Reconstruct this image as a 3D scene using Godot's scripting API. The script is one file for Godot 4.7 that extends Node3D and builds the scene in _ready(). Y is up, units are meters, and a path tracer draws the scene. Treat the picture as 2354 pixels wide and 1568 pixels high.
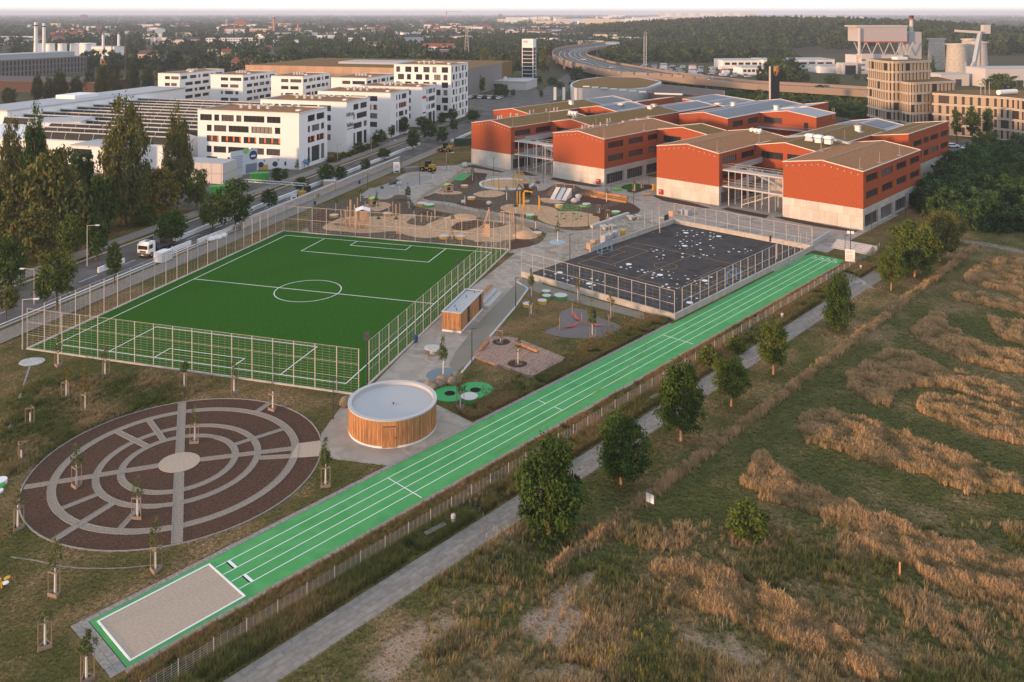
extends Node3D
# An aerial view of a school campus with sports grounds at the edge of a city.
# Units are metres. Two site grids: st() runs along the running track, pf() along the football pitch.

const TRACK_ANGLE := 0.741765
const PITCH_ANGLE := 0.282743
var M := {}
var mesh_cache := {}
var used_names := {}
var rng := RandomNumberGenerator.new()

class MB:
	var v := PackedVector3Array()
	var n := PackedVector3Array()
	var c := PackedColorArray()
	var ix := PackedInt32Array()
	var col := Color(1,1,1)
	func quad(a: Vector3, b: Vector3, d: Vector3, e: Vector3):
		var nn := (b - a).cross(d - a)
		if nn.length_squared() < 1e-14: nn = (d - a).cross(e - a)
		nn = nn.normalized()
		var k := v.size()
		v.append(a); v.append(b); v.append(d); v.append(e)
		for j in 4:
			n.append(nn); c.append(col)
		ix.append_array(PackedInt32Array([k, k + 2, k + 1, k, k + 3, k + 2]))
	func quadn(a: Vector3, b: Vector3, d: Vector3, e: Vector3, na: Vector3, nb: Vector3, nd: Vector3, ne: Vector3):
		var k := v.size()
		v.append(a); v.append(b); v.append(d); v.append(e)
		n.append(na); n.append(nb); n.append(nd); n.append(ne)
		for j in 4: c.append(col)
		ix.append_array(PackedInt32Array([k, k + 2, k + 1, k, k + 3, k + 2]))
	func tri(a: Vector3, b: Vector3, d: Vector3):
		var nn := (b - a).cross(d - a).normalized()
		var k := v.size()
		v.append(a); v.append(b); v.append(d)
		for j in 3:
			n.append(nn); c.append(col)
		ix.append_array(PackedInt32Array([k, k + 2, k + 1]))
	func box(p: Vector3, s: Vector3, b: Basis = Basis()):
		var x := b.x * s.x * 0.5
		var y := b.y * s.y * 0.5
		var z := b.z * s.z * 0.5
		quad(p - x - y + z, p + x - y + z, p + x + y + z, p - x + y + z)
		quad(p + x - y - z, p - x - y - z, p - x + y - z, p + x + y - z)
		quad(p + x - y + z, p + x - y - z, p + x + y - z, p + x + y + z)
		quad(p - x - y - z, p - x - y + z, p - x + y + z, p - x + y - z)
		quad(p - x + y + z, p + x + y + z, p + x + y - z, p - x + y - z)
		quad(p - x - y - z, p + x - y - z, p + x - y + z, p - x - y + z)
	func bar(a: Vector3, b: Vector3, w: float, h: float):
		# a straight bar of rectangular section between two points
		var f := b - a
		var l := f.length()
		if l < 1e-5: return
		f /= l
		var up := Vector3.UP if absf(f.y) < 0.99 else Vector3.RIGHT
		var r := f.cross(up).normalized()
		box((a + b) * 0.5, Vector3(w, h, l), Basis(r, r.cross(f), -f))
	func tube(a: Vector3, b: Vector3, r0: float, r1: float, k: int = 6, cap := true):
		var f := (b - a).normalized()
		var up := Vector3.UP if absf(f.y) < 0.95 else Vector3.RIGHT
		var r := f.cross(up).normalized()
		var q := r.cross(f)
		for j in k:
			var t0 := TAU * j / k
			var t1 := TAU * (j + 1) / k
			var d0 := r * cos(t0) + q * sin(t0)
			var d1 := r * cos(t1) + q * sin(t1)
			quadn(a + d0 * r0, b + d0 * r1, b + d1 * r1, a + d1 * r0, d0, d0, d1, d1)
			if cap:
				tri(b, b + d1 * r1, b + d0 * r1)
				tri(a, a + d0 * r0, a + d1 * r0)
	func lathe(prof: Array, k: int = 16, o: Vector3 = Vector3.ZERO, smooth := true):
		# prof: [radius, height] pairs from the bottom up
		for i in prof.size() - 1:
			var p0: Array = prof[i]
			var p1: Array = prof[i + 1]
			for j in k:
				var t0 := TAU * j / k
				var t1 := TAU * (j + 1) / k
				var d0 := Vector3(cos(t0), 0, sin(t0))
				var d1 := Vector3(cos(t1), 0, sin(t1))
				var a: Vector3 = o + d0 * p0[0] + Vector3(0, p0[1],0)
				var b: Vector3 = o + d1 * p0[0] + Vector3(0, p0[1],0)
				var d: Vector3 = o + d1 * p1[0] + Vector3(0, p1[1],0)
				var e: Vector3 = o + d0 * p1[0] + Vector3(0, p1[1],0)
				if smooth and absf(p1[1] - p0[1]) > 1e-4 and p0[0] > 0.001 and p1[0] > 0.001:
					var sl: float = (p0[0] - p1[0]) / (p1[1] - p0[1])
					var n0 := (d0 + Vector3(0, sl, 0)).normalized()
					var n1 := (d1 + Vector3(0, sl, 0)).normalized()
					quadn(a, e, d, b, n0, n0, n1, n1)
				else:
					quad(a, e, d, b)
	func prism(poly: PackedVector2Array, y0: float, y1: float, sides := true, bottom := false):
		# an upright prism over a polygon given in x, z
		var p := poly
		if Geometry2D.is_polygon_clockwise(p):
			p = p.duplicate(); p.reverse()
		var tr := Geometry2D.triangulate_polygon(p)
		for i in range(0, tr.size(), 3):
			var a := p[tr[i]]
			var b := p[tr[i + 1]]
			var d := p[tr[i + 2]]
			if (b - a).cross(d - a) > 0:
				var q := b; b = d; d = q
			tri(Vector3(a.x, y1, a.y), Vector3(b.x, y1, b.y), Vector3(d.x, y1, d.y))
			if bottom: tri(Vector3(a.x, y0, a.y), Vector3(d.x, y0, d.y), Vector3(b.x, y0, b.y))
		if sides:
			for i in p.size():
				var a := p[i]
				var b := p[(i + 1) % p.size()]
				quad(Vector3(b.x, y0, b.y), Vector3(a.x, y0, a.y), Vector3(a.x, y1, a.y), Vector3(b.x, y1, b.y))
	func ring(o: Vector3, r0: float, r1: float, y: float, k: int = 48, a0 := 0.0, a1 := TAU, h := 0.0):
		# a flat ring, with outer and inner rims when h > 0
		for j in k:
			var t0 := a0 + (a1 - a0) * j / k
			var t1 := a0 + (a1 - a0) * (j + 1) / k
			var d0 := Vector3(cos(t0), 0, sin(t0))
			var d1 := Vector3(cos(t1), 0, sin(t1))
			var u := Vector3(0, y, 0)
			quad(o + d0 * r1 + u, o + d0 * r0 + u, o + d1 * r0 + u, o + d1 * r1 + u)
			if h > 0:
				var w := Vector3(0, y - h, 0)
				quad(o + d1 * r1 + w, o + d0 * r1 + w, o + d0 * r1 + u, o + d1 * r1 + u)
				if r0 > 0.01: quad(o + d0 * r0 + w, o + d1 * r0 + w, o + d1 * r0 + u, o + d0 * r0 + u)
	func facade(o: Vector3, dir: Vector3, l: float, y0: float, y1: float, holes: Array, depth: float):
		# an upright wall face from o along dir (seen from the side where dir runs to the right), with recessed openings [x0, x1, y0, y1]
		var inn := Vector3.UP.cross(dir) * -1.0
		inn = dir.cross(Vector3.UP) * -1.0
		var xs := [0.0, l]
		var ys := [y0, y1]
		for h in holes:
			for q in [h[0], h[1]]:
				if not xs.has(q): xs.append(q)
			for q in [h[2], h[3]]:
				if not ys.has(q): ys.append(q)
		xs.sort(); ys.sort()
		for yi in ys.size() - 1:
			var run := -1.0
			for xi in xs.size():
				var solid := xi < xs.size() - 1
				if solid:
					var mx: float = (xs[xi] + xs[xi + 1]) * 0.5
					var my: float = (ys[yi] + ys[yi + 1]) * 0.5
					for h in holes:
						if mx > h[0] and mx < h[1] and my > h[2] and my < h[3]:
							solid = false
							break
				if solid:
					if run < 0: run = xs[xi]
				elif run >= 0:
					var a: Vector3 = o + dir * run
					var b: Vector3 = o + dir * (xs[xi] as float)
					quad(a + Vector3(0, ys[yi],0), b + Vector3(0, ys[yi],0), b + Vector3(0, ys[yi + 1],0), a + Vector3(0, ys[yi + 1],0))
					run = -1.0
		for h in holes:
			var a: Vector3 = o + dir * (h[0] as float)
			var b: Vector3 = o + dir * (h[1] as float)
			var lo := Vector3(0, h[2],0)
			var hi := Vector3(0, h[3],0)
			var k := inn * depth
			quad(a + lo, b + lo, b + lo + k, a + lo + k)
			quad(b + hi, a + hi, a + hi + k, b + hi + k)
			quad(a + hi, a + lo, a + lo + k, a + hi + k)
			quad(b + lo, b + hi, b + hi + k, b + lo + k)
	func mesh() -> ArrayMesh:
		var m := ArrayMesh.new()
		if v.is_empty(): return m
		var arr := []
		arr.resize(Mesh.ARRAY_MAX)
		arr[Mesh.ARRAY_VERTEX] = v
		arr[Mesh.ARRAY_NORMAL] = n
		arr[Mesh.ARRAY_COLOR] = c
		arr[Mesh.ARRAY_INDEX] = ix
		m.add_surface_from_arrays(Mesh.PRIMITIVE_TRIANGLES, arr)
		return m

func st(s: float, t: float, y := 0.0) -> Vector3:
	return Vector3(s * sin(TRACK_ANGLE) + t * cos(TRACK_ANGLE), y, -s * cos(TRACK_ANGLE) + t * sin(TRACK_ANGLE))
func pf(s: float, t: float, y := 0.0) -> Vector3:
	return Vector3(s * sin(PITCH_ANGLE) + t * cos(PITCH_ANGLE), y, -s * cos(PITCH_ANGLE) + t * sin(PITCH_ANGLE))
func v2(p: Vector3) -> Vector2: return Vector2(p.x, p.z)
func v3(p: Vector2, y := 0.0) -> Vector3: return Vector3(p.x, y, p.y)
func pts(a: Array) -> PackedVector2Array:
	var r := PackedVector2Array()
	for i in range(0, a.size(), 2): r.append(Vector2(a[i], a[i + 1]))
	return r
func rect_st(s0: float, s1: float, t0: float, t1: float) -> PackedVector2Array:
	return PackedVector2Array([v2(st(s0, t0)), v2(st(s0, t1)), v2(st(s1, t1)), v2(st(s1, t0))])
func rect_pf(s0: float, s1: float, t0: float, t1: float) -> PackedVector2Array:
	return PackedVector2Array([v2(pf(s0, t0)), v2(pf(s0, t1)), v2(pf(s1, t1)), v2(pf(s1, t0))])
func smooth_loop(p: PackedVector2Array, k := 5) -> PackedVector2Array:
	# a closed Catmull-Rom curve through the points
	var r := PackedVector2Array()
	var n := p.size()
	for i in n:
		for j in k:
			r.append(p[i].cubic_interpolate(p[(i + 1) % n], p[(i - 1 + n) % n], p[(i + 2) % n], float(j) / k))
	return r
func ellipse(c: Vector2, rx: float, rz: float, turn := 0.0, k := 40) -> PackedVector2Array:
	var r := PackedVector2Array()
	for i in k: r.append(c + Vector2(cos(TAU * i / k) * rx, sin(TAU * i / k) * rz).rotated(turn))
	return r
func numbered(called: String) -> String:
	if not used_names.has(called):
		used_names[called] = 0
		return called
	used_names[called] += 1
	return "%s_%03d" % [called, used_names[called]]
func L(r: float, g: float, b: float) -> Color: return Color(r, g, b).linear_to_srgb()
func thing(called: String, label: String, category: String, at := Vector3.ZERO, turn := 0.0, group := "") -> Node3D:
	var o := Node3D.new()
	o.name = numbered(called)
	add_child(o)
	o.position = at
	o.rotation.y = turn
	tag(o, label, category, group)
	return o
func tag(o: Node, label: String, category: String, group := ""):
	o.set_meta("label", label)
	o.set_meta("category", category)
	if group != "": o.set_meta("group", group)
func part(parent: Node, called: String, mesh: Mesh, m: Material, at := Vector3.ZERO, turn := 0.0) -> MeshInstance3D:
	var o := MeshInstance3D.new()
	o.name = called
	o.mesh = mesh
	o.material_override = m
	parent.add_child(o, true)
	o.position = at
	o.rotation.y = turn
	return o
func single(called: String, mesh: Mesh, m: Material, label: String, category: String, group := "", at := Vector3.ZERO, turn := 0.0) -> MeshInstance3D:
	var o := part(self, numbered(called), mesh, m, at, turn)
	tag(o, label, category, group)
	return o
func structure(called: String, mesh: Mesh, m: Material) -> MeshInstance3D:
	var o := part(self, numbered(called), mesh, m)
	o.set_meta("kind", "structure")
	return o
func copy(src: Node3D, at: Vector3, turn := 0.0, label := "", group := "", sc := 1.0) -> Node3D:
	var r: Node3D = src.duplicate()
	r.name = numbered(String(src.name).rstrip("0123456789").trim_suffix("_"))
	add_child(r)
	r.position = at
	r.rotation.y = turn
	r.scale = Vector3.ONE * sc
	if label != "": r.set_meta("label", label)
	if group != "": r.set_meta("group", group)
	return r
func sheet(poly: PackedVector2Array, y: float) -> ArrayMesh:
	var b := MB.new()
	b.prism(poly, 0, y, false)
	return b.mesh()
func cached(key: String, f: Callable) -> Mesh:
	if not mesh_cache.has(key): mesh_cache[key] = f.call()
	return mesh_cache[key]
func box_mesh(x: float, y: float, z: float) -> Mesh:
	return cached("box%.3f_%.3f_%.3f" % [x, y, z], func():
		var b := MB.new()
		b.box(Vector3.ZERO, Vector3(x, y, z))
		return b.mesh())

func plain(called: String, c: Color, rough := 0.9, metal := 0.0) -> StandardMaterial3D:
	var m := StandardMaterial3D.new()
	m.albedo_color = c
	m.roughness = rough
	m.metallic = metal
	m.metallic_specular = 0.12 if rough >= 0.8 else 0.4
	m.cull_mode = BaseMaterial3D.CULL_DISABLED
	M[called] = m
	return m
func tint(called: String, rough := 0.9) -> StandardMaterial3D:
	# takes its colour from the mesh
	var m := plain(called, Color(1,1,1), rough)
	m.vertex_color_use_as_albedo = true
	return m
func grain(called: String, cols: Array, tile: float, rough := 0.9, freq := 0.03, seed := 1, stretch := Vector3.ONE, size := 256, octaves := 4, bump := 0.0) -> StandardMaterial3D:
	# a surface with a noise grain, laid in world space, one repeat every tile metres
	var m := plain(called, Color(1,1,1), rough)
	var nz := FastNoiseLite.new()
	nz.seed = seed
	nz.frequency = freq
	nz.fractal_octaves = octaves
	nz.noise_type = FastNoiseLite.TYPE_SIMPLEX_SMOOTH
	var g := Gradient.new()
	var off := PackedFloat32Array()
	var cc := PackedColorArray()
	for i in cols.size():
		off.append(0.2 + 0.6 * i / maxf(1.0, cols.size() - 1.0))
		cc.append(cols[i])
	g.offsets = off
	g.colors = cc
	var src := nz.get_seamless_image(size, size)
	var img := Image.create(size, size, false, Image.FORMAT_RGB8)
	for y in size:
		for x in size: img.set_pixel(x, y, g.sample(src.get_pixel(x, y).r))
	m.albedo_texture = ImageTexture.create_from_image(img)
	m.uv1_triplanar = true
	m.uv1_world_triplanar = true
	m.uv1_scale = stretch / tile
	if bump > 0.0:
		src.convert(Image.FORMAT_RGB8)
		src.bump_map_to_normal_map(bump)
		m.normal_enabled = true
		m.normal_texture = ImageTexture.create_from_image(src)
	return m

func _ready():
	rng.seed = 20240
	view()
	materials()
	build_ground()
	build_track()
	build_path()
	build_pitch()
	build_court()
	build_plaza()
	build_school()
	build_garden()
	build_pavilion()
	build_shed()
	build_deck()
	build_site_things()
	build_playground()
	build_galleries()
	build_roof_plant()
	build_offices()
	build_hall()
	build_street()
	build_trees()
	build_beige()
	build_landmarks()
	build_motorway()
	build_town()
	build_woods()
	build_grass()

func view():
	var cam := Camera3D.new()
	cam.name = "camera"
	add_child(cam)
	cam.position = Vector3(0,44,0)
	cam.far = 40000.0
	cam.near = 0.5
	# an upright view camera with a lens shift, so that upright lines stay parallel
	cam.set_frustum(1568.0 / 1930.0 * 0.5, Vector2(0,-754.0 / 1930.0 * 0.5), 0.5,40000.0)
	cam.current = true
	var env := Environment.new()
	env.background_mode = Environment.BG_SKY
	var sky := Sky.new()
	var sm := ProceduralSkyMaterial.new()
	sm.sky_horizon_color = Color(0.97,0.925,0.895)
	sm.sky_top_color = Color(0.7,0.735,0.79)
	sm.sky_curve = 0.12
	sm.sky_energy_multiplier = 1.0
	sm.ground_bottom_color = Color(0.2,0.2,0.17)
	sm.ground_horizon_color = Color(0.7,0.66,0.64)
	sm.sun_angle_max = 0.0
	sky.sky_material = sm
	env.sky = sky
	env.tonemap_mode = Environment.TONE_MAPPER_LINEAR
	env.tonemap_exposure = 1.85
	env.fog_enabled = true
	env.fog_density = 0.00013
	env.fog_light_color = Color(0.84,0.88,0.94)
	env.sdfgi_enabled = true
	env.ssao_enabled = true
	env.ssil_enabled = true
	var we := WorldEnvironment.new()
	we.name = "world_environment"
	we.environment = env
	add_child(we)
	var sun := DirectionalLight3D.new()
	sun.name = "sun"
	sun.light_color = Color(1.0,0.78,0.58)
	sun.light_energy = 1.0
	sun.light_angular_distance = 4.0
	sun.shadow_enabled = true
	add_child(sun)
	# low sun behind the left shoulder
	var from := Vector3(-0.82,0.09,0.57)
	sun.look_at_from_position(from, Vector3.ZERO)

func materials():
	tint("paint", 0.6)
	tint("matte", 0.95)
	tint("leafy", 0.85)
	grain("turf", [L(0.024,0.085,0.009), L(0.035,0.112,0.013)],3.0,0.95,0.02,3)
	grain("track", [L(0.075,0.295,0.095), L(0.098,0.335,0.115), L(0.082,0.305,0.1)],9.0,0.9,0.008,4)
	grain("asphalt", [L(0.052,0.048,0.047), L(0.076,0.071,0.069), L(0.06,0.056,0.055)],14.0,0.9,0.012,5)
	grain("road", [L(0.095,0.088,0.082), L(0.15,0.14,0.13)],17.0,0.9,0.012,6, Vector3(1,1,1))
	grain("paving", [L(0.26,0.225,0.19), L(0.38,0.335,0.285), L(0.3,0.262,0.222), L(0.35,0.305,0.26)],22.0,0.9,0.014,7)
	grain("slab", [L(0.23,0.21,0.19), L(0.32,0.295,0.268)],3.0,0.9,0.03,8)
	grain("concrete", [L(0.37,0.34,0.3), L(0.49,0.455,0.41)],9.0,0.9,0.016,9)
	grain("path", [L(0.185,0.163,0.14), L(0.245,0.218,0.188)],6.0,0.9,0.03,10)
	grain("brick_red", [L(0.235,0.053,0.024), L(0.36,0.096,0.041), L(0.285,0.07,0.031), L(0.38,0.106,0.046)],9.0,0.9,0.04,11, Vector3(1.6,0.7,1.6), 512,5)
	grain("roof_sedum", [L(0.105,0.078,0.026), L(0.24,0.132,0.06), L(0.145,0.108,0.036), L(0.265,0.138,0.07)],14.0,0.95,0.025,12, Vector3.ONE, 512,5)
	grain("roof_gravel", [L(0.2,0.098,0.05), L(0.35,0.178,0.092), L(0.25,0.135,0.062), L(0.37,0.18,0.1)],14.0,0.95,0.025,13, Vector3.ONE, 512,5)
	grain("sand", [L(0.42,0.265,0.16), L(0.54,0.35,0.215)],9.0,0.95,0.03,14)
	grain("pit_sand", [L(0.38,0.3,0.23), L(0.45,0.36,0.28)],4.0,0.95,0.06,15, Vector3.ONE, 256,5)
	grain("mulch", [L(0.03,0.016,0.011), L(0.12,0.07,0.048), L(0.065,0.036,0.025), L(0.15,0.09,0.065)],7.0,0.95,0.05,16, Vector3.ONE, 512,5)
	grain("wood", [L(0.34,0.155,0.06), L(0.5,0.26,0.12)],3.0,0.85,0.03,17, Vector3(4,0.4,4))
	grain("deck_wood", [L(0.3,0.19,0.15), L(0.44,0.29,0.235)],3.0,0.85,0.03,18, Vector3(1,1,1))
	grain("pale_wood", [L(0.42,0.27,0.165), L(0.55,0.37,0.235)],3.0,0.85,0.03,19, Vector3(3,0.5,3))
	grain("cobble", [L(0.15,0.13,0.1), L(0.3,0.275,0.23)],3.5,0.95,0.09,20)
	grain("soil", [L(0.05,0.035,0.026), L(0.1,0.075,0.055)],5.0,0.95,0.04,21)
	plain("line_white", L(0.78,0.78,0.78), 0.7)
	plain("line_yellow", L(0.42,0.25,0.09), 0.8)
	plain("galvanised", L(0.42,0.4,0.38), 0.6,0.1)
	plain("fence_steel", L(0.43,0.4,0.365), 0.6,0.05)
	plain("wire", L(0.4,0.36,0.33), 0.6,0.05)
	plain("dark_metal", L(0.045,0.045,0.05), 0.6)
	plain("white_wall", L(0.74,0.735,0.73), 0.9)
	plain("white_paint", L(0.72,0.72,0.72), 0.6)
	plain("glass_dark", L(0.02,0.024,0.028), 0.12)
	plain("frame_dark", L(0.05,0.045,0.045), 0.6)
	plain("frame_red", L(0.11,0.04,0.025), 0.7)
	plain("zinc", L(0.26,0.28,0.31), 0.6,0.1)
	plain("solar", L(0.075,0.095,0.12), 0.45)
	plain("roof_white", L(0.4,0.405,0.415), 0.8)
	plain("yellow", L(0.62,0.33,0.02), 0.6)
	plain("play_green", L(0.05,0.28,0.06), 0.7)
	plain("play_mat", L(0.07,0.32,0.11), 0.9)
	plain("red", L(0.45,0.02,0.02), 0.5)
	plain("blue", L(0.09,0.26,0.44), 0.6)
	plain("pale_blue", L(0.3,0.39,0.44), 0.7)
	plain("rubber", L(0.02,0.02,0.022), 0.9)
	plain("bark", L(0.14,0.095,0.065), 0.95)
	plain("bark_pale", L(0.34,0.2,0.13), 0.95)
	plain("limewash", L(0.62,0.6,0.57), 0.9)
	plain("stake_wood", L(0.27,0.2,0.15), 0.9)
	plain("orange_blind", L(0.72,0.16,0.03), 0.7)
	for i in 4: grain("panel%d" % i, [L(0.44 + 0.025 * i, 0.415 + 0.024 * i, 0.37 + 0.022 * i), L(0.53 + 0.02 * i, 0.5 + 0.02 * i, 0.455 + 0.02 * i)],7.0,0.9,0.02,50 + i, Vector3(1,0.5,1), 128)
	plain("coping", L(0.6,0.5,0.43), 0.5,0.2)
	for i in 5:
		var k := 0.86 + 0.075 * i
		grain("board%d" % i, [L(0.32 * k, 0.155 * k, 0.068 * k), L(0.47 * k, 0.25 * k, 0.12 * k)],2.5,0.85,0.03,60 + i, Vector3(3,0.4,3), 96)
		grain("deck%d" % i, [L(0.25 * k, 0.165 * k, 0.13 * k), L(0.38 * k, 0.26 * k, 0.21 * k)],2.5,0.9,0.03,66 + i, Vector3.ONE, 96)
	grain("gravel", [L(0.2,0.165,0.13), L(0.33,0.275,0.225)],3.5,0.95,0.07,72)
	grain("gravel_grey", [L(0.12,0.105,0.1), L(0.2,0.18,0.17)],2.2,0.95,0.07,73)
	grain("pale_concrete", [L(0.4,0.385,0.37), L(0.5,0.48,0.46)],4.0,0.9,0.03,74)
	grain("boulder", [L(0.17,0.125,0.09), L(0.3,0.23,0.17)],1.5,0.9,0.04,75, Vector3.ONE, 128)
	grain("yard", [L(0.085,0.063,0.048), L(0.145,0.108,0.082)],9.0,0.95,0.03,76)
	grain("yard_path", [L(0.23,0.175,0.13), L(0.3,0.235,0.18)],9.0,0.95,0.03,77)
	plain("coping_grey", L(0.43,0.435,0.44), 0.6,0.05)
	plain("pale_slate", L(0.17,0.21,0.23), 0.8)
	plain("bin_blue", L(0.03,0.05,0.14), 0.6)
	plain("slat_grey", L(0.22,0.2,0.19), 0.9)
	plain("print_rust", L(0.45,0.14,0.1), 0.8)
	plain("orange_stake", L(0.62,0.28,0.17), 0.8)
	plain("hammock_red", L(0.5,0.1,0.09), 0.8)
	plain("play_lime", L(0.38,0.55,0.12), 0.8)
	plain("cab_black", L(0.015,0.015,0.017), 0.4)
	plain("yellow_worn", L(0.45,0.27,0.05), 0.8)
	plain("zinc_pale", L(0.36,0.39,0.42), 0.45,0.15)
	plain("wrap_grey", L(0.34,0.35,0.37), 0.6)
	plain("crate_yellow", L(0.5,0.33,0.1), 0.8)
	plain("play_lime2", L(0.12,0.42,0.05), 0.7)
	plain("boulder_dark", L(0.1,0.105,0.115), 0.8)
	for q in [["leaf_dark", 0.054,0.09,0.02],["leaf_mid", 0.095,0.125,0.026],["leaf_olive", 0.122,0.124,0.038],["leaf_yellow", 0.15,0.13,0.025],["leaf_sapling", 0.1,0.125,0.042],["leaf_far", 0.055,0.068,0.026]]:
		var m := tint(q[0],0.8)
		m.albedo_color = L(q[1] * 1.25, q[2] * 1.25, q[3] * 1.25)
		m.backlight_enabled = true
		m.backlight = L(q[1] * 0.5, q[2] * 0.5, q[3] * 0.5)
	plain("lamp_glass", L(0.6,0.6,0.58), 0.2)
	plain("container", L(0.48,0.46,0.45), 0.7)
	plain("poster_pale", L(0.5,0.56,0.62), 0.7)
	plain("slate_print", L(0.16,0.2,0.27), 0.7)
	plain("emblem_blue", L(0.02,0.045,0.14), 0.6)
	plain("poster_green", L(0.22,0.45,0.16), 0.7)
	plain("skip_green", L(0.025,0.07,0.045), 0.7)
	plain("parasol_blue", L(0.04,0.22,0.55), 0.7)
	tint("leaf_wood", 0.9)
	plain("glass_bronze", L(0.035,0.032,0.03), 0.15)
	plain("beige_band", L(0.52,0.46,0.39), 0.8)
	plain("beige_panel", L(0.38,0.3,0.22), 0.8)
	plain("clay_grey", L(0.16,0.145,0.14), 0.9)
	plain("brown_wall", L(0.1,0.065,0.05), 0.9)
	plain("brown_roof", L(0.13,0.105,0.095), 0.9)
	plain("tan0", L(0.46,0.3,0.19), 0.8)
	plain("tan1", L(0.42,0.275,0.175), 0.8)
	plain("crest_gold", L(0.62,0.36,0.1), 0.4,0.3)
	plain("wrap_pink", L(0.4,0.36,0.36), 0.7)
	plain("print_clay", L(0.22,0.17,0.15), 0.9)
	plain("brick_dark", L(0.14,0.05,0.035), 0.9)
	plain("brick_clay", L(0.42,0.24,0.15), 0.9)
	plain("cream_wall", L(0.62,0.5,0.36), 0.9)
	plain("tile_red", L(0.25,0.085,0.055), 0.9)
	plain("tile_brown", L(0.13,0.085,0.07), 0.9)
	plain("slate_roof", L(0.06,0.06,0.068), 0.8)
	plain("motor_wall", L(0.25,0.195,0.155), 0.9)
	plain("stool_top", L(0.52,0.49,0.46), 0.8)
	plain("glass_matte", L(0.03,0.038,0.036), 0.6).metallic_specular = 0.2
	plain("motor_wall2", L(0.29,0.225,0.18), 0.9)
	plain("glass_b", L(0.045,0.05,0.055), 0.2)
	plain("glass_c", L(0.14,0.135,0.13), 0.35)
	plain("glass_d", L(0.025,0.03,0.028), 0.08)

# ---------------------------------------------------------------- ground
var straw_areas := []
var bare_areas := []
var hard_areas := []
var n_big := FastNoiseLite.new()
var n_mid := FastNoiseLite.new()
var n_small := FastNoiseLite.new()

func in_any(p: Vector2, polys: Array) -> bool:
	for q in polys:
		if Geometry2D.is_point_in_polygon(p, q): return true
	return false
func tk(p: Vector2) -> Vector2:
	# world x, z -> s, t on the track grid
	return Vector2(p.x * sin(TRACK_ANGLE) - p.y * cos(TRACK_ANGLE), p.x * cos(TRACK_ANGLE) + p.y * sin(TRACK_ANGLE))
func soil_colour(p: Vector2) -> Color:
	var a := n_big.get_noise_2dv(p)
	var b := n_mid.get_noise_2dv(p)
	var d := n_small.get_noise_2dv(p)
	var k := tk(p)
	var green := Color(0.112,0.108,0.038)
	var dry := Color(0.25,0.175,0.092)
	var moss := Color(0.115,0.105,0.034)
	if k.y > -48.5 and k.x < 260:      # the meadow beyond the path
		var m := clampf((0.28 if k.y > -42 and k.x > 62 else 0.5) + a * 0.8 + b * 0.6,0,1)
		var c := green.lerp(dry, m)
		var w := p + Vector2(b, d) * 2.2
		if in_any(w, bare_areas): c = Color(0.4,0.285,0.205).lerp(dry, clampf(0.18 + d * 1.2,0,0.7))
		elif in_any(p, straw_areas): c = Color(0.3,0.205,0.105)
		return c * (1.0 + d * 0.35)
	var m2 := clampf(0.5 + a * 0.8 + b * 0.7,0,1)
	return moss.lerp(Color(0.225,0.145,0.068), m2) * (1.0 + d * 0.3)

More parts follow.
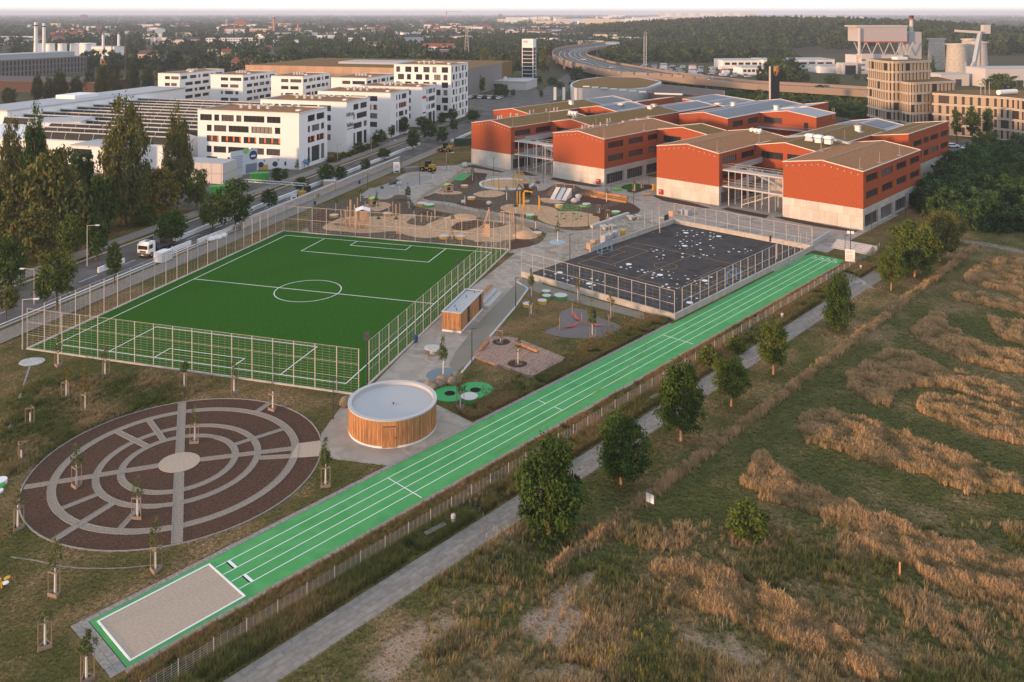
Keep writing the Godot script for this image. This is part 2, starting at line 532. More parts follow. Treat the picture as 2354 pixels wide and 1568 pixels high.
func build_ground():
	n_big.seed = 5; n_big.frequency = 0.035; n_big.fractal_octaves = 3
	n_mid.seed = 6; n_mid.frequency = 0.14; n_mid.fractal_octaves = 3
	n_small.seed = 7; n_small.frequency = 0.6; n_small.fractal_octaves = 2
	straw_areas = [
		pts([48.65,-109.3,51.78,-108.0,53.52,-103.2,56.31,-100.5,58.17,-95.5,56.47,-92.6,52.97,-95.8,49.71,-98.9,45.14,-98.26,42.26,-93.45,40.18,-94.91,39.19,-98.58,40.65,-101.5]),
		pts([46.06,-94.91,47.76,-96.4,50.37,-96.1,52.86,-93.17,55.47,-90.95,51.91,-85.13,49.4,-87.07,46.23,-90.68,45.35,-93.17]),
		pts([29.94,-88.84,31.96,-90.95,34.3,-93.03,37.31,-91.22,41.25,-87.07,45.31,-81.93,48.03,-78.76,46.97,-77.02,41.48,-77.02,38.95,-79.79,34.78,-82.15,33.22,-84.19,30.17,-85.84]),
		pts([55.22,-116.2,60.07,-121.3,63.4,-124.7,61.17,-118.0,62.13,-112.3,65.85,-108.0,62.12,-101.9,59.32,-103.2,55.64,-109.1,54.24,-112.8]),
		pts([21.31,-78.63,24.96,-84.08,27.17,-77.91,31.6,-73.21,36.9,-69.61,40.78,-66.87,37.8,-61.99,33.59,-63.37,30.49,-67.4,26.67,-73.21,22.51,-75.82]),
		pts([74.44,-139.0,85.03,-149.9,91.84,-150.6,78.01,-127.9,77.33,-132.9,74.16,-135.9]),
		pts([67.64,-131.2,72.87,-131.8,76.72,-125.8,74.87,-122.8,68.89,-127.9]),
		pts([68.8,-121.3,72.51,-118.9,68.26,-111.9,67.16,-114.0,67.73,-119.4]),
		pts([68.22,-120.5,72.43,-118.8,67.26,-110.3,66.18,-114.8]),
		pts([11.1,-66.34,14.77,-67.4,18.24,-64.82,22.25,-61.09,25.19,-56.99,25.83,-55.21,22.97,-55.21,18.9,-58.57,14.66,-61.09,11.59,-63.37]),
	]
	bare_areas = [
		pts([-11.07,-55.21,-9.49,-57.77,-7.4,-60.23,-5.36,-61.99,-3.73,-61.54,-4.22,-59.38,-6.45,-57.38,-7.92,-55.21]),
		pts([0.41,-61.09,2.73,-63.37,5.22,-65.83,6.98,-66.34,4.99,-62.9,5.09,-60.23,3.38,-57.77,1.3,-58.57,0.09,-59.8]),
		pts([0.09,-55.21,2.45,-56.99,5.07,-56.61,5.81,-55.21]),
		pts([11.95,-60.23,15.98,-58.97,17.81,-56.99,15.34,-56.61,12.75,-58.16]),
	]
	# one sheet: a fine grid round the site, long rings out to the horizon
	var b := MB.new()
	var x0 := -150.0
	var x1 := 160.0
	var z0 := -300.0
	var z1 := -44.0
	var step := 0.8
	var nx := int((x1 - x0) / step)
	var nz := int((z1 - z0) / step)
	for j in nz + 1:
		for i in nx + 1:
			var p := Vector2(x0 + i * step, z0 + j * step)
			b.v.append(Vector3(p.x, 0, p.y)); b.n.append(Vector3.UP); b.c.append(soil_colour(p))
	for j in nz:
		for i in nx:
			var k := j * (nx + 1) + i
			b.ix.append_array(PackedInt32Array([k, k + 1, k + nx + 1, k + 1, k + nx + 2, k + nx + 1]))
	var xe := x0 + nx * step
	var ze := z0 + nz * step
	b.col = Color(0.105,0.098,0.05)
	var R := 19000.0
	var flat := func(ax: float, az: float, bx: float, bz: float):
		b.quad(Vector3(ax, 0, bz), Vector3(bx, 0, bz), Vector3(bx, 0, az), Vector3(ax, 0, az))
	flat.call(-R, -16500.0, R, z0)
	flat.call(-R, z0, x0, ze)
	flat.call(xe, z0, R, ze)
	flat.call(-R, ze, R, 3000.0)
	var gm := grain("ground", [Color(0.66,0.66,0.66), Color(1,1,1), Color(0.8,0.8,0.8)],4.5,0.97,0.05,30, Vector3.ONE, 256)
	gm.vertex_color_use_as_albedo = true
	structure("ground", b.mesh(), gm)

# ---------------------------------------------------------------- running track
func build_track():
	structure("running_track", sheet(rect_st(24.1,150.2,-63.5,-57.2), 0.03), M.track)
	var mk := thing("track_lines", "four straight white lane lines on the green running track", "lane lines")
	var line := func(s0, s1, t0, t1, m = "line_white"):
		var b := MB.new()
		b.prism(rect_st(s0, s1, t0, t1), 0.03,0.038)
		part(mk, "painted_line", b.mesh(), M[m])
	for t in [-62.3,-61.08,-59.87,-58.68]: line.call(33.2,150.0, t - 0.035, t + 0.035)
	line.call(98.46,98.54,-62.3,-57.55)
	line.call(50.58,50.66,-62.3,-57.5)
	line.call(72.26,72.34,-62.26,-61.1)
	line.call(72.26,72.34,-59.83,-58.7)
	for t in [-62.35,-61.1,-59.9,-58.7]:
		line.call(147.5,147.6, t + 0.15, t + 1.05)
		line.call(148.3,148.6, t + 0.35, t + 0.75)
	# sand pit with its white rim and the two take-off boards
	var pit := thing("long_jump_pit", "sand pit with white rim at the end of the green track", "sand pit", st(28.8,-60.3))
	var b := MB.new()
	b.prism(rect_st(24.6,32.95,-62.95,-57.7), 0,0.045)
	var o := part(pit, "sand", b.mesh(), M.pit_sand); o.position = -pit.position
	for r in [[24.45,24.58,-63.08,-57.55],[32.97,33.1,-63.08,-57.55],[24.58,32.97,-63.08,-62.96],[24.58,32.97,-57.67,-57.55]]:
		var k := MB.new()
		k.prism(rect_st(r[0], r[1], r[2], r[3]), 0,0.085)
		o = part(pit, "rim", k.mesh(), M.line_white); o.position = -pit.position
	var lab := ["white take-off board with black stripe in the track lane beside the lawn", "white take-off board with black stripe in the track lane beside the wire fence"]
	for i in 2:
		var t0: float = [-62.28,-59.84][i]
		var bd := thing("takeoff_board", lab[i], "take-off board", st(34.2, t0 + 0.6), 0, "long jump take-off boards")
		var k := MB.new()
		k.prism(rect_st(34.18,34.42, t0, t0 + 1.16), 0.02,0.05)
		part(bd, "board", k.mesh(), M.line_white).position = -bd.position
		k = MB.new()
		k.prism(rect_st(34.06,34.16, t0, t0 + 1.16), 0.02,0.05)
		part(bd, "foul_strip", k.mesh(), M.rubber).position = -bd.position
	# the edging of grey slabs round the track
	var edge := thing("slab_edging", "grey concrete slab edging laid round the green running track", "edging")
	var sl: Array[Mesh] = []
	for i in 3: sl.append(box_mesh([0.97,0.975,0.965][i],0.1,0.5))
	var ang := PI / 2 - TRACK_ANGLE
	var cnt := 0
	for i in 125:
		var s := 24.4 + i * 1.0
		if s > 103 and s < 152: continue
		part(edge, "slab", sl[i % 3], M.slab, st(s, -63.78,-0.015 + 0.006 * (i % 3)), ang); cnt += 1
	for i in 120:
		part(edge, "slab", sl[i % 3], M.slab, st(24.4 + i * 1.0,-56.93,-0.015 + 0.006 * (i % 3)), ang); cnt += 1
	for i in 7:
		for j in 2:
			part(edge, "slab", sl[i % 3], M.slab, st(23.78 - j * 0.52,-63.55 + i * 1.0,-0.012 + 0.006 * (i % 3)), ang + PI / 2)

# ---------------------------------------------------------------- footpath of slabs
func build_path():
	structure("footpath_bed", sheet(rect_st(0,185,-51.35,-48.65), 0.012), M.path)
	var p := thing("slab_footpath", "footpath of long grey concrete slabs between wire fence and tree row", "footpath")
	var ms: Array[Mesh] = []
	for i in 4: ms.append(box_mesh(1.93 - 0.012 * i, 0.06,0.505))
	var q := []
	for i in 4: q.append(grain("path_slab%d" % i, [L(0.19 + 0.012 * i, 0.168 + 0.011 * i, 0.146 + 0.01 * i), L(0.25 + 0.012 * i, 0.223 + 0.011 * i, 0.194 + 0.01 * i)],5.0,0.9,0.04,40 + i, Vector3.ONE, 128))
	var r := RandomNumberGenerator.new(); r.seed = 9
	for i in 58:
		for j in 5:
			var s := 26.0 + i * 1.96 + (0.98 if j % 2 == 1 else 0.0) + r.randf_range(-0.01,0.01)
			var o := part(p, "slab", ms[r.randi() % 4], q[r.randi() % 4], st(s, -51.05 + j * 0.525,-0.005 + r.randf_range(-0.006,0.006)), PI / 2 - TRACK_ANGLE + r.randf_range(-0.004,0.004))

# ---------------------------------------------------------------- sports fences
func wire_panel(l: float, y0: float, y1: float, dy: float, dx: float, r: float) -> Mesh:
	return cached("wire%.2f_%.2f_%.2f_%.2f" % [l, y0, y1, dy], func():
		var b := MB.new()
		var y := y0
		while y <= y1:
			b.bar(Vector3(0, y, 0), Vector3(l, y, 0), r, r)
			y += dy
		var x := dx
		while x < l:
			b.bar(Vector3(x, y0,0), Vector3(x, y1,0), r, r)
			x += dx
		return b.mesh())
func fence_run(f: Node3D, a: Vector3, c: Vector3, bays: int, y0: float, y1: float, rails: Array, m_post: Material, post := 0.08, dy := 0.2, dx := 0.5, wr := 0.013, last := true, rail := 0.05):
	var d := (c - a) / bays
	var turn := -atan2(d.z, d.x)
	var l := d.length()
	for i in bays + 1:
		if i == bays and not last: break
		part(f, "post", box_mesh(post, y1, post), m_post, a + d * i + Vector3(0, y1 * 0.5,0), turn)
	for i in bays:
		part(f, "wire_panel", wire_panel(l - post, y0, y1 - 0.05, dy, dx, wr), M.wire, a + d * i + d.normalized() * post * 0.5, turn)
		for h in rails: part(f, "rail", box_mesh(l - post, rail, rail), m_post, a + d * (i + 0.5) + Vector3(0, h, 0), turn)

func build_pitch():
	structure("football_pitch", sheet(rect_pf(88.0,149.6,-91.4,-44.1), 0.02), M.turf)
	var ln := thing("pitch_lines", "white football markings on the dark green artificial turf", "pitch markings")
	var w := 0.06
	var line := func(s0, s1, t0, t1):
		var b := MB.new()
		b.prism(rect_pf(s0, s1, t0, t1), 0.02,0.03)
		part(ln, "painted_line", b.mesh(), M.line_white)
	var S0 := 90.2
	var S1 := 147.1
	var T0 := -89.25
	var T1 := -46.75
	line.call(S0 - w, S1 + w, T0 - w, T0 + w); line.call(S0 - w, S1 + w, T1 - w, T1 + w)
	for s in [S0, S1,118.7]: line.call(s - w, s + w, T0 + w, T1 - w)
	for q in [[S0,1.0],[S1,-1.0]]:
		for bx in [[8.9,12.6],[2.95,5.65]]:
			var e: float = q[0] + q[1] * bx[0]
			var tc := -68.15
			line.call(e - w, e + w, tc - bx[1] - w, tc + bx[1] + w)
			for sg in [-1.0,1.0]:
				line.call(minf(q[0] + q[1] * w, e - q[1] * w), maxf(q[0] + q[1] * w, e - q[1] * w), tc + sg * bx[1] - w, tc + sg * bx[1] + w)
	var b := MB.new()
	b.ring(pf(118.7,-68.15), 5.12,5.24,0.032,64)
	part(ln, "centre_circle", b.mesh(), M.line_white)
	var kerb := thing("pitch_kerb", "concrete kerb round the green football pitch", "kerb")
	for r in [[87.75,88.0,-91.75,-43.85],[149.6,149.8,-91.75,-43.85],[88.0,149.6,-91.75,-91.4],[88.0,149.6,-44.1,-43.85]]:
		var k := MB.new()
		k.prism(rect_pf(r[0], r[1], r[2], r[3]), 0,0.16)
		part(kerb, "kerb_stone", k.mesh(), M.concrete)
	var lb := "tall pale wire ball fence "
	var f := thing("ball_fence", lb + "between pitch and circular garden", "fence")
	fence_run(f, pf(87.87,-91.65), pf(87.87,-43.9), 17,0.1,5.35,[5.33,3.55,1.9], M.fence_steel, 0.08,0.3,0.9,0.011, true, 0.03)
	f = thing("ball_fence", lb + "along the street side of the pitch", "fence")
	fence_run(f, pf(90.6,-91.62), pf(149.7,-91.62), 22,0.1,5.15,[5.13], M.fence_steel, 0.08,0.4,0.9,0.01)
	f = thing("ball_fence", lb + "between pitch and sandy playground", "fence")
	fence_run(f, pf(149.8,-91.4), pf(149.8,-43.9), 15,0.1,5.15,[5.13,2.6], M.fence_steel, 0.08,0.4,0.9,0.01)
	f = thing("ball_fence", lb + "beside the paved walk and wooden shed", "fence")
	fence_run(f, pf(90.6,-43.92), pf(149.5,-43.92), 21,0.1,5.3,[5.28,3.5,1.8], M.fence_steel, 0.08,0.3,0.9,0.011, true, 0.03)

# ---------------------------------------------------------------- asphalt court
func build_court():
	structure("asphalt_court", sheet(rect_st(104.6,152.3,-93.6,-64.2), 0.03), M.asphalt)
	var wall := thing("court_wall", "low pale concrete wall enclosing the dark asphalt court", "wall")
	var seg := func(s0, s1, t0, t1, n, along):
		for i in n:
			var k := MB.new()
			var g := 0.012
			if along: k.prism(rect_st(lerpf(s0, s1, float(i) / n) + g, lerpf(s0, s1, (i + 1.0) / n) - g, t0, t1), 0,0.92)
			else: k.prism(rect_st(s0, s1, lerpf(t0, t1, float(i) / n) + g, lerpf(t0, t1, (i + 1.0) / n) - g), 0,0.92)
			part(wall, "concrete_panel", k.mesh(), M.concrete)
	seg.call(104.3,104.5,-93.6,-64.2,11, false)
	seg.call(104.3,152.6,-64.2,-63.95,18, true)
	seg.call(152.3,152.6,-93.8,-64.2,11, false)
	seg.call(123.5,152.3,-93.85,-93.6,11, true)
	var lb := "wire fence on the low court wall "
	var f := thing("court_fence", lb + "facing the staked trees and round stools", "fence")
	fence_run(f, st(104.4,-93.5,0), st(104.4,-64.08,0), 12,1.0,4.2,[4.18,2.3], M.fence_steel, 0.07,0.55,1.2,0.007)
	f = thing("court_fence", lb + "along the green running track", "fence")
	fence_run(f, st(106.5,-64.08), st(152.4,-64.08), 18,1.0,4.2,[4.18,2.3], M.fence_steel, 0.07,0.55,1.2,0.007)
	f = thing("court_fence", lb + "in front of the school gables", "fence")
	fence_run(f, st(152.5,-93.7), st(152.5,-64.3), 12,1.0,4.2,[4.18,2.0], M.fence_steel, 0.07,0.55,1.2,0.007)
	f = thing("court_fence", "short wire fence on the court wall beside the pallets", "fence")
	fence_run(f, st(124.2,-93.72), st(129.5,-93.72), 2,1.0,4.2,[], M.fence_steel, 0.07,0.4,0.8,0.008)
	f = thing("court_fence", "short wire fence on the court wall beside the basketball post", "fence")
	fence_run(f, st(141.5,-93.72), st(146.8,-93.72), 2,1.0,4.2,[], M.fence_steel, 0.07,0.4,0.8,0.008)
	var ln := thing("court_lines", "thin yellow pitch lines painted on the dark asphalt court", "court markings")
	var w := 0.035
	var line := func(s0, s1, t0, t1):
		var b := MB.new()
		b.prism(rect_st(s0, s1, t0, t1), 0.03,0.04)
		part(ln, "painted_line", b.mesh(), M.line_yellow)
	for t in [-91.2,-66.6]: line.call(116.6,134.6, t - w, t + w)
	for s in [116.6,134.6]: line.call(s - w, s + w, -91.2 + w, -66.6 - w)
	line.call(116.6 + w, 134.6 - w, -78.9 - w, -78.9 + w)
	for q in [[-91.2,1.0],[-66.6,-1.0]]:
		for bx in [[4.9,120.0,131.5],[2.0,123.0,128.3]]:
			var e: float = q[0] + q[1] * bx[0]
			line.call(bx[1] - w, bx[2] + w, e - w, e + w)
			for s in [bx[1], bx[2]]: line.call(s - w, s + w, minf(q[0] + q[1] * w, e - q[1] * w), maxf(q[0] + q[1] * w, e - q[1] * w))
	var b := MB.new()
	b.ring(st(125.6,-78.9), 1.95,2.03,0.042,40)
	part(ln, "centre_circle", b.mesh(), M.line_yellow)
	# painted dots
	var dots := thing("court_dots", "scattered white painted dots of many sizes on the dark asphalt court", "painted dots")
	var big := pts([34.82,-168.0,40.73,-165.4,32.64,-158.6,20.46,-147.0,24.87,-141.0,31.69,-138.0,26.99,-127.5,12.54,-136.5,8.09,-142.3])
	var small := pts([33.13,-168.0,34.31,-171.1,34.68,-169.7,36.34,-169.7,35.47,-169.7,37.08,-168.3,38.16,-168.1,39.73,-168.1,40.21,-167.2,38.14,-166.4,36.7,-166.6,34.31,-165.3,32.7,-166.2,33.45,-166.8,39.08,-165.5,39.76,-165.1,39.26,-164.1,40.81,-163.8,38.5,-163.1,35.82,-165.5,33.28,-162.8,36.63,-162.9,32.41,-161.6,33.66,-161.6,34.75,-162.0,35.09,-161.1,35.97,-160.5,32.53,-160.2,30.93,-158.6,31.63,-158.7,35.11,-159.4,37.53,-158.7,33.98,-158.4,32.72,-156.9,35.07,-156.1,37.68,-157.2,31.37,-156.8,25.98,-156.6,26.87,-155.8,26.1,-154.9,27.93,-155.2,27.13,-153.9,27.55,-152.5,26.11,-151.5,27.06,-150.6,26.28,-149.9,31.18,-153.4,32.89,-151.8,33.76,-150.8,34.55,-153.6,34.85,-152.7,35.35,-152.2,36.82,-152.7,33.37,-154.0,39.94,-154.6,43.45,-156.4,44.3,-155.6,42.73,-153.8,41.81,-154.6,41.33,-156.6,43.52,-155.0,20.04,-146.1,18.87,-145.3,20.49,-145.2,19.69,-144.4,17.96,-146.3,22.28,-143.7,21.45,-142.9,23.14,-142.9,23.65,-142.9,22.5,-142.3,25.66,-143.7,26.63,-142.9,27.37,-142.2,24.02,-142.0,23.63,-140.9,24.13,-140.2,25.09,-139.4,23.32,-139.4,26.38,-140.8,26.43,-139.1,27.41,-138.7,25.07,-136.1,26.8,-136.2,29.04,-140.6,30.76,-140.6,29.11,-138.8,30.06,-137.8,27.82,-135.2,26.79,-134.4,25.09,-134.4,24.25,-135.1,26.31,-134.1,31.52,-139.7,33.16,-139.8,31.64,-136.4,30.03,-136.4,25.36,-129.3,27.74,-130.2,28.51,-129.4,24.44,-130.1,26.34,-128.6,9.15,-138.2,8.47,-139.2,9.9,-139.0,11.58,-138.2,13.2,-139.0,14.03,-138.2,14.94,-137.5,11.66,-137.3,13.34,-135.7,12.52,-134.8,10.87,-134.8,6.56,-140.6,7.34,-141.5,5.54,-141.4,10.84,-139.4,28.25,-168.2,30.72,-151.3])
	for p in big:
		var k := MB.new()
		k.prism(ellipse(p, 0.52,0.52,0,20), 0.03,0.041)
		part(dots, "dot", k.mesh(), M.line_white)
	var i := 0
	var md: Array[Mesh] = []
	for q in 4:
		var k := MB.new()
		k.prism(ellipse(Vector2.ZERO, 0.09 + 0.055 * q, 0.09 + 0.055 * q, 0,14), 0.03,0.041)
		md.append(k.mesh())
	for p in small:
		part(dots, "dot", md[(i * 7 + 1) % 4], M.line_white, v3(p))
		i += 1
	# goals
	for g in 2:
		var p := st(125.6,-91.4) if g == 0 else st(125.6,-66.3)
		var o := thing("blue_goal", ["light blue steel goal in front of the stacked pallets", "light blue steel goal beside the running track fence"][g], "goal", p, -TRACK_ANGLE + (0.0 if g == 0 else PI), "blue goals on the asphalt court")
		for sg in [-1,1]:
			part(o, "goal_post", box_mesh(0.12,2.0,0.12), M.blue, Vector3(0,1.0, sg * 1.55) , 0)
			part(o, "back_stay", box_mesh(0.08,1.6,0.08), M.blue, Vector3(-1.0,0.8, sg * 1.55), 0)
			var k := MB.new(); k.bar(Vector3(-1.0,1.6, sg * 1.55), Vector3(-0.06,1.95, sg * 1.55), 0.07,0.07); k.bar(Vector3(-1,0.05, sg * 1.55), Vector3(-0.06,0.05, sg * 1.55), 0.07,0.07)
			part(o, "side_bar", k.mesh(), M.blue)
		part(o, "crossbar", box_mesh(0.12,0.12,2.98), M.blue, Vector3(0,1.96,0))
		var k2 := MB.new(); k2.box(Vector3(-1.0,1.6,0), Vector3(0.08,0.08,3.0)); k2.box(Vector3(-1.0,0.06,0), Vector3(0.08,0.08,3.0))
		part(o, "rear_bar", k2.mesh(), M.blue)
	var bp := Vector2(29.54,-167.8)
	var hoop := thing("basketball_hoop", "basketball hoop with dark board on a white angled post", "basketball hoop", v3(bp), -TRACK_ANGLE)
	var k := MB.new(); k.tube(Vector3(0,0,0), Vector3(0,3.2,0), 0.09,0.08,8); k.bar(Vector3(0,3.1,0), Vector3(1.5,3.3,0), 0.1,0.12)
	part(hoop, "pole", k.mesh(), M.galvanised)
	part(hoop, "backboard", box_mesh(0.06,1.05,1.6), M.frame_dark, Vector3(1.53,3.4,0))
	k = MB.new(); k.ring(Vector3(1.83,0,0), 0.21,0.25,3.05,16,0, TAU, 0.03)
	part(hoop, "rim", k.mesh(), M.red)
	hoop = thing("basketball_hoop", "basketball post with angled arm at the track side of the court", "basketball hoop", Vector3(47.39,0.0,-150.2), PI - TRACK_ANGLE)
	k = MB.new(); k.tube(Vector3(0,0,0), Vector3(0,3.2,0), 0.09,0.08,8); k.bar(Vector3(0,3.1,0), Vector3(1.2,3.3,0), 0.1,0.12)
	part(hoop, "pole", k.mesh(), M.galvanised)
	part(hoop, "backboard", box_mesh(0.06,1.0,0.8), M.frame_dark, Vector3(1.22,3.4,0))

# ---------------------------------------------------------------- paved areas
func build_plaza():
	# the paved walk, the forecourt of the school and the apron of the round pavilion
	structure("paved_walk", sheet(pts([-18.69,-97.01,-17.27,-98.9,-16.44,-99.48,-13.1,-111.9,-10.34,-124.2,-0.07,-152.0,2.55,-158.3,6.76,-160.8,10.56,-166.1,12.2,-168.8,16.42,-169.8,29.37,-169.8,37.08,-160.8,46.34,-146.2,51.58,-154.3,57.41,-147.6,57.92,-134.0,48.91,-135.8,31.73,-164.3,2.15,-133.7,0.04,-133.4,-1.96,-125.8,-4.98,-108.8,-7.95,-98.9,-8.69,-94.61,-3.99,-89.88,-11.71,-81.49,-17.86,-82.82,-19.37,-84.19,-19.95,-87.82]), 0.014), M.paving)

	structure("school_forecourt", sheet(rect_st(152.7,192.0,-176.0,-61.5), 0.009), M.paving)

# ---------------------------------------------------------------- school
func window_unit(parent: Node3D, o: Vector3, dir: Vector3, h: Array, depth: float, panes: int, fm: Material, called := "window"):
	# a framed window set at the back of an opening [x0, x1, y0, y1]
	var w: float = h[1] - h[0]
	var hh: float = h[3] - h[2]
	var inn := dir.cross(Vector3.UP) * -1.0
	var at: Vector3 = o + dir * ((h[0] + h[1]) * 0.5) + Vector3(0, (h[2] + h[3]) * 0.5,0) + inn * (depth - 0.06)
	var key := "win%.2f_%.2f_%d" % [w, hh, panes]
	var fmesh := cached(key, func():
		var b := MB.new()
		var t := 0.09
		b.box(Vector3(0, hh * 0.5 - t * 0.5,0), Vector3(w, t, 0.08))
		b.box(Vector3(0,-hh * 0.5 + t * 0.5,0), Vector3(w, t, 0.08))
		for i in panes + 1: b.box(Vector3(-w * 0.5 + t * 0.5 + (w - t) * i / panes, 0,0), Vector3(t, hh - 2 * t, 0.08))
		return b.mesh())
	var turn := -atan2(dir.z, dir.x)
	var f := part(parent, called, fmesh, fm, at, turn)
	part(f, "pane", box_mesh(w, hh, 0.02), M[["glass_dark", "glass_b", "glass_dark", "glass_c", "glass_d", "glass_b", "glass_dark"][int(absf(at.x * 7.3 + at.y * 3.1 + at.z * 1.7)) % 7]], Vector3(0,0,-0.045))
	return f

func build_school():
	var sc := thing("school_building", "large red brick school of gabled wings on pale concrete ground floors", "school", Vector3.ZERO)
	var E := 11.8
	var RD := 13.1
	var e1 := st(1,0)
	var e2 := st(0,1)
	# t0, t1, s0, s1, kind (0 gable, 1 rising to the right, 2 falling to the right), brick down to the ground
	var strips := [
		[-191.6,-175.0,200.0,256.0,0],[-175.0,-159.3,173.4,208.5,0],[-159.3,-144.0,191.0,262.0,0],[-144.0,-127.0,173.4,209.0,0],
		[-127.0,-111.4,198.0,208.5,0],[-111.4,-94.7,173.4,208.6,0],[-94.7,-79.4,191.0,253.0,0],[-79.4,-62.4,173.4,210.0,0],
		[-79.4,-70.0,226.0,261.0,1],[-175.0,-159.3,224.5,244.0,0],[-141.0,-124.0,232.5,287.0,0],[-124.0,-105.4,253.6,268.9,0],
		[-158.5,-142.0,263.5,287.0,2],[-173.0,-164.5,244.2,268.0,1],[-124.0,-115.5,270.0,288.0,1],
	]
	var win2 := [[5.9,7.5],[9.25,10.8]]
	for i in strips.size():
		var q: Array = strips[i]
		var inset := 0.0 if i in [1,3,5,7] else 0.015
		var t0: float = q[0] + inset
		var t1: float = q[1] - inset
		var s0: float = q[2]
		var s1: float = q[3]
		var w := t1 - t0
		var l := s1 - s0
		var hl := E
		var hm := RD
		var hr := E
		if q[4] == 1: hm = (E + RD) / 2; hr = RD
		if q[4] == 2: hl = RD; hm = (E + RD) / 2
		var base := 4.3
		var front := []
		var side := []
		var fpanes := []
		match i:
			2: front = [[2.1,7.5,8.7,10.4],[8.7,13.5,8.7,10.4],[1.6,14.0,5.2,6.6]]
			6: front = [[1.6,7.2,8.9,10.6],[8.3,12.8,8.9,10.6],[1.6,14.2,5.2,6.8]]
			4: front = [[1.9,7.4,8.7,10.5],[8.6,9.6,7.7,9.8],[1.9,7.4,5.0,6.6]]
			9: front = [[2.4,8.2,8.9,10.6]]
			11: front = [[1.4,7.5,8.9,10.7],[14.7,16.0,7.6,10.0]]
			10: front = []
		match i:
			1,3,5,7:
				for k in 4:
					var x0 := 1.6 + k * 9.15
					if x0 + 6.8 > l - 0.5: break
					if i != 7 and i != 3 and k > 1: break
					if i == 3 and k > 2: break
					for y in win2: side.append([x0, x0 + 6.75, y[0], y[1]])
			8:
				for x in [[3.8,10.7],[12.2,16.5],[18.1,25.2],[27.5,34.2]]:
					for y in win2: side.append([x[0], x[1], y[0], y[1]])
			10:
				for x in [[3.2,9.8],[13.0,20.0]]: side.append([x[0], x[1],8.9,10.7])
		# walls
		var b := MB.new()
		var o_front := st(s0, t0)
		b.facade(o_front, e2, w, base, E, front, 0.35)
		if q[4] == 0: b.tri(st(s0, t0, E), st(s0, t1, E), st(s0, t0 + w * 0.5, hm))
		elif q[4] == 1: b.tri(st(s0, t0, E), st(s0, t1, E), st(s0, t1, RD))
		else: b.tri(st(s0, t0, E), st(s0, t1, E), st(s0, t0, RD))
		b.facade(st(s0, t1), e1, l, base, hr, side, 0.35)
		b.quad(st(s1, t0, base), st(s0, t0, base), st(s0, t0, hl), st(s1, t0, hl))
		b.quad(st(s1, t1, base), st(s1, t0, base), st(s1, t0, E), st(s1, t1, E))
		if q[4] == 0: b.tri(st(s1, t1, E), st(s1, t0, E), st(s1, t0 + w * 0.5, hm))
		elif q[4] == 1: b.tri(st(s1, t1, E), st(s1, t0, E), st(s1, t1, RD))
		else: b.tri(st(s1, t1, E), st(s1, t0, E), st(s1, t0, RD))
		part(sc, "brick_wall", b.mesh(), M.brick_red)
		for h in front: window_unit(sc, o_front, e2, h, 0.35, maxi(2, int((h[1] - h[0]) / 0.95)), M.frame_dark)
		for h in side: window_unit(sc, st(s0, t1), e1, h, 0.35,7 if h[1] - h[0] > 5 else 4, M.frame_red)
		# concrete ground floor: dark core with panels proud of it
		var core := MB.new()
		var glz := []
		if i in [1,3,5,7]:
			for k in 4:
				var x0 := 0.9 + k * 9.15
				if x0 + 7.6 < l: glz.append([x0, x0 + 7.6,0.15,2.85])
		core.facade(st(s0, t1), e1, l, 0, base, glz, 0.5)
		core.quad(st(s1, t0,0), st(s0, t0,0), st(s0, t0, base), st(s1, t0, base))
		core.quad(st(s1, t1,0), st(s1, t0,0), st(s1, t0, base), st(s1, t1, base))
		core.quad(st(s0, t0,0), st(s0, t1,0), st(s0, t1, base), st(s0, t0, base))
		part(sc, "concrete_base", core.mesh(), M.concrete)
		for h in glz: window_unit(sc, st(s0, t1), e1, h, 0.5,7, M.slat_grey, "glazed_front")
		if i in [1,3,5,7]:
			var edges := [0.0,2.6,5.2,7.8,10.4,13.0,15.7, w]
			var turn := -atan2(e2.z, e2.x)
			for k in edges.size() - 1:
				var pw: float = edges[k + 1] - edges[k] - 0.03
				if pw < 0.3: continue
				part(sc, "concrete_panel", box_mesh(pw, 1.62,0.06), M["panel%d" % ((k * 5 + i) % 4)], st(s0 - 0.03, t0 + edges[k] + 0.015 + pw * 0.5,3.45), turn)
			var e3 := [0.0,1.4,4.0,6.6,9.2,11.8,14.4, w]
			for k in e3.size() - 1:
				var pw: float = e3[k + 1] - e3[k] - 0.03
				part(sc, "concrete_panel", box_mesh(pw, 2.58,0.06), M["panel%d" % ((k * 3 + i + 1) % 4)], st(s0 - 0.03, t0 + e3[k] + 0.015 + pw * 0.5,1.31), turn)
			for k in 12:
				var tt := w * (k + 0.7) / 12.4
				var yy := E + (RD - E) * (1.0 - absf(tt / w * 2 - 1)) - 0.75
				part(sc, "rain_spout", cached("spout", func():
					var m := MB.new()
					m.tube(Vector3(0,0,-0.02), Vector3(0,0,0.3), 0.12,0.12,8)
					return m.mesh()), M.galvanised, st(s0, t0 + tt, yy), turn)
		# roofs
		var solar_from := 9999.0
		if i in [0,2]: solar_from = 238.0
		if i == 6: solar_from = 239.0
		if i in [9,10,11,12,13,14]: solar_from = 0.0
		if i == 8: solar_from = 9999.0
		var rm: Material = M.roof_sedum if not i in [3,5,7] else M.roof_gravel
		var cuts := [s0, s1] if solar_from >= s1 or solar_from <= s0 else [s0, solar_from, s1]
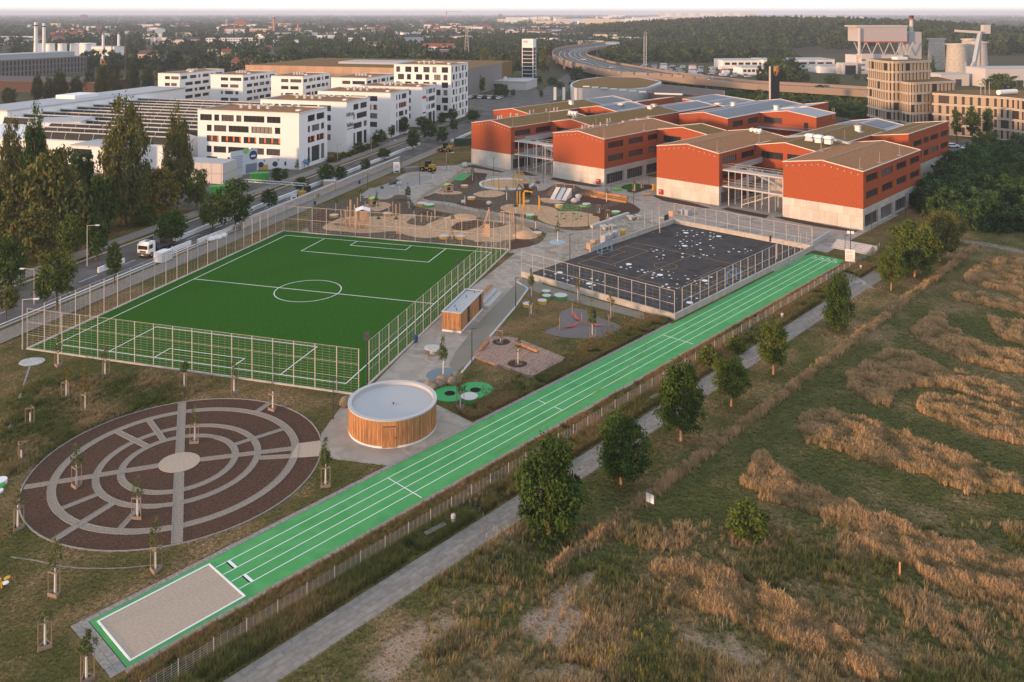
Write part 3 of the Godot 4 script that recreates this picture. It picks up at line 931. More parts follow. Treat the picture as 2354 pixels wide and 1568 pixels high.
		for k in cuts.size() - 1:
			var r := MB.new()
			var a: float = cuts[k] - (0.12 if k == 0 else 0.0)
			var z: float = cuts[k + 1]
			var met: bool = a >= solar_from - 0.2
			var y := 0.06
			var mid := t0 + w * 0.5
			r.quad(st(a, t0, hl + y), st(a, mid, hm + y), st(z, mid, hm + y), st(z, t0, hl + y))
			r.quad(st(a, mid, hm + y), st(a, t1, hr + y), st(z, t1, hr + y), st(z, mid, hm + y))
			var roof := part(sc, "roof", r.mesh(), M.zinc if met else rm)
			if met and z - a > 8 and i != 14:
				# photovoltaic panels on the slope towards the eave
				var n_s := int((z - a - 3.0) / 1.75)
				var n_t := int((w * 0.5 - 1.6) / 1.05)
				for side_k in ([0,1] if i != 11 else []):
					var pm := MB.new()
					for x in n_s:
						for t in n_t:
							var fr0 := (0.8 + t * 1.05) / (w * 0.5)
							var fr1 := (0.8 + t * 1.05 + 1.0) / (w * 0.5)
							var tt0 := t0 + w * 0.5 * fr0 if side_k == 0 else mid + w * 0.5 * fr0
							var tt1 := t0 + w * 0.5 * fr1 if side_k == 0 else mid + w * 0.5 * fr1
							var y0 := (lerpf(hl, hm, fr0) if side_k == 0 else lerpf(hm, hr, fr0)) + 0.16
							var y1 := (lerpf(hl, hm, fr1) if side_k == 0 else lerpf(hm, hr, fr1)) + 0.16
							var sa := a + 1.5 + x * 1.75
							pm.quad(st(sa, tt0, y0), st(sa, tt1, y1), st(sa + 1.69, tt1, y1), st(sa + 1.69, tt0, y0))
					var pv := part(roof, "solar_panels", pm.mesh(), M.solar)
					pv.set_meta("kind", "stuff")
			# gravel strips and ridge line on the green roofs
			if not met:
				var g := MB.new()
				g.bar(st(a + 0.3, mid, hm + 0.08), st(z - 0.3, mid, hm + 0.08), 0.28,0.05)
				part(roof, "ridge_strip", g.mesh(), M.slab)
		# metal coping round the roof edge
		var cp := MB.new()
		var cs := 0.26
		var midt := t0 + w * 0.5
		cp.bar(st(s0 - 0.02, t0, hl + 0.1), st(s0 - 0.02, midt, hm + 0.1), cs, 0.16)
		cp.bar(st(s0 - 0.02, midt, hm + 0.1), st(s0 - 0.02, t1, hr + 0.1), cs, 0.16)
		cp.bar(st(s1, t0, hl + 0.1), st(s1, midt, hm + 0.1), cs, 0.16)
		cp.bar(st(s1, midt, hm + 0.1), st(s1, t1, hr + 0.1), cs, 0.16)
		cp.bar(st(s0, t0, hl + 0.1), st(s1, t0, hl + 0.1), cs, 0.16)
		cp.bar(st(s0, t1, hr + 0.1), st(s1, t1, hr + 0.1), cs, 0.16)
		part(sc, "coping", cp.mesh(), M.coping)

# ---------------------------------------------------------------- circular garden, pavilion, shed, deck
func arc_path(parent: Node3D, c: Vector2, r: float, w: float, a0: float, a1: float, y: float, m: Material):
	var b := MB.new()
	b.ring(v3(c), r - w, r + w, y, maxi(6, int(absf(a1 - a0) * 14)), a0, a1,0.03)
	part(parent, "gravel_path", b.mesh(), m)
func build_garden():
	var c := Vector2(-32.55,-82.15)
	var g := thing("circular_garden", "large round garden of dark mulch beds ringed by gravel paths", "garden")
	var b := MB.new()
	b.prism(ellipse(c, 13.5,13.5,0,90), 0,0.03)
	part(g, "mulch_bed", b.mesh(), M.mulch)
	var gp: Material = M.gravel
	for r in [5.2,7.35,11.0]: arc_path(g, c, r, 0.27 if r < 10 else 0.32,0, TAU, 0.055, gp)
	b = MB.new()
	b.prism(ellipse(c, 1.95,1.85,0.3,36), 0,0.066)
	part(g, "gravel_disc", b.mesh(), M.pit_sand)
	for sp in [[-110.4,1.9,13.4,0.37],[69.2,1.9,13.4,0.4],[161,1.9,13.4,0.33],[-14,1.9,10.7,0.3],[-38,5.4,10.7,0.24],[-128,5.4,10.7,0.25],[-146,5.4,10.7,0.28],[133.9,7.6,10.7,0.25],[115,7.6,13.4,0.3],[94.6,7.6,10.7,0.22],[-67,11.3,13.4,0.28],[-6,7.6,10.7,0.28]]:
		var a: float = deg_to_rad(sp[0])
		var d := Vector2(cos(a), sin(a))
		var q := d.orthogonal() * (sp[3] as float)
		var k := MB.new()
		k.prism(PackedVector2Array([c + d * sp[1] - q, c + d * sp[2] - q, c + d * sp[2] + q, c + d * sp[1] + q]), 0,0.06)
		part(g, "gravel_path", k.mesh(), gp)
		for sg in [-1.0,1.0]:
			var e := MB.new()
			e.bar(v3(c + d * sp[1] + q * sg * 1.08,0.045), v3(c + d * sp[2] + q * sg * 1.08,0.045), 0.06,0.09)
			part(g, "path_edging", e.mesh(), M.slab)
	# wide entry from the pavilion side
	b = MB.new()
	var e0 := c + Vector2.from_angle(deg_to_rad(-14)) * 10.7
	b.prism(PackedVector2Array([e0 + Vector2(0.3,-1.0), c + Vector2.from_angle(deg_to_rad(-18)) * 13.6, c + Vector2.from_angle(deg_to_rad(-5)) * 13.6, c + Vector2.from_angle(deg_to_rad(-4)) * 10.6]), 0,0.058)
	part(g, "gravel_entry", b.mesh(), M.pit_sand)
	b = MB.new()
	b.ring(v3(c), 13.5,13.62,0.08,100,0, TAU, 0.08)
	part(g, "steel_edging", b.mesh(), M.slab)
	for r in [4.9,5.5,7.05,7.65,10.65,11.35]:
		b = MB.new()
		b.ring(v3(c), r - 0.03, r + 0.03,0.075,80,0, TAU, 0.05)
		part(g, "path_edging", b.mesh(), M.slab)

func build_pavilion():
	var c := Vector2(-12.72,-89.4)
	var g := thing("round_pavilion", "round timber-clad pavilion with flat pale grey roof", "pavilion", v3(c))
	var R := 4.6
	var h := 2.85
	var b := MB.new()
	b.lathe([[R - 0.06,0.0],[R - 0.06, h - 0.1]],96)
	part(g, "wall_core", b.mesh(), M.frame_dark)
	b = MB.new()
	b.lathe([[R + 0.02,0.0],[R + 0.02,0.22],[R - 0.1,0.22]],96)
	part(g, "concrete_plinth", b.mesh(), M.white_paint)
	var n := 128
	var door := 0.0
	# the door faces the running track
	var da := deg_to_rad(86.0)
	for i in n:
		var a := TAU * i / n
		var inset := 0.0
		var w := 0.2 + 0.018 * sin(i * 2.7)
		if absf(angle_difference(a, da)) < 0.165: continue
		var k: int = (i * 7 + i / 5) % 5
		part(g, "board", box_mesh(w, h - 0.28,0.05 + 0.03 * (i % 2)), M["board%d" % k], Vector3(cos(a) * R, (h + 0.12) * 0.5 + 0.02, sin(a) * R), PI / 2 - a)
	var dr := part(g, "door", box_mesh(1.5,2.1,0.07), M.board1, Vector3(cos(da) * (R - 0.02), 1.12, sin(da) * (R - 0.02)), PI / 2 - da)
	for x in 6: part(dr, "door_board", box_mesh(0.21,2.06,0.03), M["board%d" % (x % 4)], Vector3(-0.61 + x * 0.245,0,0.05))
	part(dr, "handle", box_mesh(0.05,0.2,0.06), M.dark_metal, Vector3(0.62,-0.05,0.1))
	part(g, "lintel_boards", box_mesh(1.5,0.5,0.06), M.board2, Vector3(cos(da) * (R - 0.02), 2.5, sin(da) * (R - 0.02)), PI / 2 - da)
	b = MB.new()
	b.prism(ellipse(Vector2.ZERO, R - 0.3, R - 0.3,0,96), 0, h - 0.32, false)
	part(g, "roof", b.mesh(), M.roof_white)
	b = MB.new()
	b.lathe([[R + 0.1, h - 0.12],[R + 0.1, h + 0.04],[R - 0.3, h + 0.02],[R - 0.3, h - 0.34]],96, Vector3.ZERO, false)
	part(g, "parapet_coping", b.mesh(), M.coping_grey)
	b = MB.new()
	b.tube(Vector3(0.15, h - 0.32,0.5), Vector3(0.15, h - 0.05,0.5), 0.07,0.07,8)
	part(g, "vent_pipe", b.mesh(), M.dark_metal)
	part(g, "pipe_collar", box_mesh(0.5,0.05,0.5), M.roof_white, Vector3(0.15, h - 0.29,0.5))

func build_shed():
	var o := pf(113.7,-40.3)
	var g := thing("timber_shed", "long timber-clad shed with flat pale roof beside the pitch fence", "shed", o, PI / 2 - PITCH_ANGLE)
	# local x runs along the pitch, z across it
	var lx := 9.8
	var lz := 2.75
	var h := 2.75
	var b := MB.new()
	b.box(Vector3(0, h * 0.5 - 0.1,0), Vector3(lx - 0.1, h - 0.3, lz - 0.1))
	part(g, "wall_core", b.mesh(), M.frame_dark)
	b = MB.new()
	b.box(Vector3(0,0.14,0), Vector3(lx + 0.02,0.28, lz + 0.02))
	part(g, "concrete_plinth", b.mesh(), M.white_paint)
	var doors := [[-2.2,-1.2],[2.9,3.9]]
	for sd in [-1.0,1.0]:
		var n := 44
		for i in n:
			var x := -lx * 0.5 + (i + 0.5) * lx / n
			if sd > 0 and ((x > doors[0][0] and x < doors[0][1]) or (x > doors[1][0] and x < doors[1][1])): continue
			part(g, "board", box_mesh(lx / n - 0.012, h - 0.35,0.05 + 0.02 * (i % 2)), M["board%d" % ((i * 3 + i / 4) % 5)], Vector3(x, h * 0.5 + 0.12, sd * lz * 0.5))
		for i in 12:
			var z := -lz * 0.5 + (i + 0.5) * lz / 12
			part(g, "board", box_mesh(0.05 + 0.02 * (i % 2), h - 0.35, lz / 12 - 0.012), M["board%d" % ((i * 3 + i / 4) % 5)], Vector3(sd * lx * 0.5, h * 0.5 + 0.12, z))
	for d in doors:
		var dd := part(g, "door", box_mesh(0.98,2.15,0.05), M.frame_dark, Vector3((d[0] + d[1]) * 0.5,1.25, lz * 0.5 - 0.03))
		part(dd, "handle", box_mesh(0.04,0.16,0.05), M.galvanised, Vector3(0.38,-0.05,0.05))
	b = MB.new()
	b.box(Vector3(0, h - 0.16,0), Vector3(lx - 0.3,0.05, lz - 0.3))
	part(g, "roof", b.mesh(), M.roof_white)
	b = MB.new()
	for s in [-1.0,1.0]:
		b.box(Vector3(0, h, s * (lz * 0.5 - 0.05)), Vector3(lx + 0.16,0.12,0.24))
		b.box(Vector3(s * (lx * 0.5 - 0.05), h, 0), Vector3(0.24,0.124, lz - 0.14))
	part(g, "parapet_coping", b.mesh(), M.coping_grey)
	for q in [[-3.6,0.3],[-2.4,-0.4],[1.8,-0.2],[4.0,0.3]]:
		b = MB.new()
		b.tube(Vector3(q[0], h - 0.14, q[1]), Vector3(q[0], h + 0.18, q[1]), 0.06,0.06,8)
		part(g, "vent_pipe", b.mesh(), M.dark_metal)
	# stepped bench beyond the shed
	var s := thing("tiered_bench", "tiered concrete and timber bench at the end of the timber shed", "bench", pf(122.3,-39.4), PI / 2 - PITCH_ANGLE)
	part(s, "lower_step", box_mesh(7.0,0.4,0.8), M.pale_concrete, Vector3(0,0.2,0.9))
	part(s, "middle_step", box_mesh(7.0,0.8,0.7), M.pale_concrete, Vector3(0,0.4,0.13))
	part(s, "timber_seat", box_mesh(6.6,0.1,0.6), M.board0, Vector3(0.3,1.25,-0.55))
	part(s, "back_step", box_mesh(7.0,1.18,0.64), M.pale_concrete, Vector3(0,0.59,-0.55))

func rounded(p: PackedVector2Array, r: float) -> PackedVector2Array:
	var o := PackedVector2Array()
	var n := p.size()
	for i in n:
		var a := p[(i - 1 + n) % n]
		var b := p[i]
		var c := p[(i + 1) % n]
		var q0 := b + (a - b).normalized() * r
		var q1 := b + (c - b).normalized() * r
		for k in 6: o.append(q0.lerp(b, k / 5.0).lerp(b.lerp(q1, k / 5.0), k / 5.0))
	return o
func build_deck():
	var poly := rounded(pts([-5.05,-107.2,-3.32,-113.5,0.21,-113.3,6.99,-106.3,2.39,-100.9]), 0.8)
	var holes := [[Vector2(-1.42,-111.6), 1.25],[Vector2(0.68,-104.7), 1.3]]
	var g := thing("timber_deck", "weathered timber deck with two round tree openings", "deck")
	var ctr := Vector2.ZERO
	for p in poly: ctr += p
	ctr /= poly.size()
	var dir := (Vector2(-1.57,-110.3) - Vector2(-3.48,-106.3)).normalized()
	var nrm := dir.orthogonal()
	var w := 0.145
	for i in range(-45,46):
		var o := ctr + nrm * (i * w)
		var strip := PackedVector2Array([o - dir * 12 - nrm * (w * 0.5 - 0.008), o + dir * 12 - nrm * (w * 0.5 - 0.008), o + dir * 12 + nrm * (w * 0.5 - 0.008), o - dir * 12 + nrm * (w * 0.5 - 0.008)])
		for q in Geometry2D.intersect_polygons(strip, poly):
			var left := [q]
			for h in holes:
				var nx := []
				for l in left: nx.append_array(Geometry2D.clip_polygons(l, ellipse(h[0], h[1], h[1],0,28)))
				left = nx
			for l in left:
				if l.size() < 3 or Geometry2D.is_polygon_clockwise(l): continue
				var b := MB.new()
				b.prism(l, 0.26,0.32)
				part(g, "plank", b.mesh(), M["deck%d" % posmod(i * 3 + i / 7,5)])
	var b := MB.new()
	for i in poly.size():
		var a := poly[i]
		var c := poly[(i + 1) % poly.size()]
		b.quad(v3(a, 0), v3(c, 0), v3(c, 0.31), v3(a, 0.31))
	part(g, "rim_board", b.mesh(), M.stake_wood)
	for h in holes:
		b = MB.new()
		b.prism(ellipse(h[0], h[1], h[1],0,28), 0,0.12)
		part(g, "planting_soil", b.mesh(), M.soil)
		b = MB.new()
		b.ring(v3(h[0]), h[1] - 0.05, h[1],0.325,28,0, TAU, 0.3)
		part(g, "opening_rim", b.mesh(), M.stake_wood)
	for q in [[Vector2(-4.05,-108.6), Vector2(-3.19,-111.1), "small timber bench on the deck edge by the cobbled strip", M.board0],[Vector2(0.78,-110.5), Vector2(3.37,-107.8), "bright timber beam bench on the deck beside the tree opening", M.board3]]:
		var m: Vector2 = (q[0] + q[1]) * 0.5
		var d: Vector2 = q[1] - q[0]
		var t := thing("beam_bench", q[2], "bench", v3(m, 0.32), -d.angle())
		part(t, "seat_beam", box_mesh(d.length(), 0.22,0.42), q[3], Vector3(0,0.24,0))
		for sg in [-1,1]: part(t, "foot", box_mesh(0.2,0.13,0.36), M.dark_metal, Vector3(sg * d.length() * 0.38,0.065,0))

# ---------------------------------------------------------------- small things on the lawns
func drum(p: Vector2, r: float, h: float, m: String, label: String, group := "round play stools"):
	var t := thing("round_stool", label, "stool", v3(p), 0, group)
	var b := MB.new()
	b.lathe([[r, 0.0],[r, h]],28)
	part(t, "side", b.mesh(), M[m])
	b = MB.new()
	b.prism(ellipse(Vector2.ZERO, r + 0.02, r + 0.02,0,28), h - 0.04, h + 0.02)
	part(t, "top", b.mesh(), M.stool_top)
func boulder_mesh(sd: int) -> Mesh:
	return cached("boulder%d" % sd, func():
		var r := RandomNumberGenerator.new()
		r.seed = sd
		var sp := SphereMesh.new()
		sp.radius = 0.5; sp.height = 0.8; sp.radial_segments = 12; sp.rings = 7
		var a := sp.get_mesh_arrays()
		var vv: PackedVector3Array = a[Mesh.ARRAY_VERTEX]
		var nz := FastNoiseLite.new()
		nz.seed = sd; nz.frequency = 1.3
		for i in vv.size(): vv[i] = vv[i] * (1.0 + 0.35 * nz.get_noise_3dv(vv[i])) + Vector3(0,0.28,0)
		var s := SurfaceTool.new()
		s.begin(Mesh.PRIMITIVE_TRIANGLES)
		var ids: PackedInt32Array = a[Mesh.ARRAY_INDEX]
		for i in ids: s.add_vertex(vv[i])
		s.index()
		s.generate_normals()
		return s.commit())
func lamp(p: Vector2, h: float, label: String, turn := 0.0, group := "dark path lamps"):
	var t := thing("path_lamp", label, "lamp post", v3(p), turn, group)
	part(t, "pole", cached("lamppole%.1f" % h, func():
		var b := MB.new()
		b.tube(Vector3.ZERO, Vector3(0, h, 0), 0.07,0.05,8)
		return b.mesh()), M.dark_metal)
	part(t, "lamp_head", box_mesh(0.62,0.07,0.2), M.dark_metal, Vector3(0.24, h, 0))
func floodlight(p: Vector2, h: float, label: String, turn := 0.0):
	var t := thing("floodlight_mast", label, "floodlight", v3(p), turn, "floodlight masts by the pitch")
	var b := MB.new()
	b.tube(Vector3.ZERO, Vector3(0, h, 0), 0.09,0.06,8)
	part(t, "pole", b.mesh(), M.dark_metal)
	part(t, "light_housing", box_mesh(0.75,0.5,0.16), M.dark_metal, Vector3(0, h + 0.22,0.1)).rotation.x = -0.5
	part(t, "light_housing", box_mesh(0.6,0.4,0.14), M.dark_metal, Vector3(0, h + 0.72,0.02)).rotation.x = -0.5

func build_site_things():
	# green safety mats with sunken trampolines, by the pavilion
	var mat := thing("safety_mat", "two joined green rubber circles with black trampolines set in", "play mat")
	for q in [[Vector2(-7.19,-97.03), 2.05],[Vector2(-4.27,-97.9), 2.15]]:
		var b := MB.new()
		b.prism(ellipse(q[0], q[1], q[1],0,48), 0,0.05)
		part(mat, "rubber_circle", b.mesh(), M.play_mat)
		b = MB.new()
		b.prism(ellipse(q[0],0.62,0.62,0,24), 0.04,0.075)
		part(mat, "trampoline", b.mesh(), M.rubber)
	drum(Vector2(-4.85,-95.35), 0.95,0.5, "play_green", "large green stool with white top beside the trampoline mats")
	drum(Vector2(2.38,-125.9), 0.75,0.45, "yellow", "yellow stool with white top under the staked sapling")
	drum(Vector2(4.58,-127.2), 0.68,0.5, "yellow", "yellow stool with white top between green stools and sapling")
	drum(Vector2(5.36,-131.5), 0.68,0.5, "play_green", "small green stool near the court wall, farther of a pair")
	drum(Vector2(5.34,-129.4), 0.68,0.5, "play_green", "small green stool of a pair, next to the yellow stool")
	drum(Vector2(7.51,-129.4), 1.0,0.55, "play_green", "broad green stool with white top near the court wall")
	for q in [[Vector2(-8.36,-102.0), 2.05, "pale_slate", "grey disc round the bare-stemmed tree by the pavilion"],[Vector2(8.72,-161.2), 1.6, "pale_blue", "pale blue disc round the young tree on the plaza"]]:
		var k := thing("tree_disc", q[3], "tree surround", v3(q[0]))
		var b := MB.new()
		b.ring(Vector3.ZERO, 0.28, q[1],0.05,36,0, TAU, 0.04)
		part(k, "disc", b.mesh(), M[q[2]])
	# boulders by the trampoline mats and the pavilion
	var bl := pts([-9.23,-98.2,-8.73,-98.9,-8.21,-99.54,-7.52,-99.87,-7.13,-99.48,-6.7,-100.5,-6.36,-99.7,-9.62,-98.58])
	for i in bl.size():
		single("boulder", boulder_mesh(i % 4), M.boulder, "brown boulder in the row above the trampoline mats", "boulder", "boulders by the mats", v3(bl[i]), i * 1.3).scale = Vector3.ONE * (1.0 + 0.3 * ((i * 7) % 3))
	single("boulder", boulder_mesh(2), M.boulder, "lone brown boulder on the lawn beside the round pavilion", "boulder", "", v3(Vector2(-18.67,-94.09)), 0.4).scale = Vector3.ONE * 1.5
	# concrete table by the shed
	var tb := thing("round_table", "round pale concrete table on the paved walk by the shed", "table", v3(Vector2(-10.18,-108.6)))
	var b := MB.new(); b.lathe([[0.45,0],[0.45,0.6]],20)
	part(tb, "base", b.mesh(), M.pale_concrete)
	b = MB.new(); b.prism(ellipse(Vector2.ZERO, 1.25,0.95,0.5,36), 0.6,0.74)
	part(tb, "table_top", b.mesh(), M.pale_concrete)
	# litter bins
	for q in [[Vector2(-12.85,-112.1), "blue", "blue litter bin hung at the pitch fence"],[Vector2(52.02,-138.7), "blue", "blue bin in the verge beside the running track"],[Vector2(-45.1,-192.0), "blue", "blue bin at the street wall by the play tower"],[Vector2(-39.23,-215.9), "blue", "blue bin on the street wall near the crushed stone"]]:
		var t := thing("litter_bin", q[2], "litter bin", v3(q[0]))
		b = MB.new(); b.lathe([[0.26,0.15],[0.32,0.95],[0.0,1.05]],14)
		part(t, "drum", b.mesh(), M.bin_blue)
		b = MB.new(); b.tube(Vector3.ZERO, Vector3(0,0.2,0), 0.05,0.05,6)
		part(t, "foot", b.mesh(), M.dark_metal)
	for q in [[Vector2(-5.04,-72.03), "pale grey litter bin beside the bench on the slab path"],[Vector2(38.73,-120.3), "pale grey litter bin by the path near the dark leafy tree"],[Vector2(59.54,-143.2), "pale grey litter bin by the path near the track end"]]:
		var t := thing("litter_bin", q[1], "litter bin", v3(q[0]))
		b = MB.new(); b.lathe([[0.2,0.0],[0.21,0.92],[0.16,1.0],[0.0,1.02]],14)
		part(t, "drum", b.mesh(), M.galvanised)
		b = MB.new(); b.lathe([[0.225,0.62],[0.225,0.68]],14)
		part(t, "band", b.mesh(), M.dark_metal)
	for q in [[Vector2(-7.26,-70.21), Vector2(-5.7,-71.61), "grey slatted bench without back beside the slab path"],[Vector2(15.64,-94.91), Vector2(16.81,-96.1), "dark bench half hidden behind the leafy path tree"],[Vector2(57.48,-141.5), Vector2(59.05,-142.9), "dark bench by the path near the end of the track"]]:
		var m: Vector2 = (q[0] + q[1]) * 0.5
		var d: Vector2 = q[1] - q[0]
		var t := thing("park_bench", q[2], "bench", v3(m), -d.angle(), "benches along the slab path")
		for i in 4: part(t, "seat_slat", box_mesh(maxf(1.6, d.length()), 0.05,0.1), M.slat_grey, Vector3(0,0.46,-0.19 + i * 0.125))
		for sg in [-1,1]: part(t, "leg", box_mesh(0.07,0.43,0.4), M.dark_metal, Vector3(sg * 0.7,0.215,0))
	# lamps
	lamp(Vector2(0.55,-125.6), 4.41, "dark lamp post at the kerb of the lawn with round stools")
	lamp(Vector2(-5.04,-105.3), 4.43, "dark lamp post at the corner of the timber deck")
	lamp(Vector2(-19.38,-90.95), 4.39, "dark lamp post between circular garden and round pavilion")
	lamp(Vector2(10.34,-149.9), 4.53, "dark lamp post at the open corner of the asphalt court")
	lamp(Vector2(15.51,-170.8), 4.42, "dark lamp post between climbing ring and concrete benches")
	lamp(Vector2(0.69,-162.0), 4.82, "dark lamp post behind the climbing pyramid")
	lamp(Vector2(8.05,-216.7), 4.05, "dark lamp post before the steel galleries near the round sand ring")
	lamp(Vector2(24.02,-203.8), 4.4, "dark lamp post by the timber terrace and the glazed front")
	lamp(Vector2(27.88,-192.6), 2.68, "dark lamp post at the end of the timber terrace")
	lamp(Vector2(34.97,-214.2), 3.9, "dark lamp post in the yard between two gables")
	lamp(Vector2(-5.1,-228.6), 4.49, "dark lamp post before the wall of the first gable")
	lamp(Vector2(-23.63,-214.9), 5.98, "dark lamp post beside the pale slab square")
	lamp(Vector2(-35.94,-209.1), 4.01, "dark lamp post by the street wall near the stone pile")
	lamp(Vector2(-18.23,-234.7), 4.5, "dark lamp post beside the wheel loader")
	lamp(Vector2(-30.4,-231.7), 4.11, "dark lamp post beside the white site cabin")
	lamp(Vector2(71.78,-167.5), 4.34, "dark lamp post at the school corner above the steps", -0.6)
	lamp(Vector2(84.31,-179.8), 5.31, "dark lamp post beside the glazed side of the last gable", -0.6)
	lamp(Vector2(59.32,-149.5), 4.41, "dark lamp post by the white sign at the track end")
	floodlight(Vector2(-17.09,-98.9), 5.55, "floodlight mast at the gap in the pitch fence corner")
	floodlight(Vector2(-8.38,-131.8), 4.48, "floodlight mast beside the timber shed", 2.5)
	# the white construction sign and the twin lamp at the track end
	var sg := thing("site_sign", "white construction board on dark legs at the end of the track", "sign", v3(Vector2(59.31,-147.3)), -0.35)
	part(sg, "board", box_mesh(1.6,2.1,0.08), M.white_paint, Vector3(0,1.45,0))
	for x in [-0.55,0.55]:
		part(sg, "leg", box_mesh(0.1,2.4,0.1), M.dark_metal, Vector3(x, 1.2,-0.1))
	for y in [2.2,1.95,1.5,1.2,0.9]: part(sg, "printed_line", box_mesh(1.0,0.07,0.012), M.print_rust, Vector3(-0.1, y, 0.045))
	var tw := thing("twin_lamp", "tall post with two white lamp heads at the track end", "lamp post", v3(Vector2(62.58,-155.2)), -0.3)
	b = MB.new(); b.tube(Vector3.ZERO, Vector3(0,3.35,0), 0.08,0.06,8)
	part(tw, "pole", b.mesh(), M.dark_metal)
	for x in [-0.35,0.35]: part(tw, "lamp_head", box_mesh(0.5,0.45,0.35), M.white_paint, Vector3(x, 3.46,0))
	# meadow sign and marker stake
	var ms := thing("meadow_sign", "small white double board on a post in the dry grass strip", "sign", v3(Vector2(12.2,-74.21)), -0.7)
	part(ms, "post", box_mesh(0.07,1.2,0.07), M.dark_metal, Vector3(0,0.6,-0.06))
	part(ms, "board", box_mesh(0.36,0.75,0.04), M.white_paint, Vector3(-0.21,1.1,0))
	part(ms, "board", box_mesh(0.36,0.75,0.04), M.white_paint, Vector3(0.21,1.1,0))
	single("marker_stake", box_mesh(0.1,1.3,0.1), M.orange_stake, "pale orange wooden marker stake standing in the meadow", "stake", "", v3(Vector2(30.15,-65.26), 0.65))
	# steps and terrace at the track end
	var stp := thing("stone_steps", "wide pale concrete steps from track level up to the school", "steps", st(158.5,-59.0), PI / 2 - TRACK_ANGLE)
	for i in 6: part(stp, "step", box_mesh(0.62,0.16 * (i + 1), 6.6), M.pale_concrete, Vector3(i * 0.6 - 1.8,0.08 * (i + 1), 0))
	var ramp := thing("ramp_wall", "low pale retaining walls beside the steps at the track end", "wall")
	for q in [[Vector2(55.07,-156.4), Vector2(62.94,-166.2)],[Vector2(67.5,-155.2), Vector2(63.51,-156.4)]]:
		var d: Vector2 = q[1] - q[0]
		part(ramp, "wall_block", box_mesh(d.length(), 0.9,0.25), M.pale_concrete, v3((q[0] + q[1]) * 0.5,0.45), -d.angle())
	# white oval stone disc and line on the west lawn
	var ov := thing("lawn_disc", "pale round gravel disc with a thin path line on the lawn", "path")
	b = MB.new(); b.prism(ellipse(Vector2(-60.56,-105.9), 1.55,1.3,0.2,30), 0,0.05)
	part(ov, "disc", b.mesh(), M.pale_concrete)
	b = MB.new(); b.bar(v3(Vector2(-60.16,-104.8), 0.02), v3(Vector2(-52.56,-87.31), 0.02), 0.22,0.06)
	part(ov, "path_line", b.mesh(), M.slab)
	b = MB.new()
	var cu := pts([-40.51,-67.87,-38.2,-67.42,-36.33,-66.83,-34.33,-66.5,-32.39,-66.44,-30.52,-66.54,-28.47,-66.9])
	for i in cu.size() - 1: b.bar(v3(cu[i],0.02), v3(cu[i + 1],0.02), 0.08,0.06)
	single("lawn_edging", b.mesh(), M.slab, "thin curved stone edging line across the lawn below the garden", "edging")
	# the white cap of a drain, hose
	b = MB.new()
	var hz := pts([18.07,-113.6,17.86,-111.9,17.11,-109.5,16.34,-107.6,15.3,-105.7,13.97,-103.2,12.67,-101.2,11.46,-99.54,9.67,-97.32,7.36,-94.61,4.74,-91.5,2.43,-88.84,0.0,-85.84,-1.69,-83.73])
	for i in hz.size() - 1: b.tube(v3(hz[i],0.05), v3(hz[i + 1],0.05), 0.022,0.022,5)
	single("garden_hose", b.mesh(), M.line_yellow, "thin yellowish hose lying across the green running track", "hose")
	var tl := thing("flower_stool", "small yellow flower-shaped play stool at the lawn edge", "play stool", v3(Vector2(-39.03,-64.23)))
	b = MB.new(); b.tube(Vector3.ZERO, Vector3(0,0.5,0), 0.08,0.08,8)
	part(tl, "stem", b.mesh(), M.yellow)
	for i in 4:
		var a := i * TAU / 4 + 0.4
		b = MB.new(); b.prism(ellipse(Vector2(cos(a), sin(a)) * 0.42,0.24,0.2, a, 16), 0.5,0.56)
		part(tl, "seat_disc", b.mesh(), M.white_paint if i < 2 else M.yellow)
	var fl := thing("disc_stools", "white and green round play stools beside the garden rim", "play stool", v3(Vector2(-47.55,-78.16)))
	for i in 3:
		b = MB.new(); b.prism(ellipse(Vector2(-0.3 + i * 0.35,0.7 * i - 0.3), 0.6 - 0.1 * i, 0.6 - 0.1 * i, 0,22), 0,0.4 - 0.1 * i)
		part(fl, "seat_disc", b.mesh(), M.white_paint if i != 1 else M.play_green)

	# hammock corner: gravel bed, posts and red hammocks
	structure("gravel_bed", sheet(smooth_loop(pts([7.37,-123.9,9.17,-125.2,11.36,-123.9,12.78,-121.2,14.74,-118.9,15.32,-117.1,14.12,-115.0,11.72,-113.6,9.35,-113.5,6.77,-114.0,4.73,-115.3,4.77,-116.4,6.19,-117.8,6.97,-119.7,6.83,-122.0])), 0.02), M.gravel_grey)
	var hp := pts([6.63,-116.6,8.78,-122.3,9.89,-118.5,13.54,-117.5])
	for i in hp.size():
		b = MB.new(); b.tube(Vector3.ZERO, Vector3(0.05 * (i % 2), 1.75,0), 0.1,0.08,8)
		single("hammock_post", b.mesh(), M.stake_wood, ["timber post at the outer end of the first red hammock", "timber post at the back of the gravel hammock bed", "timber post between the red hammocks", "leaning timber post near the court-side sapling"][i], "post", "hammock posts", v3(hp[i]))
	for q in [[hp[0], hp[2], "red net hammock near the deck side of the gravel bed"],[hp[1], hp[2], "red net hammock at the back of the gravel bed"],[hp[2], hp[3], "red net hammock nearest the running track"]]:
		b = MB.new()
		var prev := Vector3.ZERO
		for i in 9:
			var f := i / 8.0
			var p := v3((q[0] as Vector2).lerp(q[1],0.12 + f * 0.76), 0.6 - 0.42 * sin(PI * f))
			if i > 0:
				var d2 := (q[1] - q[0]) as Vector2
				var sd := v3(d2.orthogonal().normalized(), 0) * (0.24 * sin(PI * clampf(f, 0.1,0.9)))
				b.quad(prev - sd, prev + sd, p + sd, p - sd)
				b.quad(prev - sd + Vector3(0,-0.02,0), p - sd + Vector3(0,-0.02,0), p + sd + Vector3(0,-0.02,0), prev + sd + Vector3(0,-0.02,0))
			prev = p
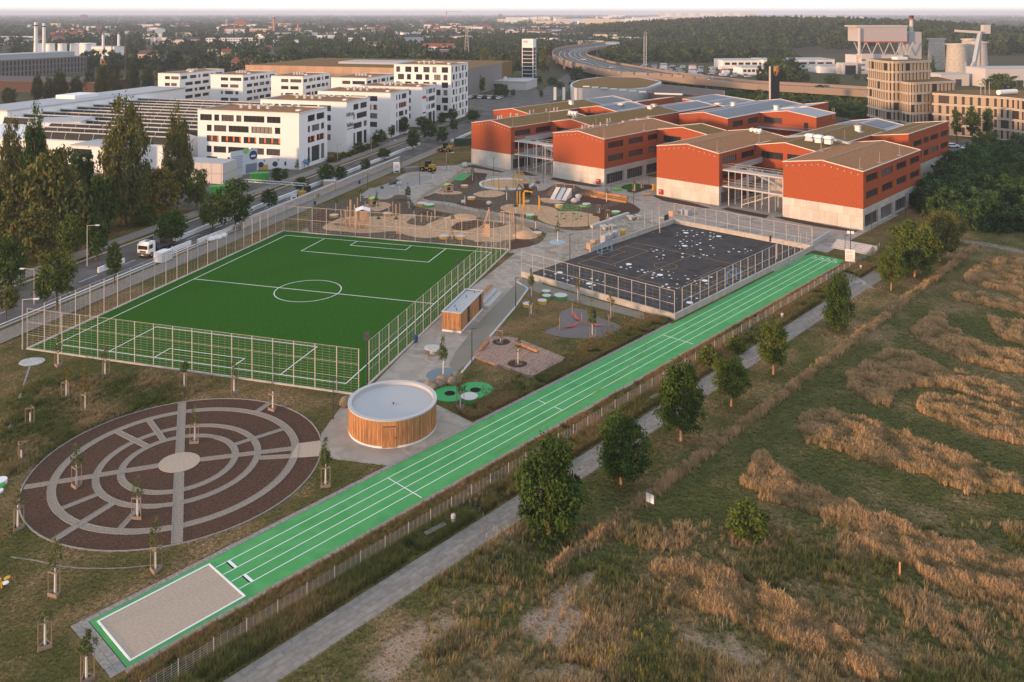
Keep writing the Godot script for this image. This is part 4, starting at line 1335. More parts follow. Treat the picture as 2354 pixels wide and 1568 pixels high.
		single("hammock", b.mesh(), M.hammock_red, q[2], "hammock", "red hammocks")
	# cobbled strip along the walk, kerb of the lawn
	structure("cobbled_strip", sheet(pts([1.87,-139.8,0.89,-137.1,-3.99,-122.0,-7.33,-109.1,-7.9,-104.9,-6.65,-102.4,-5.21,-106.6,-3.3,-113.0,0.38,-125.2,2.56,-133.9,4.05,-132.1,18.97,-120.4,19.4,-123.1,4.19,-136.8]), 0.022), M.cobble)
	var kb := thing("lawn_kerb", "pale kerb between cobbled strip and the lawn with stools", "kerb")
	var kp := pts([0.89,-137.3,2.56,-133.9,0.38,-125.2,-3.3,-113.0,-5.07,-106.3,-6.19,-102.6])
	for i in kp.size() - 1:
		var d := kp[i + 1] - kp[i]
		part(kb, "kerb_stone", box_mesh(d.length() - 0.02,0.14,0.3), M.pale_concrete, v3((kp[i] + kp[i + 1]) * 0.5,0.04), -d.angle())
	# wire mesh boundary fence beside the slab path
	var wf := thing("boundary_fence", "long low wire mesh fence between running track and slab path", "fence")
	fence_run(wf, st(23.5,-53.7), st(161.0,-55.0), 55,0.05,1.35,[], M.galvanised, 0.05,0.16,0.5,0.013)

# ---------------------------------------------------------------- schoolyard and playground
func round_posts(g: Node3D, list: Array, m: Material, r := 0.11, called := "post"):
	# [position, height] pairs
	for q in list:
		var b := MB.new()
		b.tube(v3(q[0]), v3(q[0], q[1]), r, r * 0.85,7)
		part(g, called, b.mesh(), m)
func playhouse(p: Vector2, turn: float, label: String):
	var t := thing("playhouse", label, "playhouse", v3(p), turn, "timber playhouses")
	for x in [-1,1]:
		for z in [-1,1]: part(t, "post", box_mesh(0.14,2.3 if x < 0 and z < 0 else 1.9,0.14), M.pale_wood, Vector3(x * 0.95,0.95, z * 0.8))
	for x in [-1,1]: part(t, "side_wall", box_mesh(0.06,1.25,1.46), M.pale_wood, Vector3(x * 0.95,0.85,0))
	part(t, "back_wall", box_mesh(1.76,1.25,0.06), M.pale_wood, Vector3(0,0.85,-0.8))
	var f := MB.new()
	f.facade(Vector3(-0.88,0,0.8), Vector3(1,0,0), 1.76,0.22,1.5,[[0.3,1.15,0.45,1.25]],0.06)
	part(t, "front_wall", f.mesh(), M.pale_wood)
	part(t, "floor", box_mesh(1.76,0.08,1.46), M.dark_metal, Vector3(0,0.28,0))
	for sg in [-1.0,1.0]: part(t, "roof", box_mesh(1.15,0.07,1.9), M.play_lime, Vector3(sg * 0.52,1.78,0)).rotation.z = -sg * 0.32
func excavator(p: Vector2, turn: float, label: String, s := 1.0):
	var t := thing("mini_excavator", label, "excavator", v3(p), turn)
	t.scale = Vector3.ONE * s
	for z in [-0.75,0.75]:
		var b := MB.new()
		b.prism(PackedVector2Array([Vector2(-1.1,0), Vector2(1.1,0), Vector2(1.3,0.25), Vector2(1.1,0.55), Vector2(-1.1,0.55), Vector2(-1.3,0.25)]), -0.17,0.17, true, true)
		var o := part(t, "track", b.mesh(), M.rubber, Vector3(0,0, z))
		o.rotation.x = -PI / 2
		o.position.y = 0.55
		o.scale = Vector3(1,1,1)
	part(t, "body", box_mesh(2.0,0.7,1.5), M.yellow, Vector3(-0.4,1.05,0))
	part(t, "engine_cover", box_mesh(0.9,0.5,1.4), M.cab_black, Vector3(-1.0,1.6,0))
	part(t, "cab", box_mesh(1.1,1.45,0.95), M.cab_black, Vector3(0.2,2.05,0.2))
	part(t, "cab_roof", box_mesh(1.25,0.1,1.05), M.cab_black, Vector3(0.2,2.83,0.2))
	var a := MB.new(); a.bar(Vector3(0.6,1.3,-0.2), Vector3(1.9,2.7,-0.2), 0.26,0.3)
	part(t, "boom", a.mesh(), M.dark_metal)
	a = MB.new(); a.bar(Vector3(1.85,2.75,-0.2), Vector3(2.7,1.1,-0.2), 0.2,0.24)
	part(t, "stick", a.mesh(), M.dark_metal)
	a = MB.new(); a.prism(PackedVector2Array([Vector2(2.5,-0.55), Vector2(3.0,-0.55), Vector2(2.9,0.15), Vector2(2.6,0.15)]), 0.3,1.1, true, true)
	part(t, "bucket", a.mesh(), M.dark_metal)
func loader(p: Vector2, turn: float, label: String):
	var t := thing("wheel_loader", label, "wheel loader", v3(p), turn, "wheel loaders on the building site")
	for x in [-1.3,1.3]:
		for z in [-0.95,0.95]:
			var b := MB.new(); b.tube(Vector3(x, 0.65, z - 0.25), Vector3(x, 0.65, z + 0.25), 0.65,0.65,14)
			var w := part(t, "wheel", b.mesh(), M.rubber)
			b = MB.new(); b.tube(Vector3(x, 0.65, z - 0.27), Vector3(x, 0.65, z + 0.27), 0.3,0.3,10)
			part(w, "rim", b.mesh(), M.yellow_worn)
	part(t, "chassis", box_mesh(4.0,0.6,1.2), M.yellow_worn, Vector3(0,0.95,0))
	part(t, "engine_hood", box_mesh(1.7,0.8,1.3), M.yellow_worn, Vector3(-1.3,1.6,0))
	part(t, "cab", box_mesh(1.2,1.6,1.3), M.cab_black, Vector3(0.1,2.05,0))
	part(t, "cab_roof", box_mesh(1.4,0.12,1.4), M.dark_metal, Vector3(0.1,2.92,0))
	for z in [-0.55,0.55]:
		var b := MB.new(); b.bar(Vector3(0.7,1.5, z), Vector3(2.6,0.6, z), 0.16,0.22)
		part(t, "lift_arm", b.mesh(), M.dark_metal)
	var k := MB.new()
	k.quad(Vector3(2.5,0.1,1.2), Vector3(3.3,0.1,1.2), Vector3(3.3,0.1,-1.2), Vector3(2.5,0.1,-1.2))
	k.quad(Vector3(2.5,0.1,1.2), Vector3(2.5,0.1,-1.2), Vector3(2.6,1.0,-1.2), Vector3(2.6,1.0,1.2))
	for z in [-1.2,1.2]: k.tri(Vector3(2.5,0.1, z), Vector3(3.3,0.1, z), Vector3(2.6,1.0, z))
	part(t, "bucket", k.mesh(), M.yellow_worn)

func build_playground():
	structure("schoolyard_paving", sheet(pts([-8.02,-156.2,-10.87,-156.2,-25.25,-162.0,-41.52,-164.9,-43.41,-166.1,-38.29,-187.9,-33.08,-212.2,-30.08,-228.1,-27.54,-236.3,-22.56,-241.2,-10.65,-243.8,0.1,-232.7,11.14,-225.8,23.86,-213.7,34.71,-202.8,41.43,-194.3,45.63,-184.9,49.99,-172.4,51.39,-170.4,44.53,-170.4,36.32,-175.0,30.38,-173.7,14.62,-154.9,10.34,-149.9,3.71,-141.1,2.49,-140.7,2.42,-153.4]), 0.006), M.paving)
	structure("play_ground_west", sheet(smooth_loop(pts([-8.79,-156.5,-13.3,-158.4,-22.68,-160.3,-32.47,-163.2,-39.74,-165.8,-44.66,-186.4,-41.82,-194.3,-37.15,-200.2,-29.91,-198.0,-27.98,-203.3,-25.28,-202.0,-23.11,-195.1,-21.53,-191.0,-15.23,-185.6,-8.66,-182.3,-2.46,-176.0,1.41,-174.7,5.03,-172.4,6.89,-169.2,5.99,-162.6,3.71,-158.1,1.27,-157.3,-0.23,-156.1]), 3), 0.012), M.yard)
	structure("play_ground_east", sheet(smooth_loop(pts([-20.85,-198.5,-19.14,-204.7,-15.93,-214.2,-15.92,-225.8,-11.89,-231.5,-7.12,-228.1,-6.03,-220.4,5.64,-214.2,6.45,-207.4,10.83,-211.2,14.02,-204.7,16.11,-203.8,26.53,-194.3,28.55,-187.9,26.81,-183.4,21.03,-179.1,16.6,-172.4,15.11,-170.4,12.61,-169.8,10.24,-171.1,5.84,-176.7,0.08,-182.7,-8.64,-189.4,-14.51,-195.1]), 3), 0.012), M.yard)
	structure("yard_path", sheet(pts([-22.46,-195.9,-21.29,-206.5,-17.02,-220.4,-13.63,-238.7,-12.65,-237.5,-15.47,-219.3,-20.23,-203.8,-21.18,-198.0,-19.37,-195.1,-14.26,-191.8,-8.5,-186.4,0.08,-179.8,5.76,-174.3,10.13,-169.2,11.71,-168.6,6.51,-168.0,5.0,-171.4,1.41,-174.0,-2.45,-175.7,-8.64,-181.9,-15.21,-185.5,-20.53,-190.2]), 0.016), M.yard_path)
	structure("slab_square", sheet(pts([-36.63,-202.1,-35.8,-211.0,-34.47,-211.4,-28.17,-226.0,-21.78,-227.2,-20.82,-223.8,-28.54,-206.7,-30.25,-201.0]), 0.02), M.slab)
	var sand := [
		pts([-38.94,-172.8,-37.59,-178.2,-35.58,-181.0,-29.1,-181.7,-26.19,-182.1,-21.07,-183.2,-22.12,-176.2,-18.3,-173.5,-17.23,-176.2,-12.94,-182.4,-8.96,-183.2,-10.17,-176.8,-12.55,-172.2,-9.76,-169.6,-6.6,-172.2,-3.24,-169.0,-2.28,-163.0,-2.26,-161.3,-6.21,-161.9,-8.6,-163.0,-11.08,-165.1,-14.22,-164.8,-17.31,-164.2,-20.68,-166.0,-23.54,-169.3,-27.4,-168.1,-30.56,-167.8,-34.03,-169.0,-37.55,-170.3]),
		pts([-7.39,-162.0,-5.81,-161.5,-2.73,-162.0,0.38,-163.2,1.97,-164.9,4.26,-168.0,3.68,-171.1,2.08,-174.3,-0.09,-175.0,-2.9,-172.4,-7.69,-168.6]),
		pts([-33.53,-193.2,-29.95,-195.3,-27.67,-192.4,-28.12,-189.2,-29.81,-186.2,-31.85,-187.7,-33.88,-190.0]),
		pts([-18.9,-205.3,-17.12,-207.6,-13.31,-207.2,-12.35,-204.4,-15.61,-203.5]),
		pts([-9.41,-204.2,-7.47,-207.4,-4.51,-208.4,-1.89,-206.0,-2.06,-203.3,-4.34,-200.6,-7.22,-200.6,-8.84,-202.4]),
		pts([-2.64,-189.4,-1.03,-193.0,2.3,-193.0,6.89,-191.8,9.53,-189.4,10.44,-186.4,13.84,-186.4,17.2,-184.1,18.77,-180.5,18.34,-176.3,16.23,-173.7,12.82,-172.7,9.53,-173.0,7.15,-175.7,5.57,-179.1,3.93,-182.7,-0.45,-184.9]),
		pts([6.77,-199.3,9.07,-199.3,11.73,-195.9,12.43,-195.1,9.75,-193.8,7.38,-195.1]),
		pts([20.64,-184.9,22.55,-186.0,24.01,-184.9,23.24,-183.0,21.14,-183.0]),
		pts([15.38,-192.2,17.85,-193.0,17.81,-190.6,15.77,-190.2]),
		pts([2.73,-197.2,4.06,-197.6,3.83,-195.1,2.7,-195.1]),
	]
	for i in sand.size(): structure("play_sand", sheet(smooth_loop(sand[i],6), 0.026 + 0.003 * (i % 2)), M.sand)
	var mul := [
		pts([-13.54,-213.9,-11.47,-230.0,-7.74,-230.6,-6.77,-227.7,-8.86,-220.1,-12.22,-212.4]), pts([-27.63,-197.4,-25.82,-199.5,-24.51,-198.2,-25.38,-196.1]), pts([-12.83,-194.0,-10.41,-197.4,-7.0,-197.4,-4.67,-194.8,-5.49,-190.8,-9.11,-190.0]),
		pts([-20.71,-184.7,-18.17,-185.8,-15.22,-184.7,-16.44,-182.4,-19.28,-182.8]), pts([-12.38,-172.2,-10.74,-177.8,-7.69,-178.2,-6.37,-174.8,-8.99,-170.6,-11.43,-170.3]), pts([15.32,-201.1,19.75,-201.1,23.3,-198.5,20.77,-192.6,16.05,-195.9]),
		pts([17.63,-183.0,22.38,-190.6,26.65,-195.1,28.6,-189.4,28.14,-186.4,25.05,-183.4,21.11,-179.8,18.61,-177.4,18.84,-181.2]), pts([-0.09,-161.5,1.94,-162.6,4.09,-161.5,3.72,-158.7,1.27,-157.0,-0.23,-156.5]), pts([-21.18,-200.8,-18.45,-202.6,-20.28,-199.5]),
		pts([-42.71,-178.2,-42.65,-186.9,-39.75,-188.4,-37.12,-186.2,-37.37,-179.6,-39.37,-175.5]),
	]
	for i in mul.size(): structure("bark_mulch", sheet(smooth_loop(mul[i],6), 0.034 + 0.003 * (i % 2)), M.mulch)
	# planting strips at the foot of the gables
	var pb := [pts([-15.16,-241.2,-11.09,-243.2,-2.13,-232.7,-2.79,-231.5,-10.88,-238.7]), pts([0.99,-232.7,3.67,-232.7,7.06,-226.9,4.88,-226.9,1.2,-229.8]), pts([9.89,-222.0,11.3,-224.7,22.99,-213.2,20.85,-212.2,14.05,-217.2]), pts([33.66,-202.4,34.71,-202.8,41.61,-195.1,44.77,-189.4,42.95,-188.7,35.36,-196.8]), pts([56.43,-181.1,58.32,-181.4,70.06,-169.5,68.68,-168.5,62.96,-172.7,57.98,-178.2]), pts([46.84,-188.5,48.85,-189.8,55.94,-182.5,54.33,-180.1,48.75,-185.9])]
	for q in pb: structure("planting_bed", sheet(q, 0.024), M.soil)
	# white kerb ring with its sand
	var rc: Vector2 = (Vector2(-8.39,-215.7) + Vector2(5.55,-214.7)) * 0.5
	var rr: float = (Vector2(5.55,-214.7) - Vector2(-8.39,-215.7)).length() * 0.5
	structure("play_sand", sheet(ellipse(rc, rr - 0.3, rr - 0.3,0,48), 0.04), M.sand)
	var kr := MB.new(); kr.ring(v3(rc), rr - 0.35, rr, 0.38,40,0.0, TAU * 0.86,0.38)
	single("sand_ring", kr.mesh(), M.white_paint, "white concrete kerb ring round the circular sand area", "kerb")
	# green mat and swing frame
	structure("green_mat", sheet(pts([-16.11,-221.1,-13.88,-229.8,-10.79,-229.8,-12.69,-220.6]), 0.05), M.play_mat)
	var sw := thing("swing_frame", "timber swing frame standing on the green safety mat", "swing")
	for q in [[Vector2(-14.64,-224.6), 2.11],[Vector2(-11.86,-224.2), 2.51]]:
		var b := MB.new()
		b.tube(v3(q[0]) + Vector3(-0.4,0,0.5), v3(q[0], q[1]), 0.1,0.1,7); b.tube(v3(q[0]) + Vector3(0.4,0,-0.5), v3(q[0], q[1]), 0.1,0.1,7)
		part(sw, "leg_pair", b.mesh(), M.pale_wood)
	var cb := MB.new(); cb.tube(v3(Vector2(-14.64,-224.6), 2.11), v3(Vector2(-11.86,-224.2), 2.51), 0.08,0.08,7)
	part(sw, "crossbar", cb.mesh(), M.pale_wood)
	# play tower with hut
	var tw := thing("play_tower", "timber play tower of tall round posts with a white-roofed hut", "play tower")
	round_posts(tw, [[Vector2(-33.31,-172.8), 5.6],[Vector2(-32.4,-172.8), 4.6],[Vector2(-33.32,-181.0), 4.2],[Vector2(-34.35,-173.5), 3.4],[Vector2(-34.44,-179.6), 4.0],[Vector2(-31.94,-172.2), 3.6],[Vector2(-31.28,-172.2), 3.2],[Vector2(-29.88,-172.2), 3.2],[Vector2(-29.47,-172.2), 3.0],[Vector2(-35.49,-177.5), 2.6],[Vector2(-35.72,-176.2), 2.2],[Vector2(-34.41,-175.5), 3.6],[Vector2(-32.57,-186.2), 2.2],[Vector2(-32.82,-193.2), 2.4]], M.pale_wood, 0.13)
	var hp: Vector2 = Vector2(-30.62,-172.2)
	part(tw, "hut_wall", box_mesh(2.3,2.0,0.08), M.pale_wood, v3(hp, 2.6) + Vector3(0,0,0.7), 0.2)
	part(tw, "hut_wall", box_mesh(0.08,2.0,1.9), M.pale_wood, v3(hp, 2.6) + Vector3(1.1,0,-0.3), 0.2)
	part(tw, "hut_wall", box_mesh(0.08,2.0,1.9), M.pale_wood, v3(hp, 2.6) + Vector3(-1.1,0,0.2), 0.2)
	part(tw, "platform", box_mesh(2.6,0.12,2.4), M.pale_wood, v3(hp, 1.5), 0.2)
	for sg in [-1.0,1.0]: part(tw, "hut_roof", box_mesh(1.6,0.08,2.9), M.white_paint, v3(hp, 3.85) + Vector3(sg * 0.75,0,0), 0.2).rotation.z = -sg * 0.3
	part(tw, "platform", box_mesh(1.8,0.12,1.6), M.pale_wood, v3(Vector2(-33.43,-173.5), 1.7), 0.2)
	var br := MB.new(); br.bar(v3(Vector2(-33.43,-173.5), 1.4), v3(Vector2(-37.11,-175.1), 0.2), 0.9,0.08)
	part(tw, "ramp", br.mesh(), M.pale_wood)
	playhouse(Vector2(-31.53,-191.8), 0.5, "timber playhouse with lime green roof near the play tower")
	playhouse(Vector2(-15.76,-207.0), 0.5, "timber playhouse with lime green roof near the green mat")
	var pg := thing("balance_posts", "group of tall crooked timber posts in the big sand area", "climbing posts")
	round_posts(pg, [[Vector2(-26.06,-177.8), 3.4],[Vector2(-25.92,-182.4), 3.0],[Vector2(-24.75,-179.2), 3.2],[Vector2(-24.45,-182.8), 2.6],[Vector2(-22.92,-167.2), 1.9],[Vector2(-22.52,-167.2), 1.1],[Vector2(-22.08,-166.9), 0.8]], M.pale_wood, 0.14)
	pg = thing("balance_posts", "row of timber posts along the low sand hill", "climbing posts")
	round_posts(pg, [[Vector2(-19.04,-176.5), 1.8],[Vector2(-17.87,-177.5), 2.1],[Vector2(-17.08,-178.2), 1.7],[Vector2(-16.45,-179.2), 2.2],[Vector2(-11.15,-176.2), 1.4],[Vector2(-10.68,-176.8), 1.2]], M.pale_wood, 0.14)
	# climbing pyramid
	var cpy := thing("climbing_pyramid", "timber climbing wall leaning on a tripod of poles in the sand", "climbing frame")
	var b0 := Vector2(-5.93,-165.1)
	var b1 := Vector2(-4.34,-164.5)
	var top := v3((b0 + b1) * 0.5 + Vector2(0.6,-1.2), 5.28)
	var kk := MB.new()
	var w0 := v3(b0); var w1 := v3(b1)
	var mid0 := w0.lerp(top, 0.46); var mid1 := w1.lerp(top, 0.46)
	kk.quad(w0, w1, mid1, mid0); kk.quad(w1 + Vector3(0.05,0,-0.08), w0 + Vector3(0.05,0,-0.08), mid0 + Vector3(0.05,0,-0.08), mid1 + Vector3(0.05,0,-0.08))
	part(cpy, "climbing_wall", kk.mesh(), M.pale_wood)
	for q in [w0, w1, top + Vector3(2.2,-top.y, -1.6), top + Vector3(-1.8,-top.y, -2.0)]:
		kk = MB.new(); kk.tube(q, top + (top - q) * 0.05,0.09,0.07,7)
		part(cpy, "pole", kk.mesh(), M.pale_wood)
	kk = MB.new(); kk.tube(v3(Vector2(-8.25,-167.2), 0.15), v3(Vector2(-5.53,-169.6), 1.3), 0.12,0.1,7)
	part(cpy, "balance_log", kk.mesh(), M.pale_wood)
	pg = thing("rope_course", "timber rope course posts and beams behind the pitch fence corner", "climbing frame")
	round_posts(pg, [[Vector2(-2.29,-176.3), 2.4],[Vector2(-1.69,-175.0), 2.6],[Vector2(-0.42,-173.0), 3.2],[Vector2(-0.01,-173.7), 3.0],[Vector2(1.87,-170.4), 3.6],[Vector2(2.33,-174.3), 3.2],[Vector2(0.33,-175.7), 2.4]], M.pale_wood, 0.12)
	kk = MB.new(); kk.bar(v3(Vector2(-0.42,-173.0), 3.1), v3(Vector2(2.33,-174.3), 3.1), 0.12,0.12); kk.bar(v3(Vector2(-2.29,-176.3), 2.3), v3(Vector2(-0.01,-173.7), 2.8), 0.12,0.12)
	part(pg, "beam", kk.mesh(), M.pale_wood)
	# sand hills
	for q in [[Vector2(2.62,-165.8), 2.6,1.0, "small sand hill beside the rope course"],[Vector2(-10.72,-180.3), 3.4,0.7, "low sand hill with posts in the west play area"]]:
		kk = MB.new(); kk.lathe([[q[1],0.0],[q[1] * 0.72, q[2] * 0.45],[q[1] * 0.4, q[2] * 0.85],[0.0, q[2]]],24)
		single("sand_hill", kk.mesh(), M.sand, q[3], "sand hill", "", v3(q[0]))
	# coloured drums
	for q in [[Vector2(-38.38,-180.9), "yellow", "yellow stool by the play tower's mulch bed"],[Vector2(-27.14,-182.6), "yellow", "yellow stool at the edge of the big sand area, near crooked posts"],[Vector2(-20.64,-192.2), "yellow", "yellow stool beside the low green stool on the lawn"],[Vector2(-13.25,-163.9), "yellow", "yellow stool near the pitch fence by the stake"],[Vector2(-10.09,-163.7), "yellow", "yellow stool near the pitch fence, towards the climbing wall"],[Vector2(-11.99,-211.9), "yellow", "yellow cushion stool above the green mound"],[Vector2(-9.56,-198.2), "yellow", "yellow stool on the mulch bed with the white stone"],[Vector2(-18.86,-190.9), "play_green", "low green stool with white top beside a yellow one"],[Vector2(3.98,-181.1), "play_green", "green stool between the winding path and the big oval sand"],[Vector2(16.97,-191.4), "play_green", "green stool near the timber terrace"],[Vector2(22.75,-184.0), "play_green", "green stool on its own sand patch by the concrete benches"],[Vector2(4.94,-166.4), "yellow", "yellow stool on the lawn corner by the plaza"],[Vector2(10.66,-190.2), "yellow", "yellow stool touching the green climbing ring"]]:
		drum(q[0],0.95 if not "low green" in q[2] else 1.2,0.55, q[1], q[2], "playground stools")
	# green climbing ring with sunken trampolines
	var cr := thing("climbing_ring", "green steel climbing ring on posts over the big oval sand", "climbing frame")
	var cc: Vector2 = (Vector2(9.73,-179.8) + Vector2(14.76,-179.1)) * 0.5
	var cw: float = (Vector2(9.73,-179.8) - Vector2(14.76,-179.1)).length() * 0.5
	kk = MB.new()
	for i in 32:
		var a0 := TAU * i / 32; var a1 := TAU * (i + 1) / 32
		kk.tube(v3(cc) + Vector3(cos(a0) * cw, 2.5, sin(a0) * cw * 0.85), v3(cc) + Vector3(cos(a1) * cw, 2.5, sin(a1) * cw * 0.85), 0.06,0.06,6, false)
		if i % 4 == 0: kk.tube(v3(cc) + Vector3(cos(a0) * cw, 2.5, sin(a0) * cw * 0.85), v3(cc) + Vector3(-cos(a0) * cw, 2.5,-sin(a0) * cw * 0.85), 0.02,0.02,5, false)
	part(cr, "ring", kk.mesh(), M.play_green)
	for i in 6:
		var a := TAU * i / 6 + 0.3
		kk = MB.new(); kk.tube(v3(cc) + Vector3(cos(a) * cw, 0, sin(a) * cw * 0.85), v3(cc) + Vector3(cos(a) * cw, 2.5, sin(a) * cw * 0.85), 0.06,0.06,7)
		part(cr, "post", kk.mesh(), M.play_green)
	for p in pts([11.01,-183.9,13.63,-184.0,9.74,-181.6,11.17,-179.3,13.81,-179.4,15.03,-181.7]):
		kk = MB.new(); kk.prism(ellipse(p, 0.36,0.36,0,16), 0.02,0.05)
		part(cr, "stepping_pad", kk.mesh(), M.rubber)
	# yellow poles
	var yp := thing("yellow_poles", "cluster of tall yellow climbing poles in the oval sand", "climbing poles")
	round_posts(yp, [[Vector2(1.2,-193.3), 3.0],[Vector2(1.81,-190.1), 3.68],[Vector2(2.52,-188.5), 3.8],[Vector2(2.79,-190.6), 3.34]], M.yellow, 0.12, "pole")
	yp = thing("yellow_poles", "pair of yellow poles between slide and oval sand", "climbing poles")
	round_posts(yp, [[Vector2(5.97,-187.1), 3.32],[Vector2(6.18,-187.1), 2.87]], M.yellow, 0.1, "pole")
	yp = thing("green_poles", "scattered thin green poles round the white kerb ring", "climbing poles")
	round_posts(yp, [[Vector2(-7.25,-207.9), 3.2],[Vector2(-6.78,-202.8), 3.6],[Vector2(-5.23,-215.0), 2.0],[Vector2(-4.65,-213.2), 2.4],[Vector2(0.29,-211.2), 3.6],[Vector2(0.89,-209.8), 2.4],[Vector2(4.57,-212.2), 3.0],[Vector2(-9.07,-212.2), 2.8]], M.play_green, 0.06, "pole")
	yp = thing("yellow_poles", "single stout yellow pole inside the white kerb ring", "climbing poles")
	round_posts(yp, [[Vector2(-3.29,-207.4), 3.4],[Vector2(-3.12,-206.3), 2.2]], M.yellow, 0.11, "pole")
	# yellow nest carousel
	var nc: Vector2 = Vector2(1.85,-215.4)
	var ns := thing("nest_carousel", "yellow rope nest carousel in the circular sand area", "carousel", v3(nc))
	for k in 3:
		kk = MB.new()
		var rr2: float = [1.75,1.65,1.0][k]
		var yy: float = [1.2,2.2,2.9][k]
		for i in 20: kk.tube(Vector3(cos(TAU * i / 20) * rr2, yy, sin(TAU * i / 20) * rr2), Vector3(cos(TAU * (i + 1) / 20) * rr2, yy, sin(TAU * (i + 1) / 20) * rr2), 0.07,0.07,5, false)
		part(ns, "hoop", kk.mesh(), M.yellow)
	for i in 10:
		var a := TAU * i / 10
		kk = MB.new()
		kk.tube(Vector3(cos(a) * 0.7,0.5, sin(a) * 0.7), Vector3(cos(a) * 1.75,1.2, sin(a) * 1.75), 0.04,0.04,5)
		kk.tube(Vector3(cos(a) * 1.75,1.2, sin(a) * 1.75), Vector3(cos(a) * 1.65,2.2, sin(a) * 1.65), 0.04,0.04,5)
		kk.tube(Vector3(cos(a) * 1.65,2.2, sin(a) * 1.65), Vector3(cos(a) * 1.0,2.9, sin(a) * 1.0), 0.04,0.04,5)
		part(ns, "rib", kk.mesh(), M.yellow)
	kk = MB.new(); kk.tube(Vector3.ZERO, Vector3(0,4.6,0), 0.1,0.08,8)
	part(ns, "mast", kk.mesh(), M.galvanised)
	# slide on the slope, timber terrace
	var s0: Vector2 = Vector2(10.79,-197.6)
	var sl := thing("wide_slide", "wide steel slide between pale concrete flanks on a small slope", "slide", v3(s0), -0.42)
	var dd := Vector3(0,2.1,-4.2)
	for q in [[-0.75,0.75, "chute", "zinc_pale"],[-2.0,-0.8, "flank", "panel3"],[0.8,2.0, "flank", "panel3"]]:
		kk = MB.new()
		kk.quad(Vector3(q[0],0.08,0), Vector3(q[1],0.08,0), Vector3(q[1],2.1,-4.2), Vector3(q[0],2.1,-4.2))
		kk.quad(Vector3(q[0],0,0), Vector3(q[1],0,0), Vector3(q[1],0.08,0), Vector3(q[0],0.08,0))
		kk.tri(Vector3(q[1],0,0), Vector3(q[1],0,-4.2), Vector3(q[1],2.1,-4.2)); kk.tri(Vector3(q[0],0,-4.2), Vector3(q[0],0,0), Vector3(q[0],2.1,-4.2))
		part(sl, q[2], kk.mesh(), M[q[3]])
	for x in [-0.78,0.78]:
		kk = MB.new(); kk.bar(Vector3(x, 0.2,0), Vector3(x, 2.25,-4.2), 0.06,0.2)
		part(sl, "side_rail", kk.mesh(), M.dark_metal)
	kk = MB.new(); kk.bar(Vector3(-2.4,2.9,-4.5), Vector3(2.6,2.9,-4.5), 0.08,0.08)
	for x in [-2.2,0.0,2.4]: kk.bar(Vector3(x, 1.2,-4.5), Vector3(x, 2.9,-4.5), 0.08,0.08)
	part(sl, "top_rail", kk.mesh(), M.pale_wood)
	kk = MB.new(); kk.lathe([[5.5,0.0],[4.2,0.9],[2.6,1.75],[1.0,2.05],[0,2.08]],28)
	var hill := single("slide_hill", kk.mesh(), M.yard, "low earth hill carrying the wide slide", "hill", "", v3(Vector2(12.9,-205.6)))
	var te := thing("timber_terrace", "long stepped timber terrace bench along the playground slope", "bench")
	var ta: Vector2 = Vector2(16.07,-203.3)
	var tb2: Vector2 = Vector2(26.65,-194.4)
	var ua: Vector2 = Vector2(17.25,-205.8)
	var ub: Vector2 = Vector2(27.25,-197.4)
	for q in [[ta, tb2,0.5,0.6],[ua, ub, 0.95,0.6],[ta.lerp(ua, 0.5), tb2.lerp(ub, 0.5), 0.55,0.3]]:
		var d: Vector2 = q[1] - q[0]
		for i in 6: part(te, "timber_beam", box_mesh(d.length() / 6.0 - 0.03, q[2], q[3]), M["board%d" % ((i * 2) % 5)], v3((q[0] as Vector2).lerp(q[1], (i + 0.5) / 6.0), q[2] * 0.5), -d.angle())
	# concrete benches, table tennis tables
	for q in [[Vector2(16.3,-171.8), Vector2(20.78,-177.0), "long pale concrete bench block beside the nearer tennis table"],[Vector2(20.9,-177.6), Vector2(25.32,-182.8), "long pale concrete bench block beside the farther tennis table"]]:
		var d: Vector2 = q[1] - q[0]
		single("concrete_bench", box_mesh(d.length(), 0.62,0.7), M.pale_concrete, q[2], "bench", "concrete bench blocks", v3((q[0] + q[1]) * 0.5,0.31), -d.angle())
	for q in [[Vector2(19.5,-171.0), "pale concrete tennis table near the stacked pallets"],[Vector2(26.01,-179.1), "pale concrete tennis table towards the school gables"]]:
		var t := thing("tennis_table", q[1], "tennis table", v3(q[0]), 0.35, "concrete tennis tables")
		part(t, "table_top", box_mesh(2.9,0.12,1.6), M.pale_concrete, Vector3(0,0.76,0))
		part(t, "net", box_mesh(0.03,0.15,1.6), M.dark_metal, Vector3(0,0.9,0))
		for x in [-0.8,0.8]: part(t, "foot", box_mesh(0.3,0.7,1.1), M.pale_concrete, Vector3(x, 0.35,0))
	# pallets and stacks behind the blue goal
	var k := 0
	for q in [[Vector2(14.6,-156.2), "pallet of pale timber by the court wall opening", "pale_wood", 1.3,1.1],[Vector2(15.38,-157.3), "pallet of pale boxes beside the pale timber", "pale_wood", 1.1,1.4],[Vector2(17.65,-160.9), "wrapped pallet of paving stones behind the blue goal, lower one", "pale_concrete", 1.5,1.3],[Vector2(18.87,-162.0), "wrapped pallet of grey stones behind the blue goal, middle one", "wrap_grey", 1.4,1.4],[Vector2(20.05,-163.5), "wrapped pallet of grey stones behind the blue goal, upper one", "wrap_grey", 1.4,1.5],[Vector2(21.93,-165.8), "pallet of yellow crates behind the court wall", "crate_yellow", 1.7,1.1]]:
		var t := thing("pallet_stack", q[1], "pallet", v3(q[0]), PI / 2 - TRACK_ANGLE + 0.1 * k)
		for z in [-0.45,0,0.45]: part(t, "pallet_runner", box_mesh(1.2,0.12,0.12), M.stake_wood, Vector3(0,0.06, z))
